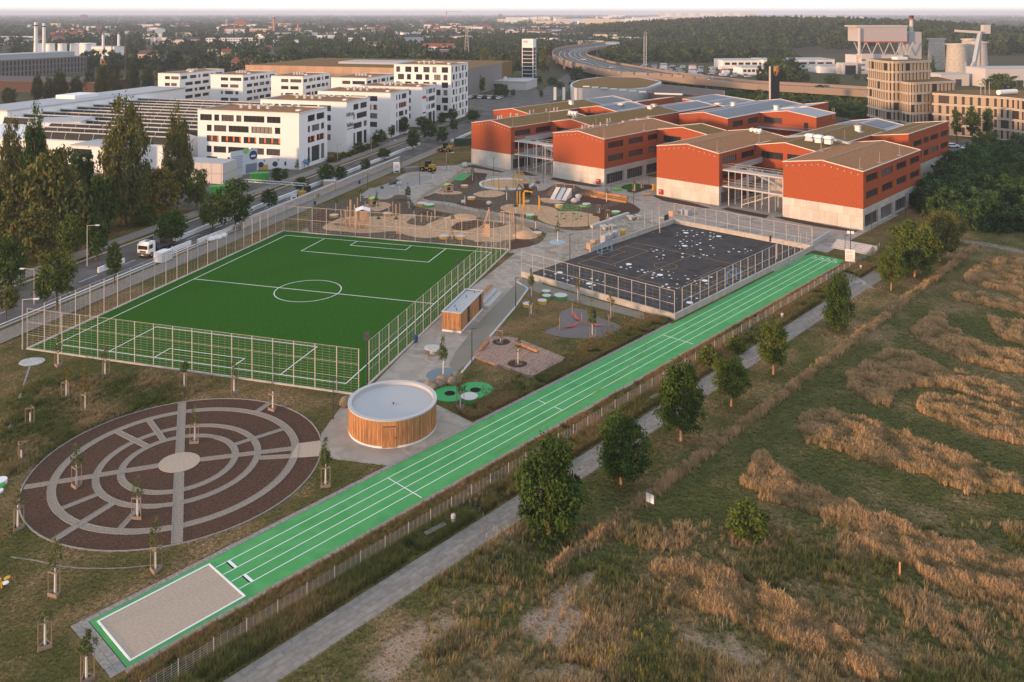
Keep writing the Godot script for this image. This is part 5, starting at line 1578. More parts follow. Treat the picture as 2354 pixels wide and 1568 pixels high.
		for r in 3:
			for c in 2: part(t, "load_block", box_mesh(q[3] * 0.49, q[4] / 3.0 - 0.02,1.0), M[q[2]], Vector3((c - 0.5) * q[3] * 0.5,0.14 + q[4] / 3.0 * (r + 0.5), 0))
		k += 1
	for q in [[Vector2(34.66,-181.9), 1.0, "pale_wood", "small timber crate at the court fence corner"],[Vector2(37.16,-183.4), 1.8, "wrap_grey", "wrapped stone pallet behind the court fence, left of two"],[Vector2(38.28,-183.1), 1.6, "wrap_grey", "wrapped stone pallet behind the court fence, beside its twin"]]:
		var t := thing("pallet_stack", q[3], "pallet", v3(q[0]), PI / 2 - TRACK_ANGLE)
		for r in 2:
			for c in 2: part(t, "load_block", box_mesh(q[1] * 0.49,0.55,1.1), M[q[2]], Vector3((c - 0.5) * q[1] * 0.5,0.3 + 0.57 * r, 0))
	# red cabinets on the gable walls
	for q in [[st(173.0,-128.6), "red cabinet on the concrete wall beside the glazed yard"],[st(173.0,-110.0), "red cabinet on the concrete wall beside the yellow toy"]]:
		var t := thing("red_cabinet", q[1], "cabinet", q[0],-TRACK_ANGLE, "red wall cabinets")
		part(t, "cabinet_body", box_mesh(0.9,1.2,0.35), M.red, Vector3(0,1.0,0.1))
		part(t, "notice", box_mesh(0.4,0.12,0.02), M.white_paint, Vector3(0,1.3,0.29))
	# small court between two gables
	structure("green_mound", sheet(smooth_loop(pts([27.56,-212.2,29.39,-215.2,31.64,-216.4,33.11,-215.2,33.01,-213.2,31.69,-211.2,29.53,-208.8,27.85,-209.8]), 5), 0.05), M.turf)
	structure("planting_bed", sheet(smooth_loop(pts([28.4,-207.9,30.74,-210.3,33.52,-215.2,35.83,-214.2,36.14,-211.2,33.61,-209.3,32.11,-207.4,30.44,-205.6,28.93,-206.0]), 5), 0.045), M.soil)
	for q in [[Vector2(26.0,-207.9), "play_lime2", "bright green low play animal beside the green mound"],[Vector2(35.07,-207.9), "yellow", "yellow stacked toy figure at the gable wall"],[Vector2(32.66,-202.8), "pale_wood", "small pair of timber play animals on the forecourt"]]:
		var t := thing("play_figure", q[2], "play figure", v3(q[0]), 0.3)
		for i in 3:
			part(t, "body_block", box_mesh(1.0 if q[1] != "yellow" else 0.6,0.5,0.5), M[q[1]], Vector3((i - 1) * 0.75 if q[1] != "yellow" else 0.0,0.3 if q[1] != "yellow" else 0.3 + i * 0.55,0.2 * (i % 2)))
	excavator(Vector2(3.57,-202.0), 2.9, "small black and yellow excavator parked on the playground", 1.0)
	loader(Vector2(-23.28,-233.5), 2.6, "yellow wheel loader on the dirt beside the slab square")
	# stones on the slab square, white stones
	var st_i := 0
	for q in [[Vector2(-30.92,-216.4), 1.6, "dark"],[Vector2(-30.16,-216.9), 1.9, "dark"],[Vector2(-32.59,-210.5), 1.0, "dark"],[Vector2(-31.19,-215.4), 1.0, "dark"],[Vector2(-29.94,-211.0), 0.9, "pale"],[Vector2(-28.85,-214.9), 1.4, "pale"],[Vector2(-5.27,-192.8), 1.3, "pale"],[Vector2(-11.26,-194.2), 1.2, "pale"],[Vector2(14.46,-194.7), 1.6, "pale"],[Vector2(15.3,-195.9), 1.1, "pale"],[Vector2(15.76,-199.3), 1.6, "pale"],[Vector2(-13.44,-239.6), 2.2, "pale"]]:
		single("stone_block", boulder_mesh(st_i % 4), M.boulder_dark if q[2] == "dark" else M.pale_concrete, "upright dark stone on the pale slab square" if q[2] == "dark" else "pale stone lying in the playground", "stone", "loose playground stones", v3(q[0]), st_i * 0.9).scale = Vector3.ONE * q[1]
		st_i += 1
	# construction container cabin and stone stack
	var cab := thing("site_cabin", "small white site cabin with printed poster in the schoolyard", "cabin", v3(Vector2(-31.96,-232.3)), 0.3)
	part(cab, "cabin_body", box_mesh(1.6,2.6,1.6), M.white_paint, Vector3(0,1.3,0))
	for y in [1.9,1.65,1.4]: part(cab, "printed_line", box_mesh(0.9,0.1,0.02), M.print_rust, Vector3(0, y, 0.81))
	part(cab, "foot_stripe", box_mesh(1.2,0.4,0.02), M.bin_blue, Vector3(0,0.3,0.81))
	var ss := thing("slab_stack", "flat stack of grey slabs on the schoolyard dirt", "slab stack", v3(Vector2(-27.99,-233.5)), 0.6)
	for i in 4: part(ss, "slab_layer", box_mesh(4.2,0.28,1.6), M.slat_grey, Vector3(0.05 * (i % 2), 0.14 + 0.3 * i, 0.04 * i))

# ---------------------------------------------------------------- school: galleries, roof plant
func build_galleries():
	var bays := [[-159.3,-144.0,191.0, "between the first and second gable"],[-94.7,-79.4,191.0, "between the third and last gable"]]
	for q in bays:
		var t0: float = q[0] + 0.05
		var t1: float = q[1] - 0.05
		var g := thing("steel_gallery", "white steel gallery with stairs and thin columns " + q[3], "gallery")
		var turn := -TRACK_ANGLE
		for y in [4.3,8.0]:
			part(g, "deck_slab", box_mesh(t1 - t0,0.32,2.6), M.pale_concrete, st(175.9, (t0 + t1) * 0.5, y), turn)
			part(g, "side_walkway", box_mesh(2.0,0.3,13.6), M.pale_concrete, st(184.1, t0 + 1.05, y), turn)
			# railing in front and behind
			for s in [174.7,177.2]:
				var b := MB.new()
				b.bar(st(s, t0, y + 1.2), st(s, t1, y + 1.2), 0.05,0.05)
				var n := int((t1 - t0) / 0.28)
				for i in n: b.bar(st(s, t0 + (t1 - t0) * i / n, y + 0.16), st(s, t0 + (t1 - t0) * i / n, y + 1.2), 0.016,0.016)
				part(g, "railing", b.mesh(), M.galvanised)
			var r2 := MB.new()
			r2.bar(st(177.2, t0 + 2.1, y + 0.7), st(190.8, t0 + 2.1, y + 0.7), 0.04,1.1)
			part(g, "panel_railing", r2.mesh(), M.zinc_pale)
		for i in 5:
			var t := lerpf(t0 + 1.6, t1 - 0.6, i / 4.0)
			for s in [174.8,176.9]:
				var b := MB.new()
				b.tube(st(s, t + (0.5 if s > 176 else 0.0), 0), st(s, t + (0.5 if s > 176 else 0.0), 7.9), 0.09,0.09,7)
				part(g, "column", b.mesh(), M.white_paint)
		for i in 4:
			var b := MB.new()
			var t := lerpf(t0 + 3.0, t1 - 0.8, i / 3.0)
			b.tube(st(181.0, t, 0), st(181.0, t, 8.0), 0.08,0.08,7)
			part(g, "column", b.mesh(), M.white_paint)
		# a stair flight from the yard to the first deck and one to the second
		for f in 2:
			var y0 := 0.0 if f == 0 else 4.4
			var y1 := 4.2 if f == 0 else 7.9
			var a := st(178.2, t0 + 3.4, y0) if f == 0 else st(179.6, t1 - 1.4, y0)
			var c := st(178.2, t1 - 1.8, y1) if f == 0 else st(179.6, t0 + 4.0, y1)
			var b := MB.new()
			b.bar(a, c, 1.2,0.22)
			part(g, "stair_flight", b.mesh(), M.pale_concrete)
			for sg in [-0.6,0.6]:
				b = MB.new()
				var off: Vector3 = st(1,0) * sg
				b.bar(a + off + Vector3(0,1.0,0), c + off + Vector3(0,1.0,0), 0.05,0.05)
				for i in 14: b.bar(a.lerp(c, i / 13.0) + off, a.lerp(c, i / 13.0) + off + Vector3(0,1.0,0), 0.03,0.03)
				part(g, "stair_railing", b.mesh(), M.galvanised)
	# balcony on the far wing
	var f := thing("far_balcony", "steel balcony along the far red wing", "balcony")
	part(f, "deck_slab", box_mesh(19.0,0.25,1.6), M.galvanised, st(252.7,-114.6,7.4), -TRACK_ANGLE)
	var b := MB.new()
	b.bar(st(251.9,-124,8.5), st(251.9,-105.2,8.5), 0.05,0.05)
	for i in 60: b.bar(st(251.9,-124 + i * 0.31,7.5), st(251.9,-124 + i * 0.31,8.5), 0.03,0.03)
	part(f, "railing", b.mesh(), M.galvanised)

func roof_y(t: float, t0: float, t1: float) -> float:
	return 11.86 + 1.3 * (1.0 - absf((t - t0) / (t1 - t0) * 2.0 - 1.0))
func build_roof_plant():
	# three big ventilation hoods
	var hp := [Vector2(73.07,-206.0), Vector2(74.55,-204.0), Vector2(76.21,-202.0)]
	for i in 3:
		var t := thing("vent_hood", ["white ventilation tower in the row of three, farthest from the last gable", "white ventilation tower in the middle of the row of three", "white ventilation tower in the row of three, nearest the last gable"][i], "roof vent", v3(hp[i],12.6), PI / 2 - TRACK_ANGLE, "white ventilation towers")
		t.scale = Vector3(0.8,0.62,0.8)
		part(t, "shaft", box_mesh(1.9,2.2,1.9), M.white_paint, Vector3(0,1.0,0))
		part(t, "louvre_band", box_mesh(2.0,0.35,2.0), M.galvanised, Vector3(0,1.6,0))
		var b := MB.new()
		b.lathe([[1.9,2.1],[1.2,2.9],[0.0,2.95]],4, Vector3.ZERO, false)
		part(t, "hood", b.mesh(), M.white_paint, Vector3.ZERO, PI / 4)
	var duct := MB.new()
	duct.bar(v3(Vector2(69.44,-212.8), 12.6), v3(Vector2(74.26,-212.9), 12.9), 0.9,0.4)
	duct.bar(v3(Vector2(79.16,-206.7), 12.9), v3(Vector2(81.37,-202.1), 12.6), 0.9,0.4)
	single("roof_duct", duct.mesh(), M.pale_concrete, "long pale ventilation duct on the roof behind the white towers", "duct")
	# small round pipes, fan groups, skylights, lightning rods
	var xs := [Vector2(-4.24,-250.2), Vector2(-3.65,-251.1), Vector2(-3.06,-252.1), Vector2(-0.41,-257.0), Vector2(1.18,-255.2), Vector2(1.68,-256.1), Vector2(5.6,-264.1), Vector2(6.82,-265.2), Vector2(10.97,-268.4), Vector2(13.65,-272.1), Vector2(14.76,-273.3), Vector2(18.54,-254.0), Vector2(19.44,-255.0), Vector2(19.21,-229.4), Vector2(20.05,-230.2), Vector2(21.05,-230.3), Vector2(22.31,-230.8), Vector2(24.78,-235.1), Vector2(26.31,-231.9), Vector2(27.65,-243.7), Vector2(28.58,-244.6), Vector2(29.86,-233.6), Vector2(31.34,-238.4), Vector2(31.84,-239.1), Vector2(36.5,-244.8), Vector2(40.05,-248.6), Vector2(40.7,-249.6), Vector2(40.29,-249.6), Vector2(41.52,-250.5)]
	for p in xs:
		var t := thing("roof_pipe", "small pale vent pipe on the brown school roof", "vent pipe", v3(p, 11.9), 0, "vent pipes on the school roof")
		var b := MB.new()
		b.tube(Vector3.ZERO, Vector3(0,1.5,0), 0.2,0.2,9)
		part(t, "pipe", b.mesh(), M.pale_concrete)
		part(t, "base_plate", box_mesh(1.2,0.15,1.2), M.slab, Vector3(0,0.35,0))
	for q in [[Vector2(18.7,-257.3), "pair of roof fans on the green roof beyond the first gable"],[Vector2(63.62,-219.1), "three roof fans behind the ridge of the third gable"]]:
		var t := thing("roof_fans", q[1], "roof fan", v3(q[0],12.3), -TRACK_ANGLE)
		part(t, "base_frame", box_mesh(3.4,0.2,1.8), M.galvanised, Vector3(0,0.5,0))
		for i in 3:
			var b := MB.new()
			b.tube(Vector3(-1.1 + i * 1.1,1.15,0.5), Vector3(-1.1 + i * 1.1,1.15,-0.5), 0.5,0.5,12)
			part(t, "fan", b.mesh(), M.white_paint)
	for q in [[Vector2(20.33,-288.4), "pale ventilation box with cap at the start of the solar roof"],[Vector2(46.71,-276.2), "pale ventilation box on the middle solar roof"],[Vector2(74.38,-282.2), "dome-topped vent on the far solar roof"],[Vector2(85.86,-272.7), "square louvred vent on the far solar roof"],[Vector2(92.25,-223.9), "square louvred vent on the near solar roof"],[Vector2(44.62,-271.6), "low vent box on the middle roof"]]:
		var t := thing("roof_vent", q[1], "roof vent", v3(q[0],12.0), PI / 2 - TRACK_ANGLE)
		part(t, "base", box_mesh(2.6,0.3,2.6), M.roof_white, Vector3(0,0.3,0))
		part(t, "shaft", box_mesh(1.2,1.5,1.2), M.white_paint, Vector3(0,1.1,0))
		part(t, "cap", box_mesh(1.6,0.25,1.6), M.galvanised, Vector3(0,1.98,0))
	for q in [[Vector2(72.69,-204.7), "white domed skylight on the roof before the vent towers"],[Vector2(36.99,-284.0), "white skylight on the far metal roof"],[Vector2(70.16,-285.9), "white skylight near the far red gable"]]:
		var t := thing("skylight", q[1], "skylight", v3(q[0],12.75), PI / 2 - TRACK_ANGLE)
		part(t, "curb", box_mesh(2.0,0.4,2.0), M.galvanised, Vector3(0,0.3,0))
		part(t, "dome", box_mesh(1.7,0.15,1.7), M.white_paint, Vector3(0,0.56,0))
	for p in [Vector2(71.18,-171.8), Vector2(78.27,-178.8), Vector2(86.52,-187.5), Vector2(47.26,-193.4), Vector2(60.59,-205.9), Vector2(0.19,-235.8), Vector2(11.02,-248.0), Vector2(23.52,-214.5), Vector2(35.54,-226.3), Vector2(84.01,-212.0), Vector2(71.35,-193.7), Vector2(71.78,-195.0), Vector2(35.78,-227.7), Vector2(23.68,-236.8), Vector2(12.33,-271.7)]:
		var t := thing("lightning_rod", "thin lightning rod with small foot on the school roof", "lightning rod", v3(p, 11.9), 0, "lightning rods on the school roof")
		var b := MB.new()
		b.tube(Vector3.ZERO, Vector3(0,2.6,0), 0.035,0.025,5)
		part(t, "rod", b.mesh(), M.galvanised)
		part(t, "foot", box_mesh(0.8,0.2,0.8), M.slab, Vector3(0,0.25,0))
	# roof ladder on the far wing
	var l := thing("roof_ladder", "caged steel ladder up to the far metal roof", "ladder", st(266,-105.2,11.5), 0)
	for sg in [-0.35,0.35]: part(l, "rail", box_mesh(0.06,3.4,0.06), M.galvanised, Vector3(sg, 0.6,0.3))
	for i in 8: part(l, "rung", box_mesh(0.7,0.05,0.05), M.galvanised, Vector3(0,-0.9 + i * 0.42,0.3))

# ---------------------------------------------------------------- trees
func crown(key: String, sd: int, shape: int, clumps: int, leaves: int, ls: float) -> Mesh:
	# a crown one metre wide and one metre tall: leaf faces in clumps through the volume
	return cached("crown" + key, func():
		var r := RandomNumberGenerator.new()
		r.seed = sd
		var b := MB.new()
		var nz := FastNoiseLite.new()
		nz.seed = sd; nz.frequency = 1.6
		for i in clumps:
			var y := 0.0
			var rad := 0.0
			for k in 30:
				y = r.randf_range(0.03,0.97)
				match shape:
					0: rad = sqrt(maxf(0.0,1.0 - pow(2.0 * y - 0.86,2.0) / 1.3))
					1: rad = minf(1.0,0.25 + y * 4.0) * minf(1.0, (1.02 - y) * 2.2)
					2: rad = pow(1.0 - y, 0.75) * minf(1.0,0.35 + y * 5.0)
					3: rad = minf(1.0,0.5 + y * 0.7) * sqrt(maxf(0.0,1.05 - y))
				if r.randf() < rad * rad + 0.06: break
			var a := r.randf() * TAU
			var d := Vector3(cos(a), 0, sin(a))
			var f := sqrt(r.randf_range(0.12,1.0))
			var bump := 1.0 + 0.55 * nz.get_noise_3dv(d * 1.2 + Vector3(0, y * 2.2,0))
			var c := d * (rad * f * 0.42 * bump) + Vector3(0, y, 0)
			var rc := r.randf_range(0.055,0.125) * (1.0 if shape != 1 else 0.8)
			var tone := r.randf_range(0.52,1.0)
			var warm := r.randf_range(-0.07,0.09)
			for j in leaves:
				var q := Vector3(r.randfn(), r.randfn() * 0.8, r.randfn()) * rc * 0.6
				var p := c + q
				var nn := (q.normalized() * 0.8 + Vector3(r.randf_range(-1,1), r.randf_range(-0.3,1.2), r.randf_range(-1,1))).normalized()
				var u := nn.cross(Vector3(r.randf_range(-1,1), 0.3, r.randf_range(-1,1))).normalized()
				var w := nn.cross(u)
				var s := ls * r.randf_range(0.6,1.25)
				var t := tone * r.randf_range(0.85,1.1)
				b.col = Color(t * (1.0 + warm), t, t * (1.0 - warm))
				b.quad(p - u * s, p - w * s * 0.6, p + u * s, p + w * s * 0.6)
		return b.mesh())
func trunk_mesh(h: float, r0: float, limbs: int, sd: int) -> Mesh:
	return cached("trunk%.1f_%.2f_%d_%d" % [h, r0, limbs, sd], func():
		var r := RandomNumberGenerator.new()
		r.seed = sd
		var b := MB.new()
		var p := Vector3.ZERO
		for i in 4:
			var q := Vector3(r.randf_range(-0.03,0.03) * h, h * (i + 1) / 4.0, r.randf_range(-0.03,0.03) * h)
			b.tube(p, q, r0 * (1.0 - i * 0.2), r0 * (0.8 - i * 0.2) + 0.01,7, false)
			p = q
		for i in limbs:
			var a := TAU * i / limbs + r.randf()
			var y := h * r.randf_range(0.35,0.8)
			var l := h * r.randf_range(0.2,0.34)
			b.tube(Vector3(0, y, 0), Vector3(cos(a) * l, y + l * 0.75, sin(a) * l), r0 * 0.42, r0 * 0.1,5, false)
		return b.mesh())
var tree_no := 0
func tree(x: float, z: float, h: float, w: float, kind: int, mat: String, base: float, label: String, group := "", bark := "bark", called := "tree"):
	tree_no += 1
	var t := thing(called, label, "tree", Vector3(x, 0, z), tree_no * 1.7, group)
	part(t, "trunk", trunk_mesh(h * 0.8, clampf(h * 0.02,0.05,0.4), 5, tree_no % 5), M[bark])
	var m: Mesh
	match kind:
		0: m = crown("near%d" % (tree_no % 3), 11 + tree_no % 3,0,130,100,0.023)
		1: m = crown("poplar%d" % (tree_no % 2), 31 + tree_no % 2,1,210,60,0.021)
		2: m = crown("round%d" % (tree_no % 3), 51 + tree_no % 3,0,90,40,0.036)
		3: m = crown("sparse%d" % (tree_no % 3), 71 + tree_no % 3,2,34,14,0.045)
		4: m = crown("pine%d" % (tree_no % 2), 91 + tree_no % 2,3,46,46,0.04)
		5: m = crown("cone%d" % (tree_no % 2), 95 + tree_no % 2,2,80,30,0.035)
	var c := part(t, "crown", m, M[mat], Vector3(0, h * base, 0))
	c.scale = Vector3(w, h * (1.0 - base), w)

func sapling(p: Vector2, h: float, w: float, kind: String, label: String, staked := true):
	# a young tree with limewashed stem, three stakes with a top frame and a timber triangle at the foot
	tree_no += 1
	var t := thing("young_tree", label, "young tree", v3(p), tree_no * 0.8, "young staked trees" if staked else "young trees without stakes")
	var sh := minf(2.1, h * 0.62)
	part(t, "trunk", cached("sapstem%.1f" % sh, func():
		var b := MB.new()
		b.tube(Vector3.ZERO, Vector3(0.02, sh, 0), 0.085,0.06,7)
		return b.mesh()), M.limewash)
	part(t, "leader", cached("leader%.1f_%.1f" % [sh, h], func():
		var b := MB.new()
		b.tube(Vector3(0.02, sh, 0), Vector3(0, h * 0.96,0.04), 0.045,0.012,5)
		for i in 7:
			var a := i * 2.4
			var y := lerpf(sh, h * 0.85, i / 7.0)
			b.tube(Vector3(0, y, 0), Vector3(cos(a) * 0.42, y + 0.5, sin(a) * 0.42), 0.018,0.006,4, false)
		return b.mesh()), M.bark)
	if kind != "bare":
		var m: Mesh = crown("sap%d" % (tree_no % 3), 81 + tree_no % 3,2,30,12,0.042) if kind != "full" else crown("sapf%d" % (tree_no % 2), 86 + tree_no % 2,2,46,20,0.045)
		var c := part(t, "crown", m, M.leaf_yellow if kind == "yellow" else M.leaf_sapling, Vector3(0, sh * 0.92,0))
		c.scale = Vector3(w, maxf(0.6, h - sh * 0.92), w)
	if staked:
		for i in 3:
			var a := TAU * i / 3 + 0.4
			var d := Vector3(cos(a), 0, sin(a)) * 0.47
			var a2 := TAU * (i + 1) / 3 + 0.4
			var e := Vector3(cos(a2), 0, sin(a2)) * 0.47
			part(t, "stake", cached("stake", func():
				var b := MB.new()
				b.tube(Vector3.ZERO, Vector3(0,1.95,0), 0.035,0.03,6)
				return b.mesh()), M.stake_wood, d)
			var b2 := MB.new()
			b2.bar(d + Vector3(0,1.85,0), e + Vector3(0,1.85,0), 0.05,0.1)
			part(t, "top_rail", b2.mesh(), M.stake_wood)
			b2 = MB.new()
			b2.bar(d * 1.1 + Vector3(0,0.15,0), e * 1.1 + Vector3(0,0.15,0), 0.06,0.3)
			part(t, "base_board", b2.mesh(), M.stake_wood)

func build_trees():
	var on := ["the path bench and grey bin", "the sandy bare patch", "the dark hidden bench", "the verge shrubs", "the wire fence shrubs", "the far grey bin", "the track end sign", "the school steps", "the dark thicket", "the thicket corner"]
	var g := "trees in the row along the slab path"
	var pt := [[3.1,-70.5,8.4,6.1,0.04, "leaf_dark"],[10.2,-78.3,7.0,5.2,0.14, "leaf_dark"],[17.4,-86.3,8.1,5.0,0.16, "leaf_dark"],[24.5,-93.8,5.7,4.5,0.26, "leaf_mid"],[31.8,-102.1,6.6,4.1,0.24, "leaf_mid"],[45.2,-116.3,7.7,4.1,0.05, "leaf_dark"],[60.1,-133.1,6.3,4.6,0.25, "leaf_mid"],[67.1,-139.9,9.4,8.4,0.16, "leaf_mid"],[75.9,-149.0,9.0,7.3,0.14, "leaf_olive"],[84.5,-160.2,6.0,5.0,0.2, "leaf_olive"]]
	var lb := ["broad dark leafy tree overhanging the slab path beside the bench", "dark leafy tree on a pale trunk, second along the path from the bench", "tall dark leafy tree hiding the dark bench by the fence", "round mid-green tree on a thin trunk along the path", "slim mid-green tree beside the verge bushes", "compact dark tree with foliage almost to the ground", "small round tree before the white site sign", "wide mid-green tree opposite the school steps", "olive-green tree at the thicket edge beyond the wide one", "yellowish olive tree nearest the thicket"]
	for i in pt.size():
		var q: Array = pt[i]
		tree(q[0], q[1], q[2], q[3],0, q[5], q[4], lb[i], g, "bark_pale")
	# poplars and grove beyond the street
	g = "trees of the grove beyond the street"
	var gv := [
		[-80.4,-174.4,29.7,10.7,1, "leaf_olive", 0.02, "tallest broad poplar in the grove, before the white sawtooth hall"],[-76.9,-193.0,23.3,7.6,1, "leaf_olive", 0.05, "slim poplar beside the white office building"],[-107.6,-180.7,23.8,5.6,1, "leaf_olive", 0.04, "poplar with ragged top at the grove edge"],[-98.5,-173.3,25.3,6.5,1, "leaf_dark", 0.04, "dark poplar next to the ragged one"],
		[-85.2,-155.8,19.8,10.9,2, "leaf_olive", 0.1, "broad olive tree in the middle of the grove"],[-83.9,-149.0,9.3,7.4,2, "leaf_olive", 0.15, "bushy olive tree close to the street"],[-78.0,-148.2,8.7,4.8,2, "leaf_mid", 0.2, "fresh green tree at the street edge of the grove"],[-73.7,-149.0,9.1,4.6,2, "leaf_dark", 0.15, "dark tree behind the street lamp"],
		[-79.8,-133.1,8.3,5.7,2, "leaf_dark", 0.1, "dark round street tree beside the lamp at the road edge"],[-72.2,-119.9,5.0,3.9,2, "leaf_olive", 0.35, "flat-topped olive street tree on a thin stem"],[-67.4,-124.2,9.2,5.9,2, "leaf_mid", 0.22, "round bright green street tree before the pitch fence"],[-64.6,-136.3,6.7,2.8,2, "leaf_dark", 0.25, "narrow dark street tree before the white truck"],
		[-64.8,-159.6,6.6,6.5,2, "leaf_dark", 0.15, "dark street tree standing over the truck bed"],[-59.7,-167.8,8.1,5.9,2, "leaf_mid", 0.2, "mid-green street tree of a close pair"],[-56.3,-170.5,10.1,7.6,2, "leaf_dark", 0.2, "dark round street tree of a close pair"],[-76.2,-182.6,10.7,8.7,2, "leaf_yellow", 0.05, "yellow-green tree before the construction containers"],
		[-70.9,-188.7,9.2,5.9,2, "leaf_mid", 0.1, "round green tree beside the containers"],[-76.6,-175.1,4.3,6.5,2, "leaf_mid", 0.0, "low round shrub tree by the street fence"],[-100.4,-188.7,14.2,8.8,2, "leaf_mid", 0.05, "green tree behind the broad olive one"],[-92.4,-180.7,14.5,7.5,2, "leaf_dark", 0.05, "dark green tree beside the tallest poplar"],[-90.3,-154.4,14.4,8.8,2, "leaf_olive", 0.05, "tall olive tree under the ragged poplar"],
		[-81.7,-166.5,12.1,6.9,2, "leaf_dark", 0.05, "dark tree under the tallest poplar"],[-97.0,-160.2,11.6,5.8,2, "leaf_dark", 0.05, "dark tree at the very edge of the grove"],[-86.0,-166.5,10.4,7.8,2, "leaf_olive", 0.05, "olive tree between the grove and the street"],[-82.8,-188.7,7.8,6.8,2, "leaf_olive", 0.05, "olive tree right of the tallest poplar"]]
	for q in gv: tree(q[0], q[1], q[2], q[3], q[4], q[5], q[6], q[7], g)
	g = "trees behind the sawtooth hall"
	var hi := 0
	for q in [[-234.2,-414.2,15.0,6.0,1],[-228.6,-414.2,14.0,5.6,1],[-228.8,-424.6,16.1,8.8,1],[-220.4,-424.6,13.6,7.5,1],[-202.2,-414.2,20.8,7.7,1],[-196.4,-414.2,21.0,8.6,1],[-207.4,-459.0,19.0,8.6,1],[-210.4,-485.3,13.8,8.5,2],[-242.4,-404.4,8.4,7.5,2],[-221.9,-530.8,11.0,7.7,2],[-231.2,-459.0,13.1,7.1,2],[-237.9,-606.6,9.4,8.2,2]]:
		tree(q[0], q[1], q[2], q[3], q[4], "leaf_far", 0.03, "%s dark tree of the group behind the sawtooth hall, counted from the ribbed office" % ["second", "third", "fourth", "fifth", "seventh", "eighth", "ninth", "tenth", "first", "eleventh", "sixth", "twelfth"][hi], g)
		hi += 1
	# street trees along the offices
	g = "street trees before the white offices"
	var si := 0
	for q in [[-54.4,-188.3,4.8,3.3],[-51.7,-206.1,3.7,3.2],[-47.8,-216.1,5.3,4.3],[-59.9,-216.6,4.3,4.3],[-44.8,-219.4,3.9,3.2],[-40.6,-232.7,3.7,2.7],[-38.3,-252.0,3.5,3.7],[-48.4,-265.6,3.0,3.6],[-31.5,-267.8,7.0,4.0],[-43.9,-278.0,5.6,4.5],[-23.6,-282.8,5.7,4.0],[-28.5,-287.7,7.7,5.4],[-42.3,-295.5,4.8,2.4],[-39.0,-303.7,6.5,3.7],[-21.6,-310.9,4.8,3.1],[-34.3,-320.0,4.9,4.7],[-27.7,-331.4,4.7,3.1],[-15.8,-338.2,5.0,5.2],[-23.9,-338.2,5.9,4.1]]:
		tree(q[0], q[1], q[2], q[3] * 1.2,2, "leaf_dark", 0.2, "%s street tree from the big green waste container, along the white offices" % ["first", "second", "third", "fourth", "fifth", "sixth", "seventh", "eighth", "ninth", "tenth", "eleventh", "twelfth", "thirteenth", "fourteenth", "fifteenth", "sixteenth", "seventeenth", "eighteenth", "nineteenth"][si], g)
		si += 1
	for q in [[-60.2,-235.2,3.3,2.0, "slim pale sapling beside the blue parasol"],[-57.8,-238.5,3.5,2.0, "slim sapling at the office entrance"]]: tree(q[0], q[1], q[2], q[3],3, "leaf_mid", 0.2, q[4])
	# mid distance: junction, showroom, motorway slope
	g = "trees round the road junction"
	for q in [[-17.1,-459.0,10.5,5.5, "leaf_mid"],[-20.7,-650.1,16.6,11.3, "leaf_olive"],[-13.1,-581.0,13.3,9.4, "leaf_yellow"],[-23.2,-581.0,9.4,7.0, "leaf_mid"],[-2.1,-570.9,11.5,7.7, "leaf_dark"],[-6.5,-434.6,7.6,6.4, "leaf_dark"],[0.5,-446.5,3.6,3.0, "leaf_dark"],[-3.6,-440.5,6.5,4.7, "leaf_dark"],[8.8,-508.8,4.8,6.1, "leaf_dark"],[16.1,-525.1,4.9,6.3, "leaf_dark"],[15.3,-440.5,3.5,2.4, "leaf_dark"],[24.5,-508.8,5.5,7.5, "leaf_dark"],[28.0,-486.2,4.6,5.9, "leaf_mid"],[24.2,-625.3,18.5,9.2, "leaf_olive"],[-5.8,-602.3,10.5,7.3, "leaf_dark"],[-11.7,-613.6,13.2,7.4, "leaf_mid"],[75.0,-402.6,3.0,4.3, "leaf_mid"],[35.4,-508.8,2.7,2.7, "leaf_dark"]]:
		tree(q[0], q[1], q[2], q[3],2, q[4],0.08, "broadleaf tree beside the roads at the junction", g)
	# pines and trees by the curved beige offices
	var pn := [[149.9,-282.8,12.3,5.7,4, "dark pine before the curved beige offices"],[153.2,-279.2,13.1,7.1,4, "broad dark pine of the group before the beige offices"],[159.5,-281.6,12.7,5.7,4, "tall dark pine beside the beige office entrance"],[150.4,-270.0,6.2,4.7,2, "fresh green round tree under the pines"],[153.1,-267.8,6.1,5.4,2, "second fresh green tree near the office entrance"],[267.9,-459.0,11.1,20.3,2, "huge dark round tree behind the low beige wing"],[263.2,-525.1,18.3,5.6,5, "tall narrow dark tree behind the beige tower"],[263.6,-516.9,4.9,7.6,2, "dark bush behind the beige tower"],[200.1,-525.1,5.6,11.3,2, "pale green tree cluster by the motorway lorries"],[191.2,-561.1,3.8,5.3,2, "dark tree beside the black pylon sign"],[190.7,-542.5,5.1,5.1,2, "round tree beyond the black pylon sign"],[230.1,-542.5,3.6,5.1,2, "small tree beside the flagpoles"],[226.5,-551.7,4.4,4.4,2, "small tree behind the three flagpoles"],[163.8,-270.0,2.2,4.0,2, "dark shrub by the car park"]]
	for q in pn: tree(q[0], q[1], q[2], q[3], q[4], "leaf_dark" if q[4] != 2 or not "fresh" in q[5] else "leaf_mid", 0.3 if q[4] == 4 else 0.05, q[5])
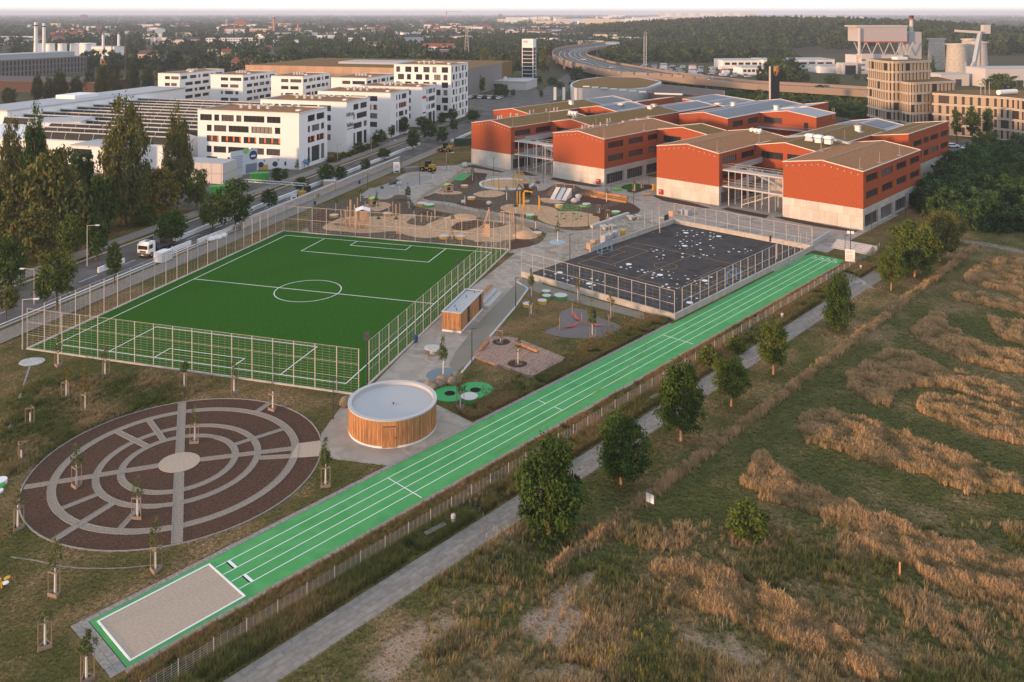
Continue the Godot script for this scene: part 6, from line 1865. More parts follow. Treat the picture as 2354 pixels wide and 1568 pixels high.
	# young staked trees
	var sp := [
		[-56.55,-104.6,4.4,1.4, "thin", "staked sapling nearest the street corner of the pitch fence"],[-50.94,-95.92,4.2,1.3, "yellow", "staked yellowish sapling at the top of the shrub bank"],[-49.26,-101.6,4.5,1.3, "thin", "staked sapling on the lawn below the pitch fence"],[-47.19,-92.83,6.3,1.3, "yellow", "staked feathery yellow sapling in the shrub bank"],[-51.49,-89.72,2.1,1.0, "bare", "bare staked stem at the shrub bank edge by the pale disc line"],[-48.1,-82.33,1.9,1.0, "bare", "bare staked stem low in the shrub bank"],[-38.45,-98.51,3.6,1.3, "full", "staked dense little tree below the pitch fence"],[-32.14,-97.11,4.6,1.1, "thin", "staked sapling close to the pitch fence above the garden"],[-40.43,-77.92,4.5,1.5, "thin", "staked sapling inside the garden on its street side"],[-32.49,-85.94,4.0,1.2, "thin", "staked sapling inside the garden near the middle ring"],
		[-42.15,-71.57,3.7,1.5, "thin", "staked sapling on the rim of the garden beside the white play seats"],[-34.52,-63.41,5.0,1.5, "thin", "staked sapling on the lawn by the curved edging line"],[-32.38,-58.21,3.4,1.7, "thin", "staked sapling on the lawn near the sand pit corner"],[-28.09,-66.15,4.7,1.5, "thin", "staked sapling between garden and running track"],[-32.61,-73.11,4.0,1.4, "thin", "staked sapling inside the garden on its track side"],[-28.04,-55.31,3.6,1.6, "full", "staked sapling at the slab corner of the sand pit"],
		[-26.5,-92.97,3.8,0.9, "bare", "bare staked stem on the garden's pavilion side"],[-17.33,-78.02,4.9,1.5, "full", "staked leafy sapling at the garden entrance by the pavilion"],[-5.76,-93.4,4.7,1.7, "thin", "staked sapling between the trampoline circles"],
		[3.01,-129.9,4.8,1.5, "full", "staked leafy sapling by the court wall opening"],[2.8,-122.2,2.7,1.2, "thin", "staked sapling behind the yellow stool"],[10.01,-127.6,4.5,1.2, "yellow", "staked yellowish sapling before the court wall, next to the broad green stool"],[10.92,-114.1,5.1,1.8, "full", "staked leafy sapling at the edge of the gravel hammock bed"],[14.26,-121.3,4.1,1.5, "yellow", "staked sapling between hammock bed and court wall"],[-1.53,-111.6,1.2,1.0, "bare", "bare staked stem in the deck opening by the cobbles"],[0.74,-104.8,4.4,1.5, "thin", "staked sapling growing through the deck"],
		[19.18,-184.5,1.9,0.9, "bare", "bare staked stem in the mulch near the timber terrace"],[20.51,-179.8,1.7,0.9, "bare", "bare staked stem by the concrete benches"],[4.81,-170.4,3.4,1.3, "full", "staked sapling on the lawn corner of the play area"],[30.22,-207.4,3.0,1.4, "thin", "staked sapling beside the green mound"],[32.6,-211.2,1.6,0.9, "bare", "bare staked stem in the yard bed"],[-7.15,-179.6,1.7,0.9, "bare", "bare staked stem by the winding path"],[-11.62,-162.7,1.8,0.9, "bare", "bare staked stem between two yellow stools"]]
	for q in sp: sapling(Vector2(q[0], q[1]), q[2], q[3], q[4], q[5])
	var ns := [[-8.36,-102.0,5.0,1.7, "full", "slender tree with white stem rising from the grey disc"],[8.77,-161.2,4.6,1.7, "thin", "slender tree with white stem rising from the pale blue disc"],[-35.4,-196.1,3.3,1.3, "thin", "white-stemmed young tree at the slab square corner"],[-30.17,-186.8,4.9,1.5, "thin", "white-stemmed young tree beside the playhouse near the tower"],[-27.36,-204.6,4.5,1.4, "bare", "white-stemmed young tree on the slab square"],[-24.01,-193.9,4.9,2.0, "full", "leafy white-stemmed tree at the bend of the path"],[-23.17,-189.1,2.8,1.3, "thin", "white-stemmed young tree below the leafy one at the bend"],[-39.01,-185.8,3.3,1.6, "thin", "white-stemmed young tree in the mulch by the street wall"],[-20.85,-220.3,2.9,1.2, "thin", "white-stemmed young tree beyond the slab square"],[-10.39,-220.3,4.4,1.8, "thin", "white-stemmed young tree beside the swing frame"],[-10.82,-193.0,3.2,1.6, "thin", "white-stemmed young tree on the mulch island"],[-17.78,-233.3,3.4,1.3, "thin", "white-stemmed young tree by the wheel loader"],[-16.74,-203.0,2.2,1.0, "bare", "white stem beside the playhouse near the green mat"],[-1.24,-197.4,3.8,1.4, "thin", "white-stemmed young tree before the white kerb ring"],[22.02,-195.5,3.7,1.9, "thin", "white-stemmed young tree behind the timber terrace"],[6.44,-210.3,2.2,1.8, "full", "bushy young tree beside the small excavator"],[0.84,-184.9,2.3,1.7, "full", "dark little tree by the winding path"],[-27.87,-175.1,1.8,1.3, "full", "small fir in the big sand area"],[-24.09,-174.5,1.9,1.3, "full", "second small fir in the big sand area"],[-20.96,-179.6,3.1,1.3, "thin", "white-stemmed young tree with pale disc by the sand"],[-12.35,-174.1,2.2,1.6, "full", "little tree on the mulch by the climbing wall"]]
	for q in ns: sapling(Vector2(q[0], q[1]), q[2], q[3], q[4], q[5], false)

# ---------------------------------------------------------------- street and offices
func rows_box(t: Node3D, rows: Array):
	# [name, x, y, z, size x, size y, size z, material]: y is the underside
	for q in rows: part(t, q[0], box_mesh(q[4], q[5], q[6]), M[q[7]], Vector3(q[1], q[2] + q[5] * 0.5, q[3]))
func office(label: String, s0: float, s1: float, t0: float, t1: float, h: float, front: Array, side: Array, y_top: float, dy: float, wh: float, orange := -1, roofm := "roof_gravel"):
	var o := thing("white_office", label, "office building")
	var f := pf(0,1)
	var d := pf(1,0)
	var w := t1 - t0
	var l := s1 - s0
	for k in 2:
		var holes := []
		var flags := []
		var rows: Array = front if k == 0 else side
		var len := w if k == 0 else l
		for i in rows.size():
			for q in rows[i]:
				var y1: float = h - y_top - dy * i
				holes.append([q[0] * len, q[1] * len, maxf(0.1, y1 - wh * (q[2] if q.size() > 2 else 1.0)), y1])
				flags.append(i == orange)
		var b := MB.new()
		var at := pf(s0, t0) if k == 0 else pf(s0, t1)
		var dir := f if k == 0 else d
		b.facade(at, dir, len, 0, h, holes, 0.3)
		part(o, "wall", b.mesh(), M.white_wall)
		for i in holes.size():
			var wn: MeshInstance3D = window_unit(o, at, dir, holes[i],0.3, maxi(1, int((holes[i][1] - holes[i][0]) / 1.15)), M.frame_dark)
			if flags[i]:
				var n := maxi(1, int((holes[i][1] - holes[i][0]) / 2.0))
				for j in n: part(wn, "blind", box_mesh(0.5, holes[i][3] - holes[i][2] - 0.4,0.05), M.orange_blind, Vector3((holes[i][1] - holes[i][0]) * ((j + 0.85) / n - 0.5), 0.15,0.09))
	var bk := MB.new()
	bk.quad(pf(s1, t1), pf(s1, t0), pf(s1, t0, h), pf(s1, t1, h))
	bk.quad(pf(s1, t0), pf(s0, t0), pf(s0, t0, h), pf(s1, t0, h))
	part(o, "wall", bk.mesh(), M.white_wall)
	part(o, "roof", sheet(rect_pf(s0 + 0.3, s1 - 0.3, t0 + 0.3, t1 - 0.3), h - 0.25), M[roofm])
	var cp := MB.new()
	for q in [[s0, s0, t0, t1],[s1, s1, t0, t1],[s0, s1, t0, t0],[s0, s1, t1, t1]]: cp.bar(pf(q[0], q[2], h + 0.02), pf(q[1], q[3], h + 0.02), 0.5,0.12)
	part(o, "parapet_cap", cp.mesh(), M.coping_grey)
	for i in 7:
		var u := t0 + w * (0.28 + 0.045 * i)
		part(o, "cooling_unit", box_mesh(0.9,1.0 + 0.3 * (i % 3), 0.9), M.pale_concrete, pf(s0 + l * (0.5 + 0.1 * (i % 2)), u, h + 0.3), -PITCH_ANGLE)
	part(o, "roof_hatch", box_mesh(1.2,0.4,1.2), M.white_paint, pf(s0 + l * 0.4, t1 - 4, h), -PITCH_ANGLE)
	return o

func text_part(parent: Node3D, txt: String, size: float, at: Vector3, turn: float, m: Material, bold := 0.0):
	var tm := TextMesh.new()
	tm.text = txt
	tm.font_size = 64
	tm.pixel_size = size / 64.0
	tm.depth = 0.06
	var fnt := SystemFont.new()
	fnt.font_names = PackedStringArray(["Droid Sans"])
	tm.font = fnt
	part(parent, "lettering", tm, m, at, turn)

func build_offices():
	var fr1 := [[[0.024,0.144],[0.168,0.218],[0.241,0.365],[0.389,0.441],[0.463,0.667],[0.691,0.823]],[[0.093,0.142],[0.166,0.29],[0.313,0.513],[0.539,0.743],[0.768,0.821]],[[0.092,0.214],[0.238,0.438],[0.462,0.588],[0.613,0.821]],[[0.09,0.14],[0.162,0.288],[0.309,0.513],[0.535,0.663],[0.687,0.819]],[[0.09,0.2],[0.3,0.5],[0.531,0.587],[0.609,0.719]]]
	var sd1 := [[[0.3,0.55],[0.61,0.89]],[[0.3,0.38],[0.44,0.71],[0.77,0.89]],[[0.3,0.55],[0.61,0.89]],[[0.3,0.38,2.2],[0.43,0.72,2.4],[0.77,0.89,2.4]]]
	var w2s := [[[0.28,0.5],[0.58,0.86]],[[0.28,0.34],[0.42,0.86]],[[0.28,0.64],[0.72,0.86]],[[0.28,0.36,2.2],[0.42,0.66,2.4],[0.72,0.86,2.4]]]
	office("five-storey white office with orange blinds nearest the containers", 209.5,225.7,-156.3,-123.1,15.9, fr1, sd1,1.25,3.05,1.85,2)
	var w2: Node3D = office("white office with dark lettering on its street wall", 239.0,255.7,-154.5,-123.6,16.0, fr1, w2s, 1.25,3.05,1.85)
	var e := pf(1,0)
	var out := pf(0,1)
	var turn := PI / 2 - PITCH_ANGLE
	text_part(w2, "Adtran", 1.75, pf(241.2,-123.5,12.0), turn, M.frame_dark)
	text_part(w2, "Adva", 2.0, pf(241.2,-123.5,8.7), turn, M.frame_dark)
	part(w2, "underline", box_mesh(4.0,0.22,0.08), M.frame_dark, pf(241.2,-123.5,7.4), turn)
	office("white office with orange and red blinds, third along the street", 271.6,288.0,-152.0,-123.4,15.9, fr1,[[[0.3,0.37],[0.44,0.53],[0.6,0.86]],[[0.3,0.37],[0.44,0.86]],[[0.3,0.37],[0.44,0.7],[0.78,0.9]],[[0.3,0.38,2.2],[0.43,0.9,2.4]]],1.25,3.05,1.85,1)
	var w4: Node3D = office("white office with small red sign, fourth along the street", 301.0,316.0,-150.0,-123.5,15.4, fr1,[[[0.3,0.38],[0.44,0.72],[0.78,0.9]],[[0.3,0.38],[0.44,0.9]],[[0.3,0.37],[0.44,0.55],[0.62,0.9]],[[0.3,0.37,2.4],[0.43,0.68,2.6],[0.74,0.9,2.6]]],1.25,3.05,1.85)
	part(w4, "red_sign", box_mesh(3.4,1.0,0.1), M.red, pf(303.0,-123.4,11.4), turn)
	part(w4, "dark_sign", box_mesh(3.0,0.5,0.1), M.frame_dark, pf(303.0,-123.4,5.4), turn)
	var f5 := []
	var s5 := []
	for i in 7:
		var a := []
		var c := []
		var n := 6
		for k in n:
			var x := 0.04 + k * 0.16 + (0.03 if i % 2 == 1 else 0.0)
			a.append([x, x + (0.07 if (k + i) % 2 == 0 else 0.11)])
		for k in 5:
			var x2 := 0.06 + k * 0.19 + (0.04 if i % 2 == 1 else 0.0)
			c.append([x2, minf(0.97, x2 + (0.06 if (k + i) % 2 == 0 else 0.12))])
		f5.append(a); s5.append(c)
	office("tall white office block with staggered upright windows at the street end", 321.5,342.5,-144.5,-119.3,22.8, f5, s5,0.9,3.1,2.3)
	var vf := [[[0.32,0.55],[0.61,0.96]],[[0.32,0.55],[0.61,0.87]],[[0.32,0.38],[0.45,0.7],[0.77,0.87]],[[0.32,0.55],[0.61,0.87]],[[0.32,0.55],[0.61,0.87]]]
	var vs := [[[0.03,0.16],[0.22,0.36],[0.4,0.45],[0.5,0.64],[0.69,0.74],[0.8,0.96]],[[0.12,0.28],[0.32,0.46],[0.5,0.64],[0.68,0.8],[0.84,0.92]],[[0.12,0.28],[0.32,0.38],[0.42,0.56],[0.6,0.74],[0.8,0.9]],[[0.12,0.28],[0.32,0.46],[0.5,0.64],[0.68,0.84]]]
	var k := 0
	for q in [[332.0,366.0,-269.5,-257.5],[333.0,360.5,-241.5,-224.5],[332.5,357.5,-209.5,-193.5],[331.5,362.0,-179.0,-162.0]]:
		office(["white rear office half hidden by the hall roof, next to the tall dark trees", "white rear office with corner loggia, second of four", "white rear office with corner loggia, third of four", "white rear office almost hidden by the street offices"][k], q[0], q[1], q[2], q[3],15.8, vf, vs, 1.3,3.1,1.5)
		k += 1

func build_hall():
	# white hall with rows of sawtooth rooflights
	var o := thing("sawtooth_hall", "long white hall with many rows of glazed sawtooth rooflights", "hall")
	var t0 := -244.0
	var t1 := -160.0
	var b := MB.new()
	b.facade(pf(199, t0), pf(0,1), t1 - t0,0,6.6,[],0.2)
	b.quad(pf(199, t1), pf(296, t1), pf(296, t1,6.6), pf(199, t1,6.6))
	b.quad(pf(296, t0), pf(199, t0), pf(199, t0,6.6), pf(296, t0,6.6))
	b.quad(pf(199, t0,6.6), pf(199, t1,6.6), pf(296, t1,6.6), pf(296, t0,6.6))
	part(o, "wall", b.mesh(), M.white_wall)
	for i in 12:
		var s := 200.0 + i * 8.0
		var tl := t0 if i > 2 else -205.0 + i * -6.0
		b = MB.new()
		b.quad(pf(s + 0.8, tl, 9.0), pf(s + 0.8, t1,9.0), pf(s + 7.9, t1,6.7), pf(s + 7.9, tl, 6.7))
		b.tri(pf(s + 0.8, t1,6.6), pf(s + 7.9, t1,6.7), pf(s + 0.8, t1,9.0))
		var r := part(o, "tooth_roof", b.mesh(), M.white_paint)
		b = MB.new()
		b.quad(pf(s, tl, 6.65), pf(s, t1,6.65), pf(s + 0.75, t1,8.75), pf(s + 0.75, tl, 8.75))
		part(o, "tooth_glazing", b.mesh(), M.glass_matte)
		b = MB.new()
		b.bar(pf(s + 0.7, tl, 8.95), pf(s + 0.7, t1,8.95), 0.5,0.3)
		b.bar(pf(s - 0.05, tl, 6.7), pf(s - 0.05, t1,6.7), 0.3,0.25)
		var n := int((t1 - tl) / 5.0)
		for j in n: b.bar(pf(s - 0.03, lerpf(tl, t1, float(j) / n), 6.7), pf(s + 0.7, lerpf(tl, t1, float(j) / n), 8.8), 0.12,0.1)
		part(o, "tooth_frame", b.mesh(), M.pale_concrete)
	b = MB.new()
	b.prism(rect_pf(226,318,-262,-244.2), 0,10.6)
	part(o, "side_wing", b.mesh(), M.white_wall)
	b = MB.new()
	b.prism(rect_pf(225.5,318.5,-262.5,-243.7), 10.6,11.0)
	part(o, "side_roof", b.mesh(), M.roof_white)
	part(o, "roof_box", box_mesh(9,1.6,12), M.white_paint, pf(268,-255,11.6), -PITCH_ANGLE)
	# smaller white sheds in front of the hall
	var hb := thing("white_workshop", "white two-storey workshop with dark openings before the hall", "workshop", pf(197,-176), -PITCH_ANGLE)
	rows_box(hb, [["wall", 0,0,0,14,7.2,14, "white_wall"],["roof", 0,7.2,0,14.4,0.3,14.4, "roof_white"],["window", -3,4.2,7.05,6,2.2,0.2, "glass_dark"],["door", -3,0.1,7.05,6,3.0,0.2, "glass_dark"]])
	hb = thing("white_house", "white cubic house with dark loggia among the grove trees", "house", Vector3(-147.1,0.0,-274.6), 0.1)
	rows_box(hb, [["wall", 0,0,0,16,9,12, "white_wall"],["roof", 0,9,0,16.4,0.3,12.4, "roof_white"],["loggia", 5.2,5.4,6.05,4,2.6,0.2, "glass_dark"],["loggia", 5.2,2.0,6.05,4,2.6,0.2, "glass_dark"],["window", -4.4,6.0,6.05,5,1.4,0.2, "glass_dark"],["window", 0.8,6.0,6.05,1.2,1.2,0.2, "glass_dark"]])
	hb = thing("white_shed", "plain pale shed behind the tallest poplar", "shed", Vector3(-137.6,0.0,-271.0), 0.1)
	rows_box(hb, [["wall", 0,0,0,18,7,10, "white_wall"],["roof", 0,7,0,18.3,0.25,10.3, "roof_white"],["door", -3,0.1,5.03,3.4,3.2,0.1, "dark_metal"]])

func build_street():
	structure("street", sheet(PackedVector2Array([v2(pf(60,-116.5)), v2(pf(60,-101.4)), v2(pf(200,-101.4)), v2(pf(262,-100.8)), v2(pf(320,-102)), v2(pf(375,-100)), v2(pf(420,-105)), v2(pf(520,-138)), v2(pf(520,-152)), v2(pf(420,-124)), v2(pf(370,-117)), v2(pf(300,-113.5)), v2(pf(180,-113.5)), v2(pf(120,-114))]), 0.012), M.road)
	structure("junction", sheet(pts([-25.33,-418.0,-10.28,-446.5,1.78,-465.5,15.75,-472.2,43.52,-625.3,66.2,-677.0,63.05,-581.0,36.1,-508.8,28.86,-459.0,19.55,-418.0,12.95,-388.3,-11.65,-375.0,-19.14,-383.7]), 0.008), M.road)
	structure("pavement", sheet(rect_pf(60,262,-100.2,-96.3), 0.12), M.path)
	structure("pavement_far", sheet(rect_pf(60,320,-119.6,-116.0), 0.11), M.path)
	structure("office_forecourt", sheet(rect_pf(205,330,-123,-119.7), 0.02), M.road)
	structure("yard_asphalt", sheet(rect_pf(160,209,-185,-120), 0.01), M.road)
	var k := thing("street_kerb", "pale kerb stones along both sides of the street", "kerb")
	for q in [[60.0,200.0,-101.3],[60.0,300.0,-114.6]]:
		var n := 14
		for i in n: part(k, "kerb_stone", box_mesh((q[1] - q[0]) / n - 0.04,0.14,0.25), M.pale_concrete, pf(lerpf(q[0], q[1], (i + 0.5) / n), q[2],0.06), PI / 2 - PITCH_ANGLE)
	var ln := thing("road_markings", "white edge line and lane dashes on the street", "road markings")
	var b := MB.new(); b.prism(rect_pf(60,140,-102.6,-102.3), 0.012,0.02)
	part(ln, "edge_line", b.mesh(), M.line_white)
	for i in 12:
		b = MB.new(); b.prism(rect_pf(76 + i * 9.0,80 + i * 9.0,-106.3,-106.2), 0.012,0.02)
		part(ln, "dash", b.mesh(), M.line_white)
	# street wall of the schoolyard with white top
	var w := thing("yard_wall", "long grey retaining wall with white capping beside the street", "wall")
	for i in 15: part(w, "wall_block", box_mesh(5.2,1.5,0.35), M.concrete, pf(151.5 + i * 5.24,-100.6,0.75), PI / 2 - PITCH_ANGLE)
	for i in 15: part(w, "capping", box_mesh(5.2,0.35,0.6), M.pale_concrete, pf(151.5 + i * 5.24,-100.6,1.68), PI / 2 - PITCH_ANGLE)
	# white traffic barriers in segments
	var bi := 0
	for q in [[131.0,204.0,-107.5, "row of white traffic barriers along the middle of the street"],[206.0,262.0,-107.6, "row of white barriers along the street before the offices"],[117.0,124.0,-107.0, "short white barrier before the white truck"],[127.0,137.0,-103.2, "short white barrier beside the water tank"],[137.0,198.0,-102.2, "row of low white barriers along the pavement"],[268.0,300.0,-99.5, "row of white barriers at the far school corner"]]:
		var o := thing("traffic_barrier", q[3], "barrier", Vector3.ZERO, 0, "white traffic barriers")
		var n := int((q[1] - q[0]) / 3.0)
		for i in n: part(o, "barrier_segment", box_mesh(2.95,0.85,0.4), M.white_paint, pf(q[0] + (i + 0.5) * 3.0, q[2] + 0.12 * sin(i * 0.9), 0.43), PI / 2 - PITCH_ANGLE + 0.02 * sin(i * 2.1))
		bi += 1
	# the truck
	var t := thing("flatbed_truck", "white flatbed truck with dark windscreen parked on the street", "truck", pf(128.2,-105.6), PI + PI / 2 - PITCH_ANGLE)
	rows_box(t, [["chassis", -2.6,0.75,0,5.4,0.25,0.9, "dark_metal"],["cab", 1.15,0.75,0,1.9,1.75,2.3, "white_paint"],["cab_roof", 1.0,2.5,0,1.6,0.3,2.2, "white_paint"],["bumper", 2.1,0.45,0,0.25,0.5,2.3, "dark_metal"],["grille", 2.11,1.0,0,0.06,0.35,1.3, "dark_metal"],["flatbed", -2.9,1.05,0,5.0,0.2,2.35, "dark_metal"],["headboard", -0.2,1.25,0,0.12,1.2,2.3, "dark_metal"],["crane_arm", -0.6,1.2,0.4,0.4,2.0,0.4, "dark_metal"],["load", -4.2,1.25,0,1.6,0.7,1.6, "soil"],["number_plate", 2.24,0.55,0,0.02,0.12,0.5, "white_paint"],["roof_hatch", 0.9,2.8,0,0.6,0.06,0.8, "dark_metal"]])
	var ws := part(t, "windscreen", box_mesh(0.05,0.85,2.0), M.glass_dark, Vector3(2.09,2.0,0)); ws.rotation.z = 0.06
	for z in [-1.16,1.16]:
		part(t, "side_window", box_mesh(0.9,0.7,0.04), M.glass_dark, Vector3(1.35,2.02, z))
		part(t, "headlight", box_mesh(0.06,0.2,0.35), M.lamp_glass, Vector3(2.12,0.95, z * 0.8))
		part(t, "mirror", box_mesh(0.12,0.5,0.2), M.dark_metal, Vector3(1.9,2.0, z * 1.15))
		for x in [1.2,-2.6,-4.2]:
			b = MB.new(); b.tube(Vector3(x, 0.5, z * 0.72), Vector3(x, 0.5, z), 0.5,0.5,14)
			var wl := part(t, "wheel", b.mesh(), M.rubber)
			b = MB.new(); b.tube(Vector3(x, 0.5, z * 0.95), Vector3(x, 0.5, z * 1.02), 0.24,0.24,10)
			part(wl, "rim", b.mesh(), M.galvanised)
	var tk2 := thing("water_tank", "white caged water tank standing behind the pitch fence", "tank", pf(125.6,-100.9), PI / 2 - PITCH_ANGLE)
	rows_box(tk2,[["tank_body", 0,0.15,0,2.6,1.7,1.8, "white_paint"],["pallet", 0,0,0,2.7,0.14,1.9, "dark_metal"]])
	b = MB.new()
	for i in 6:
		b.bar(Vector3(-1.35 + i * 0.54,0.1,0.95), Vector3(-1.35 + i * 0.54,1.9,0.95), 0.04,0.04)
		b.bar(Vector3(-1.35,0.2 + i * 0.33,0.95), Vector3(1.35,0.2 + i * 0.33,0.95), 0.04,0.04)
	part(tk2, "cage", b.mesh(), M.galvanised)
	for i in 3: single("sand_bag", boulder_mesh(i), M.white_paint, "white bulk bag lying on the pavement behind the pitch fence", "bag", "white bulk bags", pf(139.5 + i * 1.5,-101.0 + 0.3 * i, 0), i * 1.1).scale = Vector3(1.7,1.3,1.7)
	# containers, billboard, skips
	var cn := 0
	for q in [[pf(188,-138), 2.6],[pf(191.5,-138.5), 2.6],[pf(188,-138), 5.25],[pf(191.5,-138.5), 5.25],[pf(195,-139), 2.6]]:
		var c := thing("site_container", ["lower white container facing the grove", "lower white container of the stack, middle row", "upper white container facing the grove", "upper white container of the stack", "white container at the back of the stack"][cn], "container", q[0] + Vector3(0, q[1] - 2.6,0), -PITCH_ANGLE, "stacked site containers")
		part(c, "shell", box_mesh(13.0,2.55,3.3), M.container, Vector3(0,1.3,0))
		part(c, "roof", box_mesh(13.1,0.06,3.4), M.roof_white, Vector3(0,2.6,0))
		for i in 5: part(c, "rib", box_mesh(0.12,2.5,0.06), M.galvanised, Vector3(-6 + i * 3,1.3,1.68))
		cn += 1
	var bb := thing("billboard", "large pale billboard with text lines and round blue emblem", "billboard", Vector3(-72.09,0.0,-225.8), 0.95)
	part(bb, "board", box_mesh(8.6,6.6,0.15), M.poster_pale, Vector3(0,3.9,0))
	for x in [-3.5,0.0,3.5]: part(bb, "leg", box_mesh(0.2,4.5,0.2), M.galvanised, Vector3(x, 2.25,-0.25))
	for i in 9: part(bb, "text_line", box_mesh(3.4 - 0.25 * (i % 3), 0.16,0.02), M.slate_print, Vector3(-2.1,5.7 - i * 0.5,0.09))
	b = MB.new(); b.tube(Vector3(2.9,5.4,0.07), Vector3(2.9,5.4,0.11), 1.25,1.25,24)
	part(bb, "emblem", b.mesh(), M.emblem_blue)
	part(bb, "emblem_text", box_mesh(1.4,0.5,0.02), M.white_paint, Vector3(2.9,5.2,0.13))
	b = MB.new(); b.tube(Vector3(0.6,6.9,0.07), Vector3(0.6,6.9,0.1), 0.9,0.9,20)
	part(bb, "green_dot", b.mesh(), M.poster_green)
	part(bb, "photo_print", box_mesh(3.6,2.4,0.02), M.slate_print, Vector3(2.3,2.0,0.09))
	var hd := thing("hoarding", "white hoarding with blue emblems in front of the office", "hoarding", Vector3(-65.23,0.0,-236.3), 0.28)
	part(hd, "board", box_mesh(13,3.2,0.12), M.white_paint, Vector3(0,1.7,0))
	for x in [-5.2,-1.4,1.8]:
		b = MB.new(); b.tube(Vector3(x, 1.6,0.05), Vector3(x, 1.6,0.1), 0.75,0.75,18)
		part(hd, "emblem", b.mesh(), M.emblem_blue)
		b = MB.new(); b.tube(Vector3(x + 0.9,2.7,0.05), Vector3(x + 0.9,2.7,0.1), 0.25,0.25,12)
		part(hd, "red_dot", b.mesh(), M.print_rust)
	part(hd, "yellow_print", box_mesh(2.6,1.4,0.02), M.crate_yellow, Vector3(-4.6,0.8,0.08))
	for q in [[Vector3(-66.09,0.0,-219.5), 4.6, "play_green", "big green waste container below the hoarding"],[Vector3(-70.91,0.0,-202.9), 4.0, "play_green", "green waste container hidden by the street trees"],[Vector3(-16.15,0.0,-279.9), 6.0, "skip_green", "dark green skip at the first school gable"]]:
		var c := thing("waste_container", q[3], "container", q[0],0.3)
		rows_box(c, [["body", 0,0.15,0, q[1],2.0,2.3, q[2]],["lid", 0,2.15,0, q[1] + 0.15,0.12,2.45, q[2]],["foot", -1.4,0,0,0.3,0.15,2.2, "dark_metal"],["foot", 1.4,0,0,0.3,0.15,2.2, "dark_metal"]])
		for i in 4: part(c, "rib", box_mesh(0.1,1.9,0.08), M[q[2]], Vector3(-q[1] * 0.4 + i * q[1] * 0.26,1.15,1.18))
	var lt := thing("lattice_girder", "white lattice girder lying across the street works", "girder", Vector3.ZERO)
	b = MB.new()
	var ga := Vector3(-66.49,0.0,-208.3)
	var gb := Vector3(-49.7,0.0,-202.9)
	for q in [0.0,0.6]: b.bar(ga + Vector3(0,2.2 + q, 0), gb + Vector3(0,2.2 + q, 0), 0.12,0.12)
	for i in 20:
		b.bar(ga.lerp(gb, i / 20.0) + Vector3(0,2.2 + 0.6 * (i % 2), 0), ga.lerp(gb, (i + 1) / 20.0) + Vector3(0,2.8 - 0.6 * (i % 2), 0), 0.06,0.06)
	part(lt, "truss", b.mesh(), M.white_paint)
	for q in [ga, gb]:
		b = MB.new(); b.tube(q, q + Vector3(0,2.8,0), 0.12,0.12,7)
		part(lt, "support", b.mesh(), M.galvanised)
	var cb := thing("site_toilet", "small white cabin with green door on the street works", "cabin", Vector3(-50.05,0.0,-192.3), 0.3)
	rows_box(cb, [["shell", 0,0,0,1.3,2.3,1.3, "white_paint"],["roof", 0,2.3,0,1.4,0.15,1.4, "roof_white"],["door", 0.1,0.1,0.66,0.7,1.9,0.04, "skip_green"]])
	var wc := thing("timber_crate", "tall pale timber crate beside the street wall", "crate", Vector3(-45.47,0.0,-209.4), 0.3)
	rows_box(wc, [["crate_body", 0,0,0,3.0,2.2,2.6, "pale_wood"],["tarpaulin", 0,2.2,0,3.1,0.1,2.7, "wrap_grey"]])
	loader(Vector2(-48.69,-199.2), 0.8, "yellow wheel loader behind the street wall")
	loader(Vector2(-20.98,-265.9), 2.8, "yellow wheel loader near the dark green skip")
	# street lamps with long arms
	var sl := 0
	for q in [[Vector2(-73.83,-145.9), 7.04,0.0, "grey street lamp with long arm beside the grove"],[Vector2(-72.16,-126.8), 5.3, PI, "grey street lamp arching over the street near the pitch corner"],[Vector2(-51.58,-248.2), 5.14,0.0, "grey street lamp before the office with lettering"],[Vector2(-43.15,-257.3), 6.87,0.0, "grey street lamp between the second and third office"],[Vector2(-40.4,-278.3), 1.79,0.0, "short grey lamp by the office planting"],[Vector2(-18.75,-240.5), 3.98,0.0, "grey lamp by the loader near the first gable"],[Vector2(-63.96,-109.7), 6.56,0.0, "dark lamp at the corner of the pitch fence by the street"]]:
		var p := thing("street_lamp", q[3], "street lamp", v3(q[0]), q[2], "street lamps")
		b = MB.new(); b.tube(Vector3.ZERO, Vector3(0, q[1],0), 0.09,0.06,7)
		part(p, "pole", b.mesh(), M.galvanised)
		b = MB.new(); b.bar(Vector3(0, q[1],0), Vector3(1.7, q[1] + 0.12,0), 0.07,0.07)
		part(p, "arm", b.mesh(), M.galvanised)
		part(p, "lamp_head", box_mesh(0.7,0.12,0.28), M.white_paint, Vector3(1.8, q[1] + 0.1,0))
	var pr := thing("parasol", "small blue parasol at the office entrance", "parasol", Vector3(-58.91,0.0,-238.3))
	b = MB.new(); b.tube(Vector3.ZERO, Vector3(0,2.3,0), 0.04,0.04,6)
	part(pr, "pole", b.mesh(), M.galvanised)
	b = MB.new(); b.lathe([[1.3,2.0],[0.0,2.6]],8, Vector3.ZERO, false)
	part(pr, "canopy", b.mesh(), M.parasol_blue)

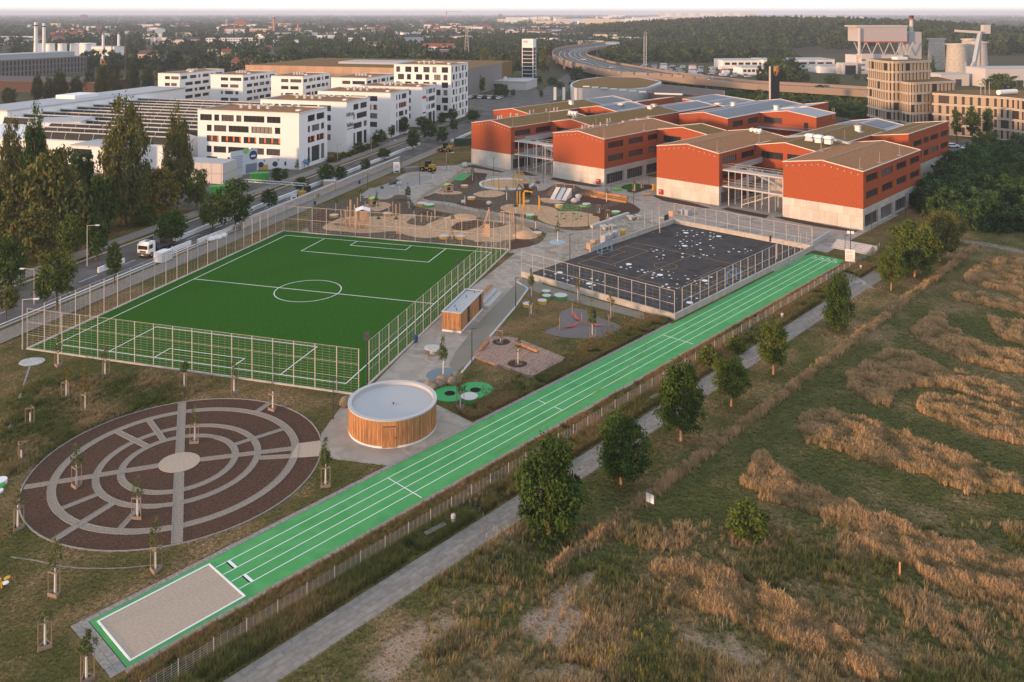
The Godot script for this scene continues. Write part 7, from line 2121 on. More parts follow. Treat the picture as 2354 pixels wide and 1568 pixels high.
# ---------------------------------------------------------------- the city behind
func gable_roof(w: float, d: float, h: float) -> Mesh:
	return cached("gable%.1f_%.1f_%.1f" % [w, d, h], func():
		var b := MB.new()
		var x := w * 0.5 + 0.4
		var z := d * 0.5 + 0.4
		b.quad(Vector3(-x, 0, z), Vector3(x, 0, z), Vector3(x, h, 0), Vector3(-x, h, 0))
		b.quad(Vector3(x, 0,-z), Vector3(-x, 0,-z), Vector3(-x, h, 0), Vector3(x, h, 0))
		for s in [-1.0,1.0]: b.tri(Vector3(s * (x - 0.4), 0, z - 0.4), Vector3(s * (x - 0.4), 0,-z + 0.4), Vector3(s * (x - 0.4), h, 0))
		return b.mesh())
func house(p: Vector2, turn: float, w: float, d: float, h: float, wall: String, roof: String, flat: bool, near: bool, label: String, group: String, called := "town_house"):
	var t := thing(called, label, "house" if called == "town_house" else "building", v3(p), turn, group)
	part(t, "wall", box_mesh(w, h, d), M[wall], Vector3(0, h * 0.5,0))
	if flat: part(t, "roof", box_mesh(w + 0.3,0.35, d + 0.3), M[roof], Vector3(0, h + 0.17,0))
	else: part(t, "roof", gable_roof(w, d, 3.2), M[roof], Vector3(0, h, 0))
	if near:
		var n := maxi(2, int(w / 3.2))
		for f in maxi(1, int(h / 3.0)):
			for i in n: part(t, "window", box_mesh(w / n * 0.5,1.3,0.12), M.glass_dark, Vector3(-w * 0.5 + (i + 0.5) * w / n, 1.7 + f * 2.9, d * 0.5 + 0.03))
func car(p: Vector3, turn: float, m: String, label: String, group: String, van := false):
	var t := thing("parked_van" if van else "parked_car", label, "van" if van else "car", p, turn, group)
	if van:
		rows_box(t, [["body", 0,0.4,0,5.2,1.9,1.95, m],["windscreen", 2.3,1.4,0,0.7,0.8,1.8, "glass_dark"]])
	else:
		rows_box(t, [["body", 0,0.35,0,4.3,0.6,1.75, m],["windows", -0.2,0.95,0,2.3,0.42,1.5, "glass_dark"],["roof", -0.2,1.37,0,1.9,0.08,1.5, m]])
	for x in [-1.4,1.4]:
		var b := MB.new()
		b.tube(Vector3(x, 0.32,-0.9), Vector3(x, 0.32,0.9), 0.32,0.32,9)
		part(t, "wheels", b.mesh(), M.rubber)
func mast(p: Vector3, h: float, r: float, m: String, called: String, label: String, cat: String, bands := []):
	var t := thing(called, label, cat, p)
	var b := MB.new()
	b.lathe([[r, 0.0],[r * 0.85, h],[0.0, h]],14)
	part(t, "shaft", b.mesh(), M[m])
	for q in bands:
		b = MB.new()
		b.lathe([[r * 1.04, h * q[0]],[r * 1.04, h * q[1]]],14)
		part(t, "band", b.mesh(), M[q[2]])

func banded(o: Node3D, line: PackedVector2Array, y0: float, floors: int, fh: float, bay: float):
	# storeys of beige panels between pale bands, following a line of plan points
	var c := MB.new()
	for i in line.size() - 1: c.quad(v3(line[i], y0), v3(line[i + 1], y0), v3(line[i + 1], y0 + floors * fh), v3(line[i], y0 + floors * fh))
	part(o, "glazing", c.mesh(), M.glass_bronze)
	for f in floors + 1:
		var b := MB.new()
		for i in line.size() - 1:
			for k in 2: b.bar(v3(line[i], y0 + f * fh - 0.25 + k * 0.42), v3(line[i + 1], y0 + f * fh - 0.25 + k * 0.42), 0.9,0.3)
		part(o, "storey_band", b.mesh(), M.beige_band)
	for i in line.size() - 1:
		var d := line[i + 1] - line[i]
		var n := maxi(1, int(round(d.length() / bay)))
		for k in n:
			for f in floors:
				if (k * 7 + f * 5 + i * 3) % 11 == 0: continue
				part(o, "panel", box_mesh(d.length() / n * 0.62, fh - 0.75,0.24), M.beige_panel, v3(line[i].lerp(line[i + 1], (k + 0.5) / n), y0 + (f + 0.5) * fh + 0.03), -d.angle())
func bend(a: Vector2, b: Vector2, c: Vector2, r: float) -> PackedVector2Array:
	var o := PackedVector2Array([a])
	var q0 := b + (a - b).normalized() * r
	var q1 := b + (c - b).normalized() * r
	for k in 6: o.append(q0.lerp(b, k / 5.0).lerp(b.lerp(q1, k / 5.0), k / 5.0))
	o.append(c)
	return o
func build_beige():
	var o := thing("beige_offices", "stepped beige office complex with rounded corners and banded storeys", "office building")
	var fh := 3.65
	var tw := bend(Vector2(141.2,-333), Vector2(141.2,-312.5), Vector2(160.5,-322), 6.0)
	var p := tw.duplicate(); p.append(Vector2(161,-340))
	banded(o, tw, 0,7, fh, 1.9)
	part(o, "roof", sheet(p, 7 * fh + 0.35), M.roof_sedum)
	part(o, "roof_plant", box_mesh(5,1.0,3), M.white_paint, Vector3(151,7 * fh + 0.9,-327), 0.3)
	var md := bend(Vector2(146,-319), Vector2(144.8,-306), Vector2(166.5,-315.5), 4.0)
	banded(o, md, 0,5, fh, 1.9)
	p = md.duplicate(); p.append(Vector2(170,-335)); p.append(Vector2(148,-330))
	part(o, "roof", sheet(p, 5 * fh + 0.35), M.roof_sedum)
	var lw := bend(Vector2(153.5,-306.5), Vector2(172.8,-290), Vector2(177,-262), 5.0)
	banded(o, lw, 0,4, fh, 2.4)
	p = lw.duplicate(); p.append(Vector2(195,-265)); p.append(Vector2(192,-318)); p.append(Vector2(158,-318))
	part(o, "roof", sheet(p, 4 * fh + 0.35), M.roof_sedum)
	var b := MB.new(); b.tube(Vector3(171.5,4 * fh + 1.4,-296), Vector3(180,4 * fh + 1.4,-300), 0.9,0.9,10)
	part(o, "roof_duct", b.mesh(), M.white_paint)
	for x in [167.0,168.5,170.0]:
		b = MB.new(); b.tube(Vector3(x, 4 * fh, -299), Vector3(x, 4 * fh + 5,-299), 0.12,0.08,6)
		part(o, "roof_mast", b.mesh(), M.galvanised)

func build_landmarks():
	# dark ribbed office with light top storey
	var a: Vector2 = Vector2(-344.3,-557.3)
	var c: Vector2 = Vector2(-313.7,-619.4)
	var d := (c - a).normalized()
	var o := thing("ribbed_office", "long dark grey office with rows of upright windows and pale top storey", "office building")
	var l := (c - a).length()
	var holes := []
	for r in 3:
		for i in 26: holes.append([(i + 0.3) * l / 26, (i + 0.72) * l / 26,1.0 + r * 3.7,3.9 + r * 3.7])
	var b := MB.new()
	b.facade(v3(a), v3(d), l, 0,12.2, holes, 0.4)
	b.quad(v3(c), v3(c + d.orthogonal() * 22), v3(c + d.orthogonal() * 22,12.2), v3(c, 12.2))
	part(o, "wall", b.mesh(), M.clay_grey)
	for h in holes: part(o, "window", box_mesh(h[1] - h[0], h[3] - h[2],0.1), M.glass_dark, v3(a + d * (h[0] + h[1]) * 0.5 + d.orthogonal() * 0.4, (h[2] + h[3]) * 0.5), -d.angle())
	var q0 := a + d * 2.0 + d.orthogonal() * 3.0
	b = MB.new(); b.prism(PackedVector2Array([q0, q0 + d * (l * 0.86), q0 + d * (l * 0.86) + d.orthogonal() * 16, q0 + d.orthogonal() * 16]), 12.2,16.0)
	part(o, "top_storey", b.mesh(), M.wrap_grey)
	b = MB.new(); b.prism(PackedVector2Array([a, c, c + d.orthogonal() * 22, a + d.orthogonal() * 22]), 12.0,12.25)
	part(o, "roof", b.mesh(), M.slat_grey)
	# power plant
	mast(Vector3(-418.5,0.0,-737.9), 36,1.6, "white_paint", "plant_chimney", "tall twin white chimney with service pipe behind the ribbed office", "chimney", [[0.9,0.93, "dark_metal"]])
	mast(Vector3(-416.1,0.0,-746.3), 35,1.4, "white_paint", "plant_chimney", "tall slim white chimney behind the ribbed office", "chimney", [[0.9,0.93, "dark_metal"]])
	mast(Vector3(-395.0,0.0,-811.0), 24.5,1.3, "white_paint", "plant_chimney", "shorter white chimney on the white plant hall, by the vaulted roof", "chimney", [[0.95,0.99, "dark_metal"]])
	mast(Vector3(-387.6,0.0,-827.3), 24.5,1.3, "white_paint", "plant_chimney", "shorter white chimney at the outer end of the white plant hall", "chimney", [[0.95,0.99, "dark_metal"]])
	for i in 5: mast(Vector3(-430.9,0.0,-763.7) + Vector3(i * 12.0,0, i * 2.0), 16.5,4.2, "white_paint", "storage_tank", ["first", "second", "third", "fourth", "fifth"][i] + " white cylindrical tank from the tall chimneys behind the ribbed office", "tank", [[0.97,0.99, "galvanised"]])
	o = thing("plant_hall", "white plant hall with vaulted roof and louvres", "hall", Vector3(-403.8,0.0,-821.1), -0.25)
	rows_box(o, [["wall", 0,0,0,46,11.5,14, "white_wall"],["raised_part", -16,11.5,0,14,3,13, "white_paint"],["louvre", 6,6,7.1,10,3,0.2, "galvanised"],["roof", 0,11.5,0,46.4,0.3,14.4, "roof_white"]])
	for x in [[993,600,385],[1113,620,370]]: pass
	mast(Vector3(-322.6,0.0,-677.0), 21,0.5, "bark", "rust_mast", "thin brown mast before the white plant hall", "mast")
	mast(Vector3(-296.4,0.0,-643.7), 23,0.5, "bark", "rust_mast", "thin brown mast at the corner of the plant hall", "mast")
	o = thing("brick_hall", "low brown hall with pale loading front before the ribbed office", "hall", Vector3(-267.7,0.0,-479.1), -0.2)
	rows_box(o, [["wall", 0,0,0,95,6,30, "brown_wall"],["roof", 0,6,0,96,0.5,31, "brown_roof"],["loading_front", -26,1.5,15.1,16,3.4,0.3, "container"]])
	# tan hall behind the offices
	o = thing("tan_hall", "very long tan clad hall behind the white offices", "hall")
	var n := 24
	for i in n: part(o, "cladding_panel", box_mesh(133.0 / n - 0.06,14.6,0.3), M["tan%d" % (i % 2)], pf(415,-278 + (i + 0.5) * 133.0 / n, 7.3), -PITCH_ANGLE)
	b = MB.new(); b.prism(rect_pf(415.3,500,-278,-145), 0,14.4)
	part(o, "hall_body", b.mesh(), M.roof_sedum)
	part(o, "end_wall", box_mesh(0.4,15,60), M.slat_grey, pf(446,-144.7,7.5), -PITCH_ANGLE)
	part(o, "roof_box", box_mesh(40,1.2,22), M.roof_white, pf(455,-215,15), -PITCH_ANGLE)
	# glass car tower with ring emblem
	o = thing("glass_tower", "slim glass tower in a white grid with a white head and ring emblem", "tower", Vector3(10.61,0.0,-570.9), -PITCH_ANGLE)
	part(o, "glass_core", box_mesh(7.2,20.6,7.6), M.glass_dark, Vector3(0,10.3,-4))
	for i in 9:
		b = MB.new()
		for s in [-1.0,1.0]:
			b.box(Vector3(0, i * 2.55 + 0.15,-4 + s * 3.95), Vector3(7.6,0.32,0.3)); b.box(Vector3(s * 3.75, i * 2.55 + 0.15,-4), Vector3(0.3,0.32,8.1))
		part(o, "floor_band", b.mesh(), M.white_paint)
	for x in [-3.75,3.75]:
		for z in [-7.95,-0.05]: part(o, "corner_post", box_mesh(0.45,20.8,0.45), M.white_paint, Vector3(x, 10.4, z))
	part(o, "head", box_mesh(7.9,5.6,8.3), M.white_paint, Vector3(0,23.5,-4))
	for i in 4:
		b = MB.new()
		for k in 18: b.tube(Vector3(-2.4 + i * 0.72 + cos(TAU * k / 18) * 0.52,24.6 + sin(TAU * k / 18) * 0.52,0.2), Vector3(-2.4 + i * 0.72 + cos(TAU * (k + 1) / 18) * 0.52,24.6 + sin(TAU * (k + 1) / 18) * 0.52,0.2), 0.09,0.09,4, false)
		part(o, "ring", b.mesh(), M.print_rust)
	o = thing("low_showroom", "low pale flat-roofed building before the glass tower", "building", Vector3(-4.74,0.0,-493.5), -PITCH_ANGLE)
	rows_box(o, [["wall", 0,0,0,34,4.6,24, "container"],["roof", 0,4.6,0,34.6,0.5,24.6, "roof_white"],["window", -6,1.2,12.05,18,2.2,0.1, "glass_dark"],["roof_vent", 2,5.1,4,1.4,1.8,1.4, "white_paint"]])
	for i in 3:
		var f := thing("flag_banner", "white upright banner on a pole by the curved showroom", "flag", Vector3(20.54,0.0,-415.4) + Vector3(i * 4.4,0,0), 0.1, "white banners by the showroom")
		part(f, "pole", box_mesh(0.1,7.5,0.1), M.galvanised, Vector3(0,3.75,0))
		part(f, "banner", box_mesh(1.3,6.4,0.04), M.white_paint, Vector3(0.75,4.1,0))
	# curved showroom
	o = thing("curved_showroom", "low grey showroom with a rounded end and flat brown roof", "showroom")
	var pl := pts([31.07,-446.5,30.63,-431.8,32.39,-424.5,37.33,-422.3,46.9,-421.8,60.49,-421.8,69.29,-428.9,83.01,-465.5,74.76,-493.5,55.72,-501.1,39.13,-479.1,33.72,-462.2])
	b = MB.new(); b.prism(smooth_loop(pl, 3), 0,6.0)
	part(o, "wall", b.mesh(), M.container)
	part(o, "roof", sheet(Geometry2D.offset_polygon(pl, -0.8)[0],6.05), M.roof_sedum)
	for i in 7: part(o, "skylight", box_mesh(3.2,0.5,1.4), M.white_paint, v3((Vector2(42.35,-479.1)).lerp(Vector2(69.43,-446.5), i / 6.0) * 0.9,6.3), 0.1)
	o = thing("dark_showroom", "flat dark showroom with a pale roof strip behind the school", "showroom")
	b = MB.new(); b.prism(pts([65.98,-405.1,98.43,-388.3,105.3,-415.4,80.71,-452.6]), 0,5.6)
	part(o, "wall", b.mesh(), M.cab_black)
	part(o, "roof", sheet(pts([66.94,-407.6,98.49,-390.6,104.3,-413.8,80.16,-449.5]), 5.66), M.brown_roof)
	part(o, "roof_strip", box_mesh(13,0.6,2.0), M.white_paint, v3(Vector2(73.56,-394.7), 6.0), -0.32)
	# black pylon with crest
	o = thing("pylon_sign", "tall black pylon sign with a gold and red crest", "sign", Vector3(115.9,0.0,-370.7), 0.3)
	part(o, "slab", box_mesh(4.3,20.7,1.3), M.cab_black, Vector3(0,10.35,0))
	part(o, "edge_strip", box_mesh(0.25,20.5,1.1), M.pale_concrete, Vector3(-2.3,10.25,0))
	var sh := func(pp: Array, m: Material, z: float, called: String):
		var g := MB.new()
		var base := PackedVector2Array()
		for x in pp: base.append(Vector2(x[0], x[1]))
		g.prism(base, 0,0.06)
		var e := part(o, called, g.mesh(), m, Vector3(0.35,18.6, z))
		e.rotation.x = PI / 2
	sh.call([[-1.25,-2.0],[1.25,-2.0],[1.3,0.4],[0.8,1.5],[0,2.4],[-0.8,1.5],[-1.3,0.4]], M.crest_gold, 0.66, "crest")
	sh.call([[-1.1,-1.5],[-0.1,-1.5],[-0.1,0.1],[-1.1,0.1]], M.yellow, 0.74, "crest_field")
	sh.call([[0.1,0.3],[1.1,0.3],[0.7,1.3],[0.1,2.0]], M.print_rust, 0.74, "crest_field")
	sh.call([[0.1,-1.5],[1.1,-1.5],[1.1,0.1],[0.1,0.1]], M.print_rust, 0.74, "crest_field")
	sh.call([[-0.1,0.3],[-1.1,0.3],[-0.7,1.3],[-0.1,2.0]], M.cab_black, 0.74, "crest_field")
	# star mast by the motorway
	o = thing("star_mast", "slim white lattice mast with a dark star cube on top", "sign", Vector3(103.1,0.0,-650.1))
	b = MB.new()
	for s in [-0.9,0.9]: b.bar(Vector3(s, 0,0), Vector3(s, 27,0), 0.25,0.25)
	for i in 14: b.bar(Vector3(-0.9, i * 1.95,0), Vector3(0.9, i * 1.95 + 1.0,0), 0.14,0.14)
	part(o, "lattice", b.mesh(), M.white_paint)
	part(o, "cube", box_mesh(2.8,2.8,2.8), M.cab_black, Vector3(0,28.4,0))
	b = MB.new()
	for k in 16: b.tube(Vector3(cos(TAU * k / 16) * 1.05,28.4 + sin(TAU * k / 16) * 1.05,1.45), Vector3(cos(TAU * (k + 1) / 16) * 1.05,28.4 + sin(TAU * (k + 1) / 16) * 1.05,1.45), 0.09,0.09,4, false)
	for k in 3: b.bar(Vector3(0,28.4,1.45), Vector3(sin(TAU * k / 3) * 1.0,28.4 + cos(TAU * k / 3) * 1.0,1.45), 0.16,0.08)
	part(o, "star", b.mesh(), M.white_paint)
	# factory with condenser on V struts
	o = thing("condenser_plant", "industrial block with a huge pale box carried on V-shaped struts", "factory", Vector3(263.5,0.0,-613.6), 0.12)
	rows_box(o, [["condenser_box", 6,23.4,-4,37,10.6,16, "wrap_pink"],["top_slab", 5,34,-4,40,1.0,17, "pale_concrete"],["red_beam", 6,22.7,4.2,37.5,0.7,0.6, "red"],["lower_block", 4,0,-5,36,13.5,16, "container"],["stair_tower", -8,0,4,9,14.5,7, "container"],["tall_block", 34,0,-8,10,30,14, "wrap_grey"],["portal", -22,0,4,11,8,10, "container"],["portal_gate", -22,0,9.05,8,6.5,0.2, "cab_black"]])
	b = MB.new()
	for k in 5: for s in [-1.0,1.0]: b.bar(Vector3(-12 + k * 9.2,13.5,4), Vector3(-12 + k * 9.2 + s * 4.4,22.8,4), 0.5,0.5)
	part(o, "strut_row", b.mesh(), M.pale_concrete)
	for k in 3: part(o, "window", box_mesh(3,0.9,0.2), M.glass_dark, Vector3(-12 + k * 0.4,3 + k * 3.6,7.55))
	b = MB.new(); b.tube(Vector3(-13,12,5), Vector3(-13,33,5), 1.0,1.0,10)
	part(o, "pipe", b.mesh(), M.pale_concrete)
	mast(Vector3(297.5,0.0,-625.3), 42,1.5, "pale_concrete", "factory_stack", "pale factory stack with black and red bands at the top", "chimney", [[0.95,1.005, "cab_black"],[0.92,0.95, "print_rust"]])
	var si := 0
	for q in [[1755,650,7.4,21.5],[1850,600,6.5,24],[1985,640,7.6,22.5],[2090,610,6.0,24],[2140,610,5.0,23]]:
		mast(v3(Vector2(324.9,-613.6) + Vector2((q[0] - 1755) * 0.086, (650 - q[1]) * -0.9)), q[3], q[2], "concrete", "concrete_silo", ["broad concrete silo next to the beige office", "shaded concrete silo behind the broad one", "concrete silo behind the steep conveyor", "ribbed silo of the back group", "slim silo at the end of the group"][si], "silo", [[0.97,1.01, "galvanised"]])
		si += 1
	o = thing("silo_conveyor", "steep enclosed conveyor leading up to the silos", "conveyor", Vector3(304.2,0.0,-561.1))
	b = MB.new(); b.bar(Vector3(0,3,0), Vector3(6,11,-2), 1.8,1.8); b.bar(Vector3(6,11,-2), Vector3(12,31,-6), 2.2,2.2)
	part(o, "gallery", b.mesh(), M.zinc_pale)
	b = MB.new(); b.bar(Vector3(12,31,-6), Vector3(-4,32,-8), 1.6,1.6)
	part(o, "top_bridge", b.mesh(), M.pale_concrete)
	part(o, "tower_head", box_mesh(4.5,6,4), M.pale_concrete, Vector3(18,33,-10))
	for x in [0.0,6.0,12.0]: part(o, "support", box_mesh(0.6,11 if x < 9 else 28,0.6), M.galvanised, Vector3(x, 5.5 if x < 9 else 14.0,-2 - x * 0.3))
	for q in [[Vector3(299.8,0.0,-508.8), 40,11,18, "white boxy plant hall beside the silos"],[Vector3(267.0,0.0,-512.8), 18,7,12, "pale plant hall between beige office and silos"],[Vector3(542.3,0.0,-1077.5) + Vector3(0,0,30), 34,9,16, "tan hall behind the silos"]]:
		var t := thing("plant_building", q[4], "hall", q[0],0.1)
		rows_box(t, [["wall", 0,0,0, q[1], q[2], q[3], "container"],["roof", 0, q[2],0, q[1] + 0.4,0.4, q[3] + 0.4, "roof_white"],["gate", 2,0, q[3] * 0.5 + 0.05,4,4,0.1, "dark_metal"]])
	# dealership halls and lorry halls by the motorway
	for q in [[Vector3(188.9,0.0,-677.0), 46,6.5,22, "white dealership hall with window band by the motorway", true],[Vector3(226.2,0.0,-677.0), 58,7,26, "long pale workshop hall beyond the dealership", true],[Vector3(237.5,0.0,-625.3), 26,5,20, "low pale hall with dark gate beside the lorries", false],[Vector3(174.5,0.0,-602.3), 26,5.5,18, "low dark glass showroom with printed poster", true],[Vector3(169.7,0.0,-1217.7), 50,9,26, "white warehouse with window band beyond the motorway curve", true],[Vector3(69.76,0.0,-1133.4), 62,7,20, "long pale warehouse left of the motorway curve", true],[Vector3(159.9,0.0,-1530.3), 60,6,20, "low pale hall far beyond the motorway", false]]:
		var t := thing("trade_hall", q[4], "hall", q[0],0.08)
		rows_box(t, [["wall", 0,0,0, q[1], q[2], q[3], "white_wall"],["roof", 0, q[2],0, q[1] + 0.4,0.5, q[3] + 0.4, "roof_white"]])
		if q[5]:
			for i in 8: part(t, "window", box_mesh(q[1] * 0.085,1.8,0.15), M.glass_dark, Vector3(-q[1] * 0.42 + i * q[1] * 0.12, q[2] * 0.6, q[3] * 0.5 + 0.04))
	# far landmarks
	for q in [["tower_block", Vector3(-2254.1,0.0,-4417.7), 30,21,24, "print_clay", "square tower block rising over the far woods"],["tower_block", Vector3(-78.31,0.0,-5537.0), 26,22,24, "clay_grey", "grey far tower block above the white suburb"]]:
		var t := thing(q[0], q[6], "tower", q[1])
		rows_box(t, [["block", 0,0,0, q[2] * 1.0, q[3] * 1.6, q[4], q[5]],["roof_plant", 2, q[3] * 1.6,0,10,4,8, q[5]]])
		for f in 4: part(t, "window_band", box_mesh(q[2] * 0.9,3,0.6), M.glass_dark, Vector3(0,8 + f * 7, q[4] * 0.5 + 0.2))
	var ch := thing("church", "dark brick church tower with pointed spire in the far town", "church", Vector3(-955.2,0.0,-1937.3))
	rows_box(ch, [["tower", 0,0,0,7,16,7, "brick_dark"],["nave", 13,0,0,22,9,10, "brick_dark"]])
	b = MB.new(); b.lathe([[5,16.0],[0.0,29.0]],4, Vector3.ZERO, false)
	part(ch, "spire", b.mesh(), M.dark_metal, Vector3.ZERO, PI / 4)
	for q in [[Vector3(-323.5,0.0,-4138.8), 36,75, "red and grey tower crane against the sky", "print_rust"],[Vector3(-1599.7,0.0,-5537.0), 26,100, "pale tower crane at the far left horizon", "galvanised"]]:
		var t := thing("tower_crane", q[3], "crane", q[0])
		part(t, "mast", box_mesh(4, q[1] * 1.4,4), M[q[4]], Vector3(0, q[1] * 0.7,0))
		part(t, "jib", box_mesh(q[2],2.6,2.6), M.galvanised, Vector3(q[2] * 0.42, q[1] * 1.42,0))
		part(t, "cab", box_mesh(5,5,4), M[q[4]], Vector3(2, q[1] * 1.38,0))
	mast(Vector3(-478.6,0.0,-1687.9), 36,2.6, "brick_clay", "brick_chimney", "tan brick chimney with platform in the near suburb", "chimney", [[0.9,0.94, "dark_metal"]])
	mast(Vector3(-390.2,0.0,-1530.3), 25,1.9, "brick_clay", "brick_chimney", "short brick chimney in the near suburb", "chimney")
	mast(Vector3(-831.2,0.0,-2442.6), 26,2.2, "pale_concrete", "brick_chimney", "pale far chimney beside the red-roofed hall", "chimney")
	o = thing("power_pylon", "grey lattice power pylon in front of the suburb", "pylon", Vector3(-44.35,0.0,-821.1))
	b = MB.new()
	for s in [[-2.4,-2.4],[2.4,-2.4],[2.4,2.4],[-2.4,2.4]]: b.bar(Vector3(s[0],0, s[1]), Vector3(s[0] * 0.25,31, s[1] * 0.25), 0.28,0.28)
	for i in 9:
		var f0 := 1.0 - i * 0.083
		var f1 := 1.0 - (i + 1) * 0.083
		for z in [-2.4,2.4]:
			b.bar(Vector3(-2.4 * f0, i * 3.4, z * f0), Vector3(2.4 * f1, i * 3.4 + 3.4, z * f1), 0.14,0.14); b.bar(Vector3(2.4 * f0, i * 3.4, z * f0), Vector3(-2.4 * f1, i * 3.4 + 3.4, z * f1), 0.14,0.14)
	part(o, "lattice", b.mesh(), M.galvanised)
	for y in [22.0,26.5]: part(o, "cross_arm", box_mesh(9,0.4,0.4), M.galvanised, Vector3(0, y, 0))

func build_motorway():
	# elevated carriageway: two lanes of road with parapets on piers
	var lft := pts([174.2,-389.9,150.7,-411.4,126.8,-431.4,106.6,-459.4,86.71,-486.2,65.23,-501.8,53.42,-546.3,44.99,-589.5,37.5,-652.0,35.22,-721.8,37.82,-785.9,44.17,-847.1,59.46,-906.8,80.63,-955.8,114.4,-1028.7])
	var rgt := pts([183.3,-410.3,158.8,-433.5,133.3,-453.5,114.0,-491.3,100.7,-525.0,92.59,-561.5,82.03,-605.9,74.8,-641.6,70.44,-691.8,67.11,-736.8,68.33,-773.0,71.26,-803.8,78.28,-847.1,92.94,-901.0,127.7,-1003.2])
	var o := thing("motorway_viaduct", "long curved motorway viaduct with parapets and noise walls", "viaduct")
	var b := MB.new()
	var w := MB.new()
	var w2 := MB.new()
	for i in lft.size() - 1:
		b.quad(v3(lft[i],6), v3(rgt[i],6), v3(rgt[i + 1],6), v3(lft[i + 1],6))
		w.bar(v3(lft[i],5.9), v3(lft[i + 1],5.9), 0.6,3.2)
		w2.bar(v3(rgt[i],6.4), v3(rgt[i + 1],6.4), 0.5,2.2)
		var n := maxi(2, int((lft[i + 1] - lft[i]).length() / 7.0))
		for k in (n if i > 2 else 0): part(o, "noise_panel", box_mesh((lft[i + 1] - lft[i]).length() / n * 0.86,1.7,0.3), M[["motor_wall", "motor_wall2"][(k + i) % 2]], v3(lft[i].lerp(lft[i + 1], (k + 0.5) / n), 8.2), -(lft[i + 1] - lft[i]).angle())
		if i > 2:
			for q in [lft[i], rgt[i]]: part(o, "pier", box_mesh(1.6,6,1.6), M.concrete, v3(q.lerp((lft[i] + rgt[i]) * 0.5,0.2), 3))
	part(o, "carriageway", b.mesh(), M.road)
	part(o, "outer_wall", w.mesh(), M.motor_wall)
	part(o, "inner_wall", w2.mesh(), M.motor_wall)
	b = MB.new()
	for i in lft.size() - 1:
		for f in [0.2,0.35,0.48,0.52,0.65,0.8]: b.bar(v3(lft[i].lerp(rgt[i], f), 6.04), v3(lft[i + 1].lerp(rgt[i + 1], f), 6.04), 0.25,0.02)
	part(o, "lane_lines", b.mesh(), M.line_white)
	var ci := 0
	for q in [[8,0.6, "white_paint", "white car at the motorway bend"],[6,0.55, "white_paint", "white car on the inner motorway lane"],[4,0.7, "print_rust", "dark red car on the motorway"],[3,0.5, "white_paint", "white car on the outer motorway lane before the slope"],[11,0.4, "print_rust", "red car at the far end of the motorway"],[1,0.75, "cab_black", "dark car on the motorway above the shrubs"]]:
		car(v3((lft[q[0]] as Vector2).lerp(rgt[q[0]], q[1]), 6.02), 0.6 * ci, q[2], q[3], "cars on the motorway")
		ci += 1
	structure("motorway_bank", sheet(pts([148.8,-333.1,130.8,-370.7,113.8,-388.3,80.71,-452.6,62.05,-508.8,66.16,-542.5,95.95,-538.1,138.3,-472.2,179.9,-402.6]), 0.02), M.soil)

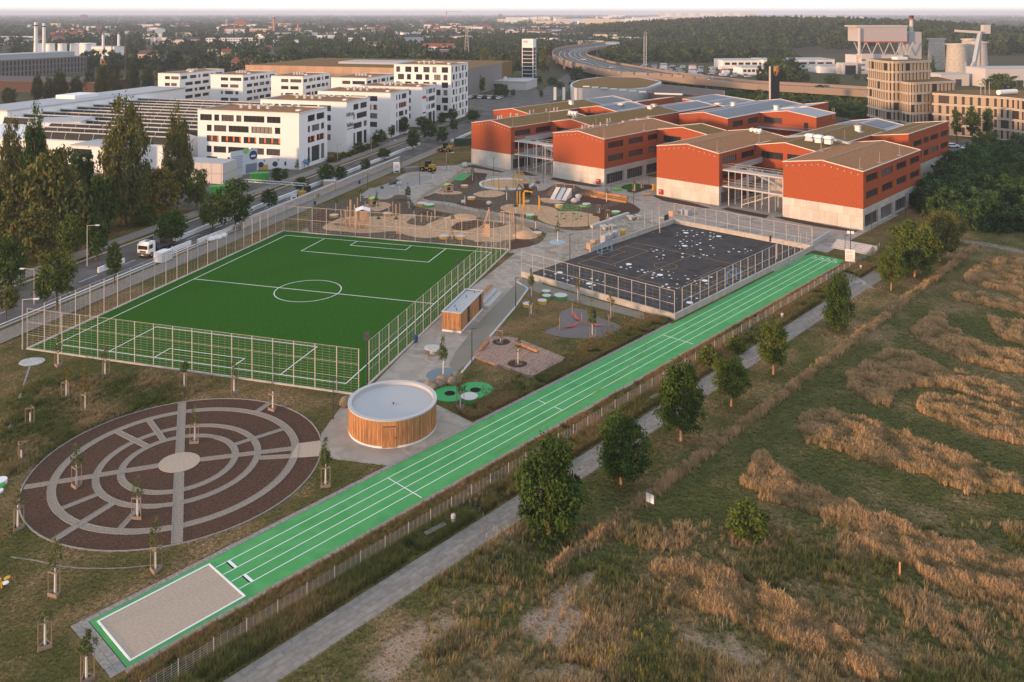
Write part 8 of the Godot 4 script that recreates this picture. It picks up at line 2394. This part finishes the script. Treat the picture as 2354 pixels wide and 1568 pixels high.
func build_town():
	var r := RandomNumberGenerator.new()
	r.seed = 77
	var wl := [["white_wall", "white"],["cream_wall", "cream"],["container", "pale grey"],["brick_clay", "tan"]]
	var rf := [["tile_red", "red"],["tile_brown", "brown"],["slate_roof", "dark"]]
	var made := 0
	while made < 150:
		var z := -520.0 * pow(5.5, r.randf())
		var x := r.randf_range(-0.6,0.02 if z > -900 else 0.16) * -z * 0.98
		var p := Vector2(x, z)
		var s := p.x * sin(PITCH_ANGLE) - p.y * cos(PITCH_ANGLE)
		if s < 530 and x > -330: continue
		if x < -300 and z > -640: continue
		if Vector2(x + 480, z + 880).length() < 150: continue
		if x > -60 and z > -1250: continue
		made += 1
		var a: Array = wl[r.randi() % 4] if r.randf() > 0.4 else wl[0]
		var c: Array = rf[r.randi() % 3]
		var fl := r.randf() < 0.4
		var big := z < -1100 or r.randf() < 0.25
		var w := r.randf_range(22,48) if big else r.randf_range(10,18)
		town_house(p, r.randf_range(-0.5,0.7), w, r.randf_range(10,15), r.randf_range(7,12) if big else r.randf_range(5,7), a, c, fl, z > -950, big)
	for i in 60:
		var z := -1050.0 * pow(2.6, r.randf())
		var a: Array = wl[r.randi() % 3]
		town_house(Vector2(r.randf_range(-0.12,0.2) * -z, z), r.randf_range(-0.4,0.5), r.randf_range(20,55), r.randf_range(11,18), r.randf_range(6,12), a, rf[r.randi() % 3], r.randf() < 0.7, false, true)
	# white slabs and suburbs far off to the right
	for i in 70:
		var z := r.randf_range(-6200,-2600)
		var x := r.randf_range(0.0,0.42) * -z
		house(Vector2(x, z), r.randf_range(-0.4,0.4), r.randf_range(50,150), 20, r.randf_range(12,24), "white_wall" if r.randf() < 0.6 else "cream_wall", "roof_white", true, false, "pale long block in the far suburb", "far suburb blocks", "far_block")
	for i in 14:
		var u: float = [1555,1600,1650,1700,1740,1800,1860,1910,2060,2110,2160,2210,2260,1100][i]
		var p2 := Vector2((1300.0 + u / 3.363) * 0.8712 - 1177.0,-1930.0) * (6800.0 / 1930.0)
		house(p2,0.05,130,26,44 if i != 13 else 30, "cream_wall" if i % 2 == 0 else "white_wall", "roof_white", true, false, "tall pale slab of flats on the horizon", "tall slabs on the horizon", "far_block")
	for q in [["white_wall", Vector3(-943.2,0.0,-2197.0), 46,14, "long white block in the far town before the woods"],["white_wall", Vector3(-354.8,0.0,-1077.5), 70,12, "white flat-roofed school-like block at the suburb edge"],["cream_wall", Vector3(-484.2,0.0,-1605.2), 34,14, "cream house with gable beside the brick chimney"],["white_wall", Vector3(-152.9,0.0,-1153.4), 34,10, "white stepped apartment house in the suburb"],["white_wall", Vector3(-213.2,0.0,-1153.4), 22,10, "white apartment house with balconies in the suburb"]]:
		house(Vector2(q[1].x, q[1].z), 0.1, q[2],16, q[3], q[0], "roof_white", true, true, q[4], "", "apartment_house")
	var rh := thing("red_roof_hall", "far hall with a big red hipped roof", "hall", Vector3(-750.2,0.0,-2354.8))
	rows_box(rh, [["wall", 0,0,0,66,13,24, "white_wall"]])
	part(rh, "roof", cached("hip", func():
		var b := MB.new()
		b.lathe([[32,13.0],[10,26.0],[0.0,28.0]],4, Vector3.ZERO, false)
		return b.mesh()), M.tile_red, Vector3(-8,0,0), PI / 4)
	# cars: junction car park, dealership lots, school street
	var cc := 0
	for i in 14:
		var p3: Vector2 = (Vector2(-21.43,-434.6)).lerp(Vector2(-5.61,-428.9), i / 13.0)
		car(v3(p3 + Vector2(0,-4.0 * (i % 2))), 1.3 + 0.1 * (i % 3), ["white_paint", "galvanised", "cab_black", "wrap_grey"][i % 4],["white", "silver", "black", "grey"][i % 4] + " car in the car park beside the tall office", "cars in the office car park")
	for i in 60:
		var f := i / 60.0
		var p4: Vector2 = (Vector2(107.8,-613.6)).lerp(Vector2(165.4,-570.9), fposmod(f * 7.0,1.0)) + Vector2(r.randf_range(-2,2), -16.0 * int(f * 7.0))
		var kind := i % 3 == 0
		car(v3(p4), r.randf_range(0.2,0.5), "white_paint" if i % 4 != 1 else ["print_rust", "bin_blue", "wrap_grey"][i % 3], ("white van" if kind else ["white car", "red, blue or grey car"][1 if i % 4 == 1 else 0]) + " on the dealership lot by the motorway", "vehicles on the dealership lot", kind)
	for q in [[Vector2(134.3,-336.5), "cab_black", "dark car parked behind the red school wing"],[Vector2(143.8,-274.5), "white_paint", "white car on the car park by the thicket, farther one"],[Vector2(146.9,-270.0), "white_paint", "white car on the car park by the thicket, nearer the pines"]]:
		car(v3(q[0]), 0.1, q[1], q[2], "")
	structure("car_park", sheet(pts([135.9,-263.6,146.8,-283.1,156.8,-291.2,171.1,-280.5,166.5,-273.0,152.2,-268.2,141.6,-252.7,133.2,-256.9]), 0.01), M.road)
	structure("side_path", sheet(pts([85.5,-161.3,87.59,-162.6,91.3,-160.9,94.88,-155.6,93.69,-153.6,89.88,-158.4,86.9,-160.5]), 0.012), M.path)

func town_house(p: Vector2, turn: float, w: float, d: float, h: float, a: Array, c: Array, fl: bool, near: bool, big: bool):
	house(p, turn, w, d, h, a[0], c[0] if not fl else "roof_white", fl, near, (("large " if big else "small ") + a[1] + (" flat-roofed house" if fl else " house with " + c[1] + " gable roof") + " among the suburb trees"), "houses of the suburb")

# ---------------------------------------------------------------- vegetation in masses
func scatter(called: String, mesh: Mesh, m: Material, xf: Array, cols: Array, label: String, category: String):
	var mm := MultiMesh.new()
	mm.transform_format = MultiMesh.TRANSFORM_3D
	mm.use_colors = true
	mm.mesh = mesh
	mm.instance_count = xf.size()
	for i in xf.size():
		mm.set_instance_transform(i, xf[i])
		mm.set_instance_color(i, cols[i])
	var o := MultiMeshInstance3D.new()
	o.name = numbered(called)
	o.multimesh = mm
	o.material_override = m
	add_child(o)
	tag(o, label, category)
	o.set_meta("kind", "stuff")
func tuft(sd: int, blades: int, lean: float, w: float, seeds := false) -> Mesh:
	var r := RandomNumberGenerator.new()
	r.seed = sd
	var b := MB.new()
	for i in blades:
		var a := r.randf() * TAU
		var d := Vector3(cos(a), 0, sin(a))
		var o := d * r.randf_range(0.0,0.3)
		var h := r.randf_range(0.6,1.05)
		var e := o + d * lean * r.randf_range(0.3,1.0) + Vector3(0, h, 0)
		var s := d.cross(Vector3.UP) * w
		b.quad(o - s, o + s, o.lerp(e, 0.6) + s * 0.8 + Vector3(0,0.08,0), o.lerp(e, 0.6) - s * 0.8 + Vector3(0,0.08,0))
		b.quad(o.lerp(e, 0.6) - s * 0.8 + Vector3(0,0.08,0), o.lerp(e, 0.6) + s * 0.8 + Vector3(0,0.08,0), e + s * (1.1 if seeds else 0.15), e - s * (1.1 if seeds else 0.15))
	return b.mesh()
func xform(p: Vector3, turn: float, sx: float, sy: float) -> Transform3D:
	return Transform3D(Basis(Vector3.UP, turn).scaled(Vector3(sx, sy, sx)), p)
func hard(p: Vector2) -> bool:
	# paved or built ground where no grass grows
	var k := tk(p)
	if k.y > -51.5 and k.y < -48.6: return true
	if k.x > 22.5 and k.x < 160 and k.y > -64.1 and k.y < -56.6: return true
	if k.x > 104 and k.y < -63.9 and k.y > -94: return true
	if k.x > 150 and k.y < -55.5: return true
	if (p - Vector2(-32.55,-82.15)).length() < 13.7: return true
	var q := Vector2(p.x * sin(PITCH_ANGLE) - p.y * cos(PITCH_ANGLE), p.x * cos(PITCH_ANGLE) + p.y * sin(PITCH_ANGLE))
	if q.x > 87.5 and q.x < 151 and q.y > -92 and q.y < -43.6: return true
	if q.x > 50 and q.y < -96 and q.y > -120: return true
	return in_any(p, hard_areas)

func build_grass():
	hard_areas = [pts([-18.69,-97.01,-17.27,-98.9,-16.44,-99.48,-13.1,-111.9,-10.34,-124.2,-0.07,-152.0,2.55,-158.3,6.76,-160.8,3.86,-132.9,2.15,-133.7,0.04,-133.4,-1.96,-125.8,-4.98,-108.8,-7.95,-98.9,-8.69,-94.61,-3.99,-89.88,-11.71,-81.49,-17.86,-82.82,-19.37,-84.19,-19.95,-87.82]), pts([1.87,-139.8,0.89,-137.1,-3.99,-122.0,-7.33,-109.1,-7.9,-104.9,-6.65,-102.4,-5.21,-106.6,-3.3,-113.0,0.38,-125.2,2.56,-133.9,4.05,-132.1,18.97,-120.4,19.4,-123.1,4.19,-136.8]), pts([-5.05,-107.2,-3.32,-113.5,0.21,-113.3,6.99,-106.3,2.39,-100.9]), pts([7.37,-123.9,9.17,-125.2,11.36,-123.9,12.78,-121.2,14.74,-118.9,15.32,-117.1,14.12,-115.0,11.72,-113.6,9.35,-113.5,6.77,-114.0,4.73,-115.3,4.77,-116.4,6.19,-117.8,6.97,-119.7,6.83,-122.0]), ellipse(Vector2(-7.19,-97.03), 2.2,2.2), ellipse(Vector2(-4.27,-97.9), 2.3,2.3)]
	var r := RandomNumberGenerator.new()
	r.seed = 4
	var short_x := []
	var short_c := []
	var tall_x := []
	var tall_c := []
	var herb_x := []
	var herb_c := []
	var straw := Color(0.56,0.385,0.21)
	var tan := Color(0.41,0.285,0.155)
	var olive := Color(0.185,0.165,0.056)
	var green := Color(0.122,0.135,0.042)
	# short mown grass and lawns; denser close to the camera
	var tries := 0
	while short_x.size() < 150000 and tries < 420000:
		tries += 1
		var z := -50.0 - 150.0 * pow(r.randf(), 1.5)
		var x := r.randf_range(-0.66,0.66) * (-z + 6.0)
		var p := Vector2(x, z)
		if hard(p): continue
		var n := n_mid.get_noise_2dv(p) + n_big.get_noise_2dv(p) * 0.8
		if in_any(p + Vector2(n, -n), bare_areas) and r.randf() < 0.93: continue
		var k := tk(p)
		var meadow := k.y > -48.6
		var dry := clampf((0.3 if meadow and k.y > -42 and k.x > 62 else 0.46) + n * 0.9 + r.randf_range(-0.25,0.25), 0,1)
		var hgt := r.randf_range(0.08,0.16) if meadow else r.randf_range(0.05,0.11)
		var verge := (k.y > -56.5 and k.y < -51.6) or (k.y < -64 and k.y > -67 and k.x > 66 and k.x < 104)
		if verge: hgt = r.randf_range(0.15,0.35)
		var c := green.lerp(olive, minf(1, dry * 1.6)).lerp(tan, maxf(0, dry * 1.7 - 0.7))
		short_x.append(xform(Vector3(x, 0, z), r.randf() * TAU, r.randf_range(0.16,0.32) * (1.3 if meadow else 1.0), hgt))
		short_c.append(c * r.randf_range(0.7,1.15))
	# standing straw in the unmown patches and the long strip
	tries = 0
	while tall_x.size() < 105000 and tries < 700000:
		tries += 1
		var p: Vector2
		if r.randf() < 0.012: p = v2(st(r.randf_range(50,176), -42.3 + r.randfn() * 0.3))
		else:
			var z := -52.0 - 120.0 * pow(r.randf(), 1.2)
			p = Vector2(r.randf_range(0.1,0.72) * (-z + 4.0), z)
			var wob := Vector2(n_mid.get_noise_2dv(p), n_small.get_noise_2dv(p)) * 0.9
			if not in_any(p + wob, straw_areas): continue
			if n_mid.get_noise_2dv(p * 1.7) < -0.42 and r.randf() < 0.7: continue
		var n2 := n_mid.get_noise_2dv(p * 2.1)
		tall_x.append(xform(v3(p), r.randf() * TAU, r.randf_range(0.28,0.5), r.randf_range(0.22,0.62) * (1.0 + n2 * 0.7)))
		var c2 := straw.lerp(olive, clampf(0.22 - n2 * 1.3 + r.randf_range(-0.3,0.4), 0,1)).lerp(tan, r.randf() * 0.6)
		tall_c.append(c2 * r.randf_range(0.75,1.15))
	# weeds and herbs: the near meadow, the verges, the shrub bank by the garden
	var bank := smooth_loop(pts([-49.26,-81.93,-51.81,-85.36,-54.06,-91.22,-56.49,-97.95,-55.15,-99.87,-51.01,-100.2,-46.83,-100.5,-41.32,-101.2,-36.46,-99.87,-38.34,-97.32,-42.72,-94.61,-45.13,-91.22,-46.23,-88.32,-47.14,-85.36,-47.14,-82.15,-47.66,-80.42]), 4)
	tries = 0
	while herb_x.size() < 80000 and tries < 300000:
		tries += 1
		var u := r.randf()
		var p: Vector2
		var hh := 0.3
		var c := green
		if u < 0.14:
			p = bank[r.randi() % bank.size()].lerp(bank[r.randi() % bank.size()], r.randf()) + Vector2(r.randfn(), r.randfn()) * 0.8
			if hard(p): continue
			if n_mid.get_noise_2dv(p * 1.4) < -0.1 and r.randf() < 0.8: continue
			hh = r.randf_range(0.2,0.6)
			c = green.lerp(tan, clampf(n_mid.get_noise_2dv(p) * 1.5 + 0.4 + r.randf_range(-0.2,0.2), 0,1) * 0.7)
		elif u < 0.62:
			var s := r.randf_range(24,150)
			var on_l := r.randf() < 0.72
			p = v2(st(s, r.randf_range(-56.6,-51.7))) if on_l else v2(st(r.randf_range(64,104), -64.2 - absf(r.randfn()) * 1.5))
			if n_mid.get_noise_2dv(p) < -0.3: continue
			hh = r.randf_range(0.2,0.5) if tk(p).y < -53.9 else r.randf_range(0.3,0.75)
			c = green.lerp(Color(0.34,0.215,0.1), clampf((0.5 if tk(p).y < -53.9 else 0.25) + n_big.get_noise_2dv(p * 2.0) + r.randf_range(-0.3,0.3), 0,1))
		else:
			var z := -52.0 - 45.0 * pow(r.randf(), 1.6)
			p = Vector2(r.randf_range(-0.1,0.68) * (-z + 3.0), z)
			var k := tk(p)
			if k.y < -48.4 or hard(p): continue
			var n := n_mid.get_noise_2dv(p * 0.8)
			if n < 0.0 and r.randf() < 0.85: continue
			if z < -72: continue
			if in_any(p, straw_areas): continue
			if in_any(p, bare_areas) and r.randf() < 0.9: continue
			hh = r.randf_range(0.25,0.75)
			c = green.lerp(tan, clampf(0.5 + n_big.get_noise_2dv(p * 3.0) * 1.4 + r.randf_range(-0.3,0.3), 0,1))
		herb_x.append(xform(v3(p), r.randf() * TAU, hh * r.randf_range(0.5,0.8), hh))
		herb_c.append(c * r.randf_range(0.7,1.2))
	scatter("short_grass", tuft(1,9,0.7,0.05), M.leafy, short_x, short_c, "short dry green grass of the lawns and mown meadow", "grass")
	scatter("tall_straw", tuft(2,10,0.35,0.028, true), M.leafy, tall_x, tall_c, "tall golden dry grass in the unmown meadow patches", "grass")
	scatter("wild_herbs", tuft(3,16,0.9,0.03), M.leafy, herb_x, herb_c, "wild green and brown herbs of meadow and verges", "weeds")
	# yellow flowers and white umbels
	var fx := []
	var fc := []
	for q in [[Vector2(9.06,-56.72), 2.6,70,0],[Vector2(5.16,-56.93), 1.2,34,0],[Vector2(6.34,-57.15), 1.1,30,0],[Vector2(8.05,-58.24), 1.2,20,0],[Vector2(-2.06,-59.95), 0.9,26,1],[Vector2(-0.34,-61.52), 0.8,20,1],[Vector2(12.4,-65.75), 1.0,22,1],[Vector2(-0.7,-69.97), 1.6,40,2],[Vector2(-0.19,-67.2), 1.6,40,2],[Vector2(5.22,-68.4), 1.2,24,2],[Vector2(-3.37,-75.87), 1.6,60,2],[Vector2(15.17,-60.54), 1.3,26,2]]:
		for i in q[2]:
			var p: Vector2 = q[0] + Vector2(r.randfn(), r.randfn()) * q[1] * 0.6
			fx.append(xform(v3(p), r.randf() * TAU, 0.16, r.randf_range(0.35,0.65)))
			fc.append([Color(0.62,0.46,0.03), Color(0.5,0.29,0.04), Color(0.42,0.44,0.38)][q[3]] * r.randf_range(0.8,1.1))
	scatter("meadow_flowers", tuft(5,4,0.5,0.045, true), M.leafy, fx, fc, "yellow and white flowering stems in the near meadow", "flowers")

func build_woods():
	var r := RandomNumberGenerator.new()
	r.seed = 12
	var nz := FastNoiseLite.new()
	nz.seed = 3; nz.frequency = 0.004
	var ms := [crown("wood0", 201,0,22,16,0.085), crown("wood1", 202,0,22,16,0.085), crown("wood2", 203,5,18,16,0.08)]
	var xs := [[],[],[]]
	var cs := [[],[],[]]
	var put := func(p: Vector2, w: float, h: float, y: float, c: Color):
		var k := r.randi() % 8
		k = 2 if k == 7 else k % 2
		xs[k].append(Transform3D(Basis(Vector3.UP, r.randf() * TAU).scaled(Vector3(w, h, w)), Vector3(p.x, y - h * 0.05, p.y)))
		cs[k].append(c)
	var tone := func() -> Color:
		var a := Color(0.052,0.088,0.03).lerp(Color(0.1,0.118,0.045), r.randf() * r.randf())
		return a * r.randf_range(0.6,1.3)
	# suburb trees from the near edge of town to the horizon
	for i in 15000:
		var z := -480.0 * pow(36.0, pow(r.randf(), 0.85))
		var x := r.randf_range(-0.68,0.68) * -z
		var p := Vector2(x, z)
		var s := p.x * sin(PITCH_ANGLE) - p.y * cos(PITCH_ANGLE)
		if z > -1400:
			if x > -0.1 * -z and z > -1150: continue
			if s < 530 and x > -330: continue
			if x < -300 and z > -560: continue
			if Vector2(x + 430, z + 800).length() < 110: continue
			if nz.get_noise_2dv(p * 1.6) < -0.12 and r.randf() < 0.8: continue
		elif nz.get_noise_2dv(p * 0.35) < -0.1 and r.randf() < 0.62: continue
		var g := 1.0 if z > -2000 else (1.8 if z > -5000 else 3.6)
		put.call(p, r.randf_range(9,15) * g, r.randf_range(9,17) * (1.0 if g < 2 else 1.25), 0.0, tone.call())
	# the wooded hill to the right and the woods beyond the silos
	for i in 4200:
		var a := r.randf() * TAU
		var f := sqrt(r.randf())
		var p := Vector2(500 + cos(a) * f * 380,-1560 + sin(a) * f * 640)
		put.call(p, r.randf_range(13,21), r.randf_range(13,21), 20.0 * (1.0 - f * f), tone.call())
	for i in 1500:
		var p := Vector2(r.randf_range(420,900), r.randf_range(-1500,-860))
		if p.x > 0.67 * -p.y: continue
		put.call(p, r.randf_range(11,18), r.randf_range(12,20), 0.0, tone.call())
	# both sides of the motorway, clear of its deck, the halls and the car lots
	var road := pts([122.7,-429.4,107.8,-464.7,89.48,-501.8,77.46,-540.0,65.02,-584.7,53.77,-637.3,49.69,-700.4,51.64,-756.5,56.42,-810.7,68.98,-873.2,91.0,-930.6,119.6,-1013.9,133.9,-1051.6])
	for i in 2600:
		var z := r.randf_range(-1500,-540)
		var p := Vector2(r.randf_range(-0.1,0.34) * -z, z)
		var near := 1e9
		for k in road.size() - 1: near = minf(near, p.distance_to(Geometry2D.get_closest_point_to_segment(p, road[k], road[k + 1])))
		if near < 27: continue
		if p.x > 90 and z > -740 and p.x < 0.3 * -z: continue
		if p.x < 40 and z > -640: continue
		if nz.get_noise_2dv(p * 2.2) < -0.16 and z > -1000: continue
		put.call(p, r.randf_range(8,14), r.randf_range(8,13), 0.0, tone.call())
	for k in 3: scatter("far_woodland", ms[k], M.leaf_wood, xs[k], cs[k],["broad-crowned trees of the far woods and suburbs", "dense trees of the far woods and suburbs", "pointed conifers of the far woods and suburbs"][k], "woodland")
	var hb := MB.new()
	for i in 16:
		for j in 40:
			var q := func(ii: int, jj: int) -> Vector3:
				var f := ii / 16.0
				return Vector3(500 + cos(TAU * jj / 40) * f * 420,20.0 * maxf(0.0,1.0 - f * f) + 0.05,-1560 + sin(TAU * jj / 40) * f * 700)
			hb.quad(q.call(i, j), q.call(i, j + 1), q.call(i + 1, j + 1), q.call(i + 1, j))
	structure("hill", hb.mesh(), M.soil)
	# motorway slope shrubs, thicket by the school, hedges and office planting
	var tx := []
	var tc := []
	var slope := pts([62.05,-508.8,65.98,-529.4,94.4,-529.4,115.4,-497.3,137.3,-468.8,158.1,-431.8,174.5,-402.6,147.3,-340.0,130.8,-370.7,113.1,-386.0,102.1,-402.6,90.37,-440.5,81.85,-459.0,73.65,-486.2])
	var thick := pts([91.03,-187.6,99.73,-202.5,120.1,-231.6,131.8,-244.6,147.0,-259.1,166.5,-273.0,180.1,-275.5,111.7,-170.8,103.0,-168.9,95.31,-168.0,91.99,-170.8,90.11,-177.8])
	var bed := pts([-54.78,-249.5,-50.08,-264.7,-45.79,-280.2,-43.89,-277.0,-47.87,-263.3,-52.58,-245.7])
	for q in [[slope, 1500,3.6,0],[thick, 900,4.4,1],[bed, 120,1.3,2]]:
		var lo := Vector2(1e9,1e9)
		var hi := -lo
		for p in q[0]: lo = lo.min(p); hi = hi.max(p)
		var n := 0
		while n < q[1]:
			var p := Vector2(r.randf_range(lo.x, hi.x), r.randf_range(lo.y, hi.y))
			if not Geometry2D.is_point_in_polygon(p, q[0]): continue
			n += 1
			var w: float = q[2] * r.randf_range(0.7,1.3)
			tx.append(Transform3D(Basis(Vector3.UP, r.randf() * TAU).scaled(Vector3(w * 1.1, w * r.randf_range(0.7,1.15), w * 1.1)), v3(p, -0.2)))
			tc.append(([Color(0.1,0.145,0.035), Color(0.06,0.11,0.036), Color(0.16,0.15,0.04)][q[3]] as Color) * r.randf_range(0.65,1.2))
	scatter("shrub_thicket", crown("shrub", 301,0,40,30,0.05), M.leaf_wood, tx, tc, "dense green shrubs of thicket, motorway slope and office planting", "shrubs")
	# bushes in the verge and the single meadow bush
	for q in [[24.6,-104.7,2.7,2.9, "leafy bush in the verge between wire fence and path"],[29.1,-109.1,2.2,2.5, "second leafy bush along the verge, towards the court"],[19.8,-70.6,3.0,3.4, "lone round green bush in the meadow"]]:
		var t := thing("bush", q[4], "bush", Vector3(q[0],0, q[1]))
		part(t, "foliage", crown("bush", 311,0,70,40,0.045), M.leaf_mid, Vector3(0,-0.1,0)).scale = Vector3(q[3] * 1.1, q[2], q[3] * 1.1)
		part(t, "stem", trunk_mesh(0.6,0.06,3,1), M.bark)
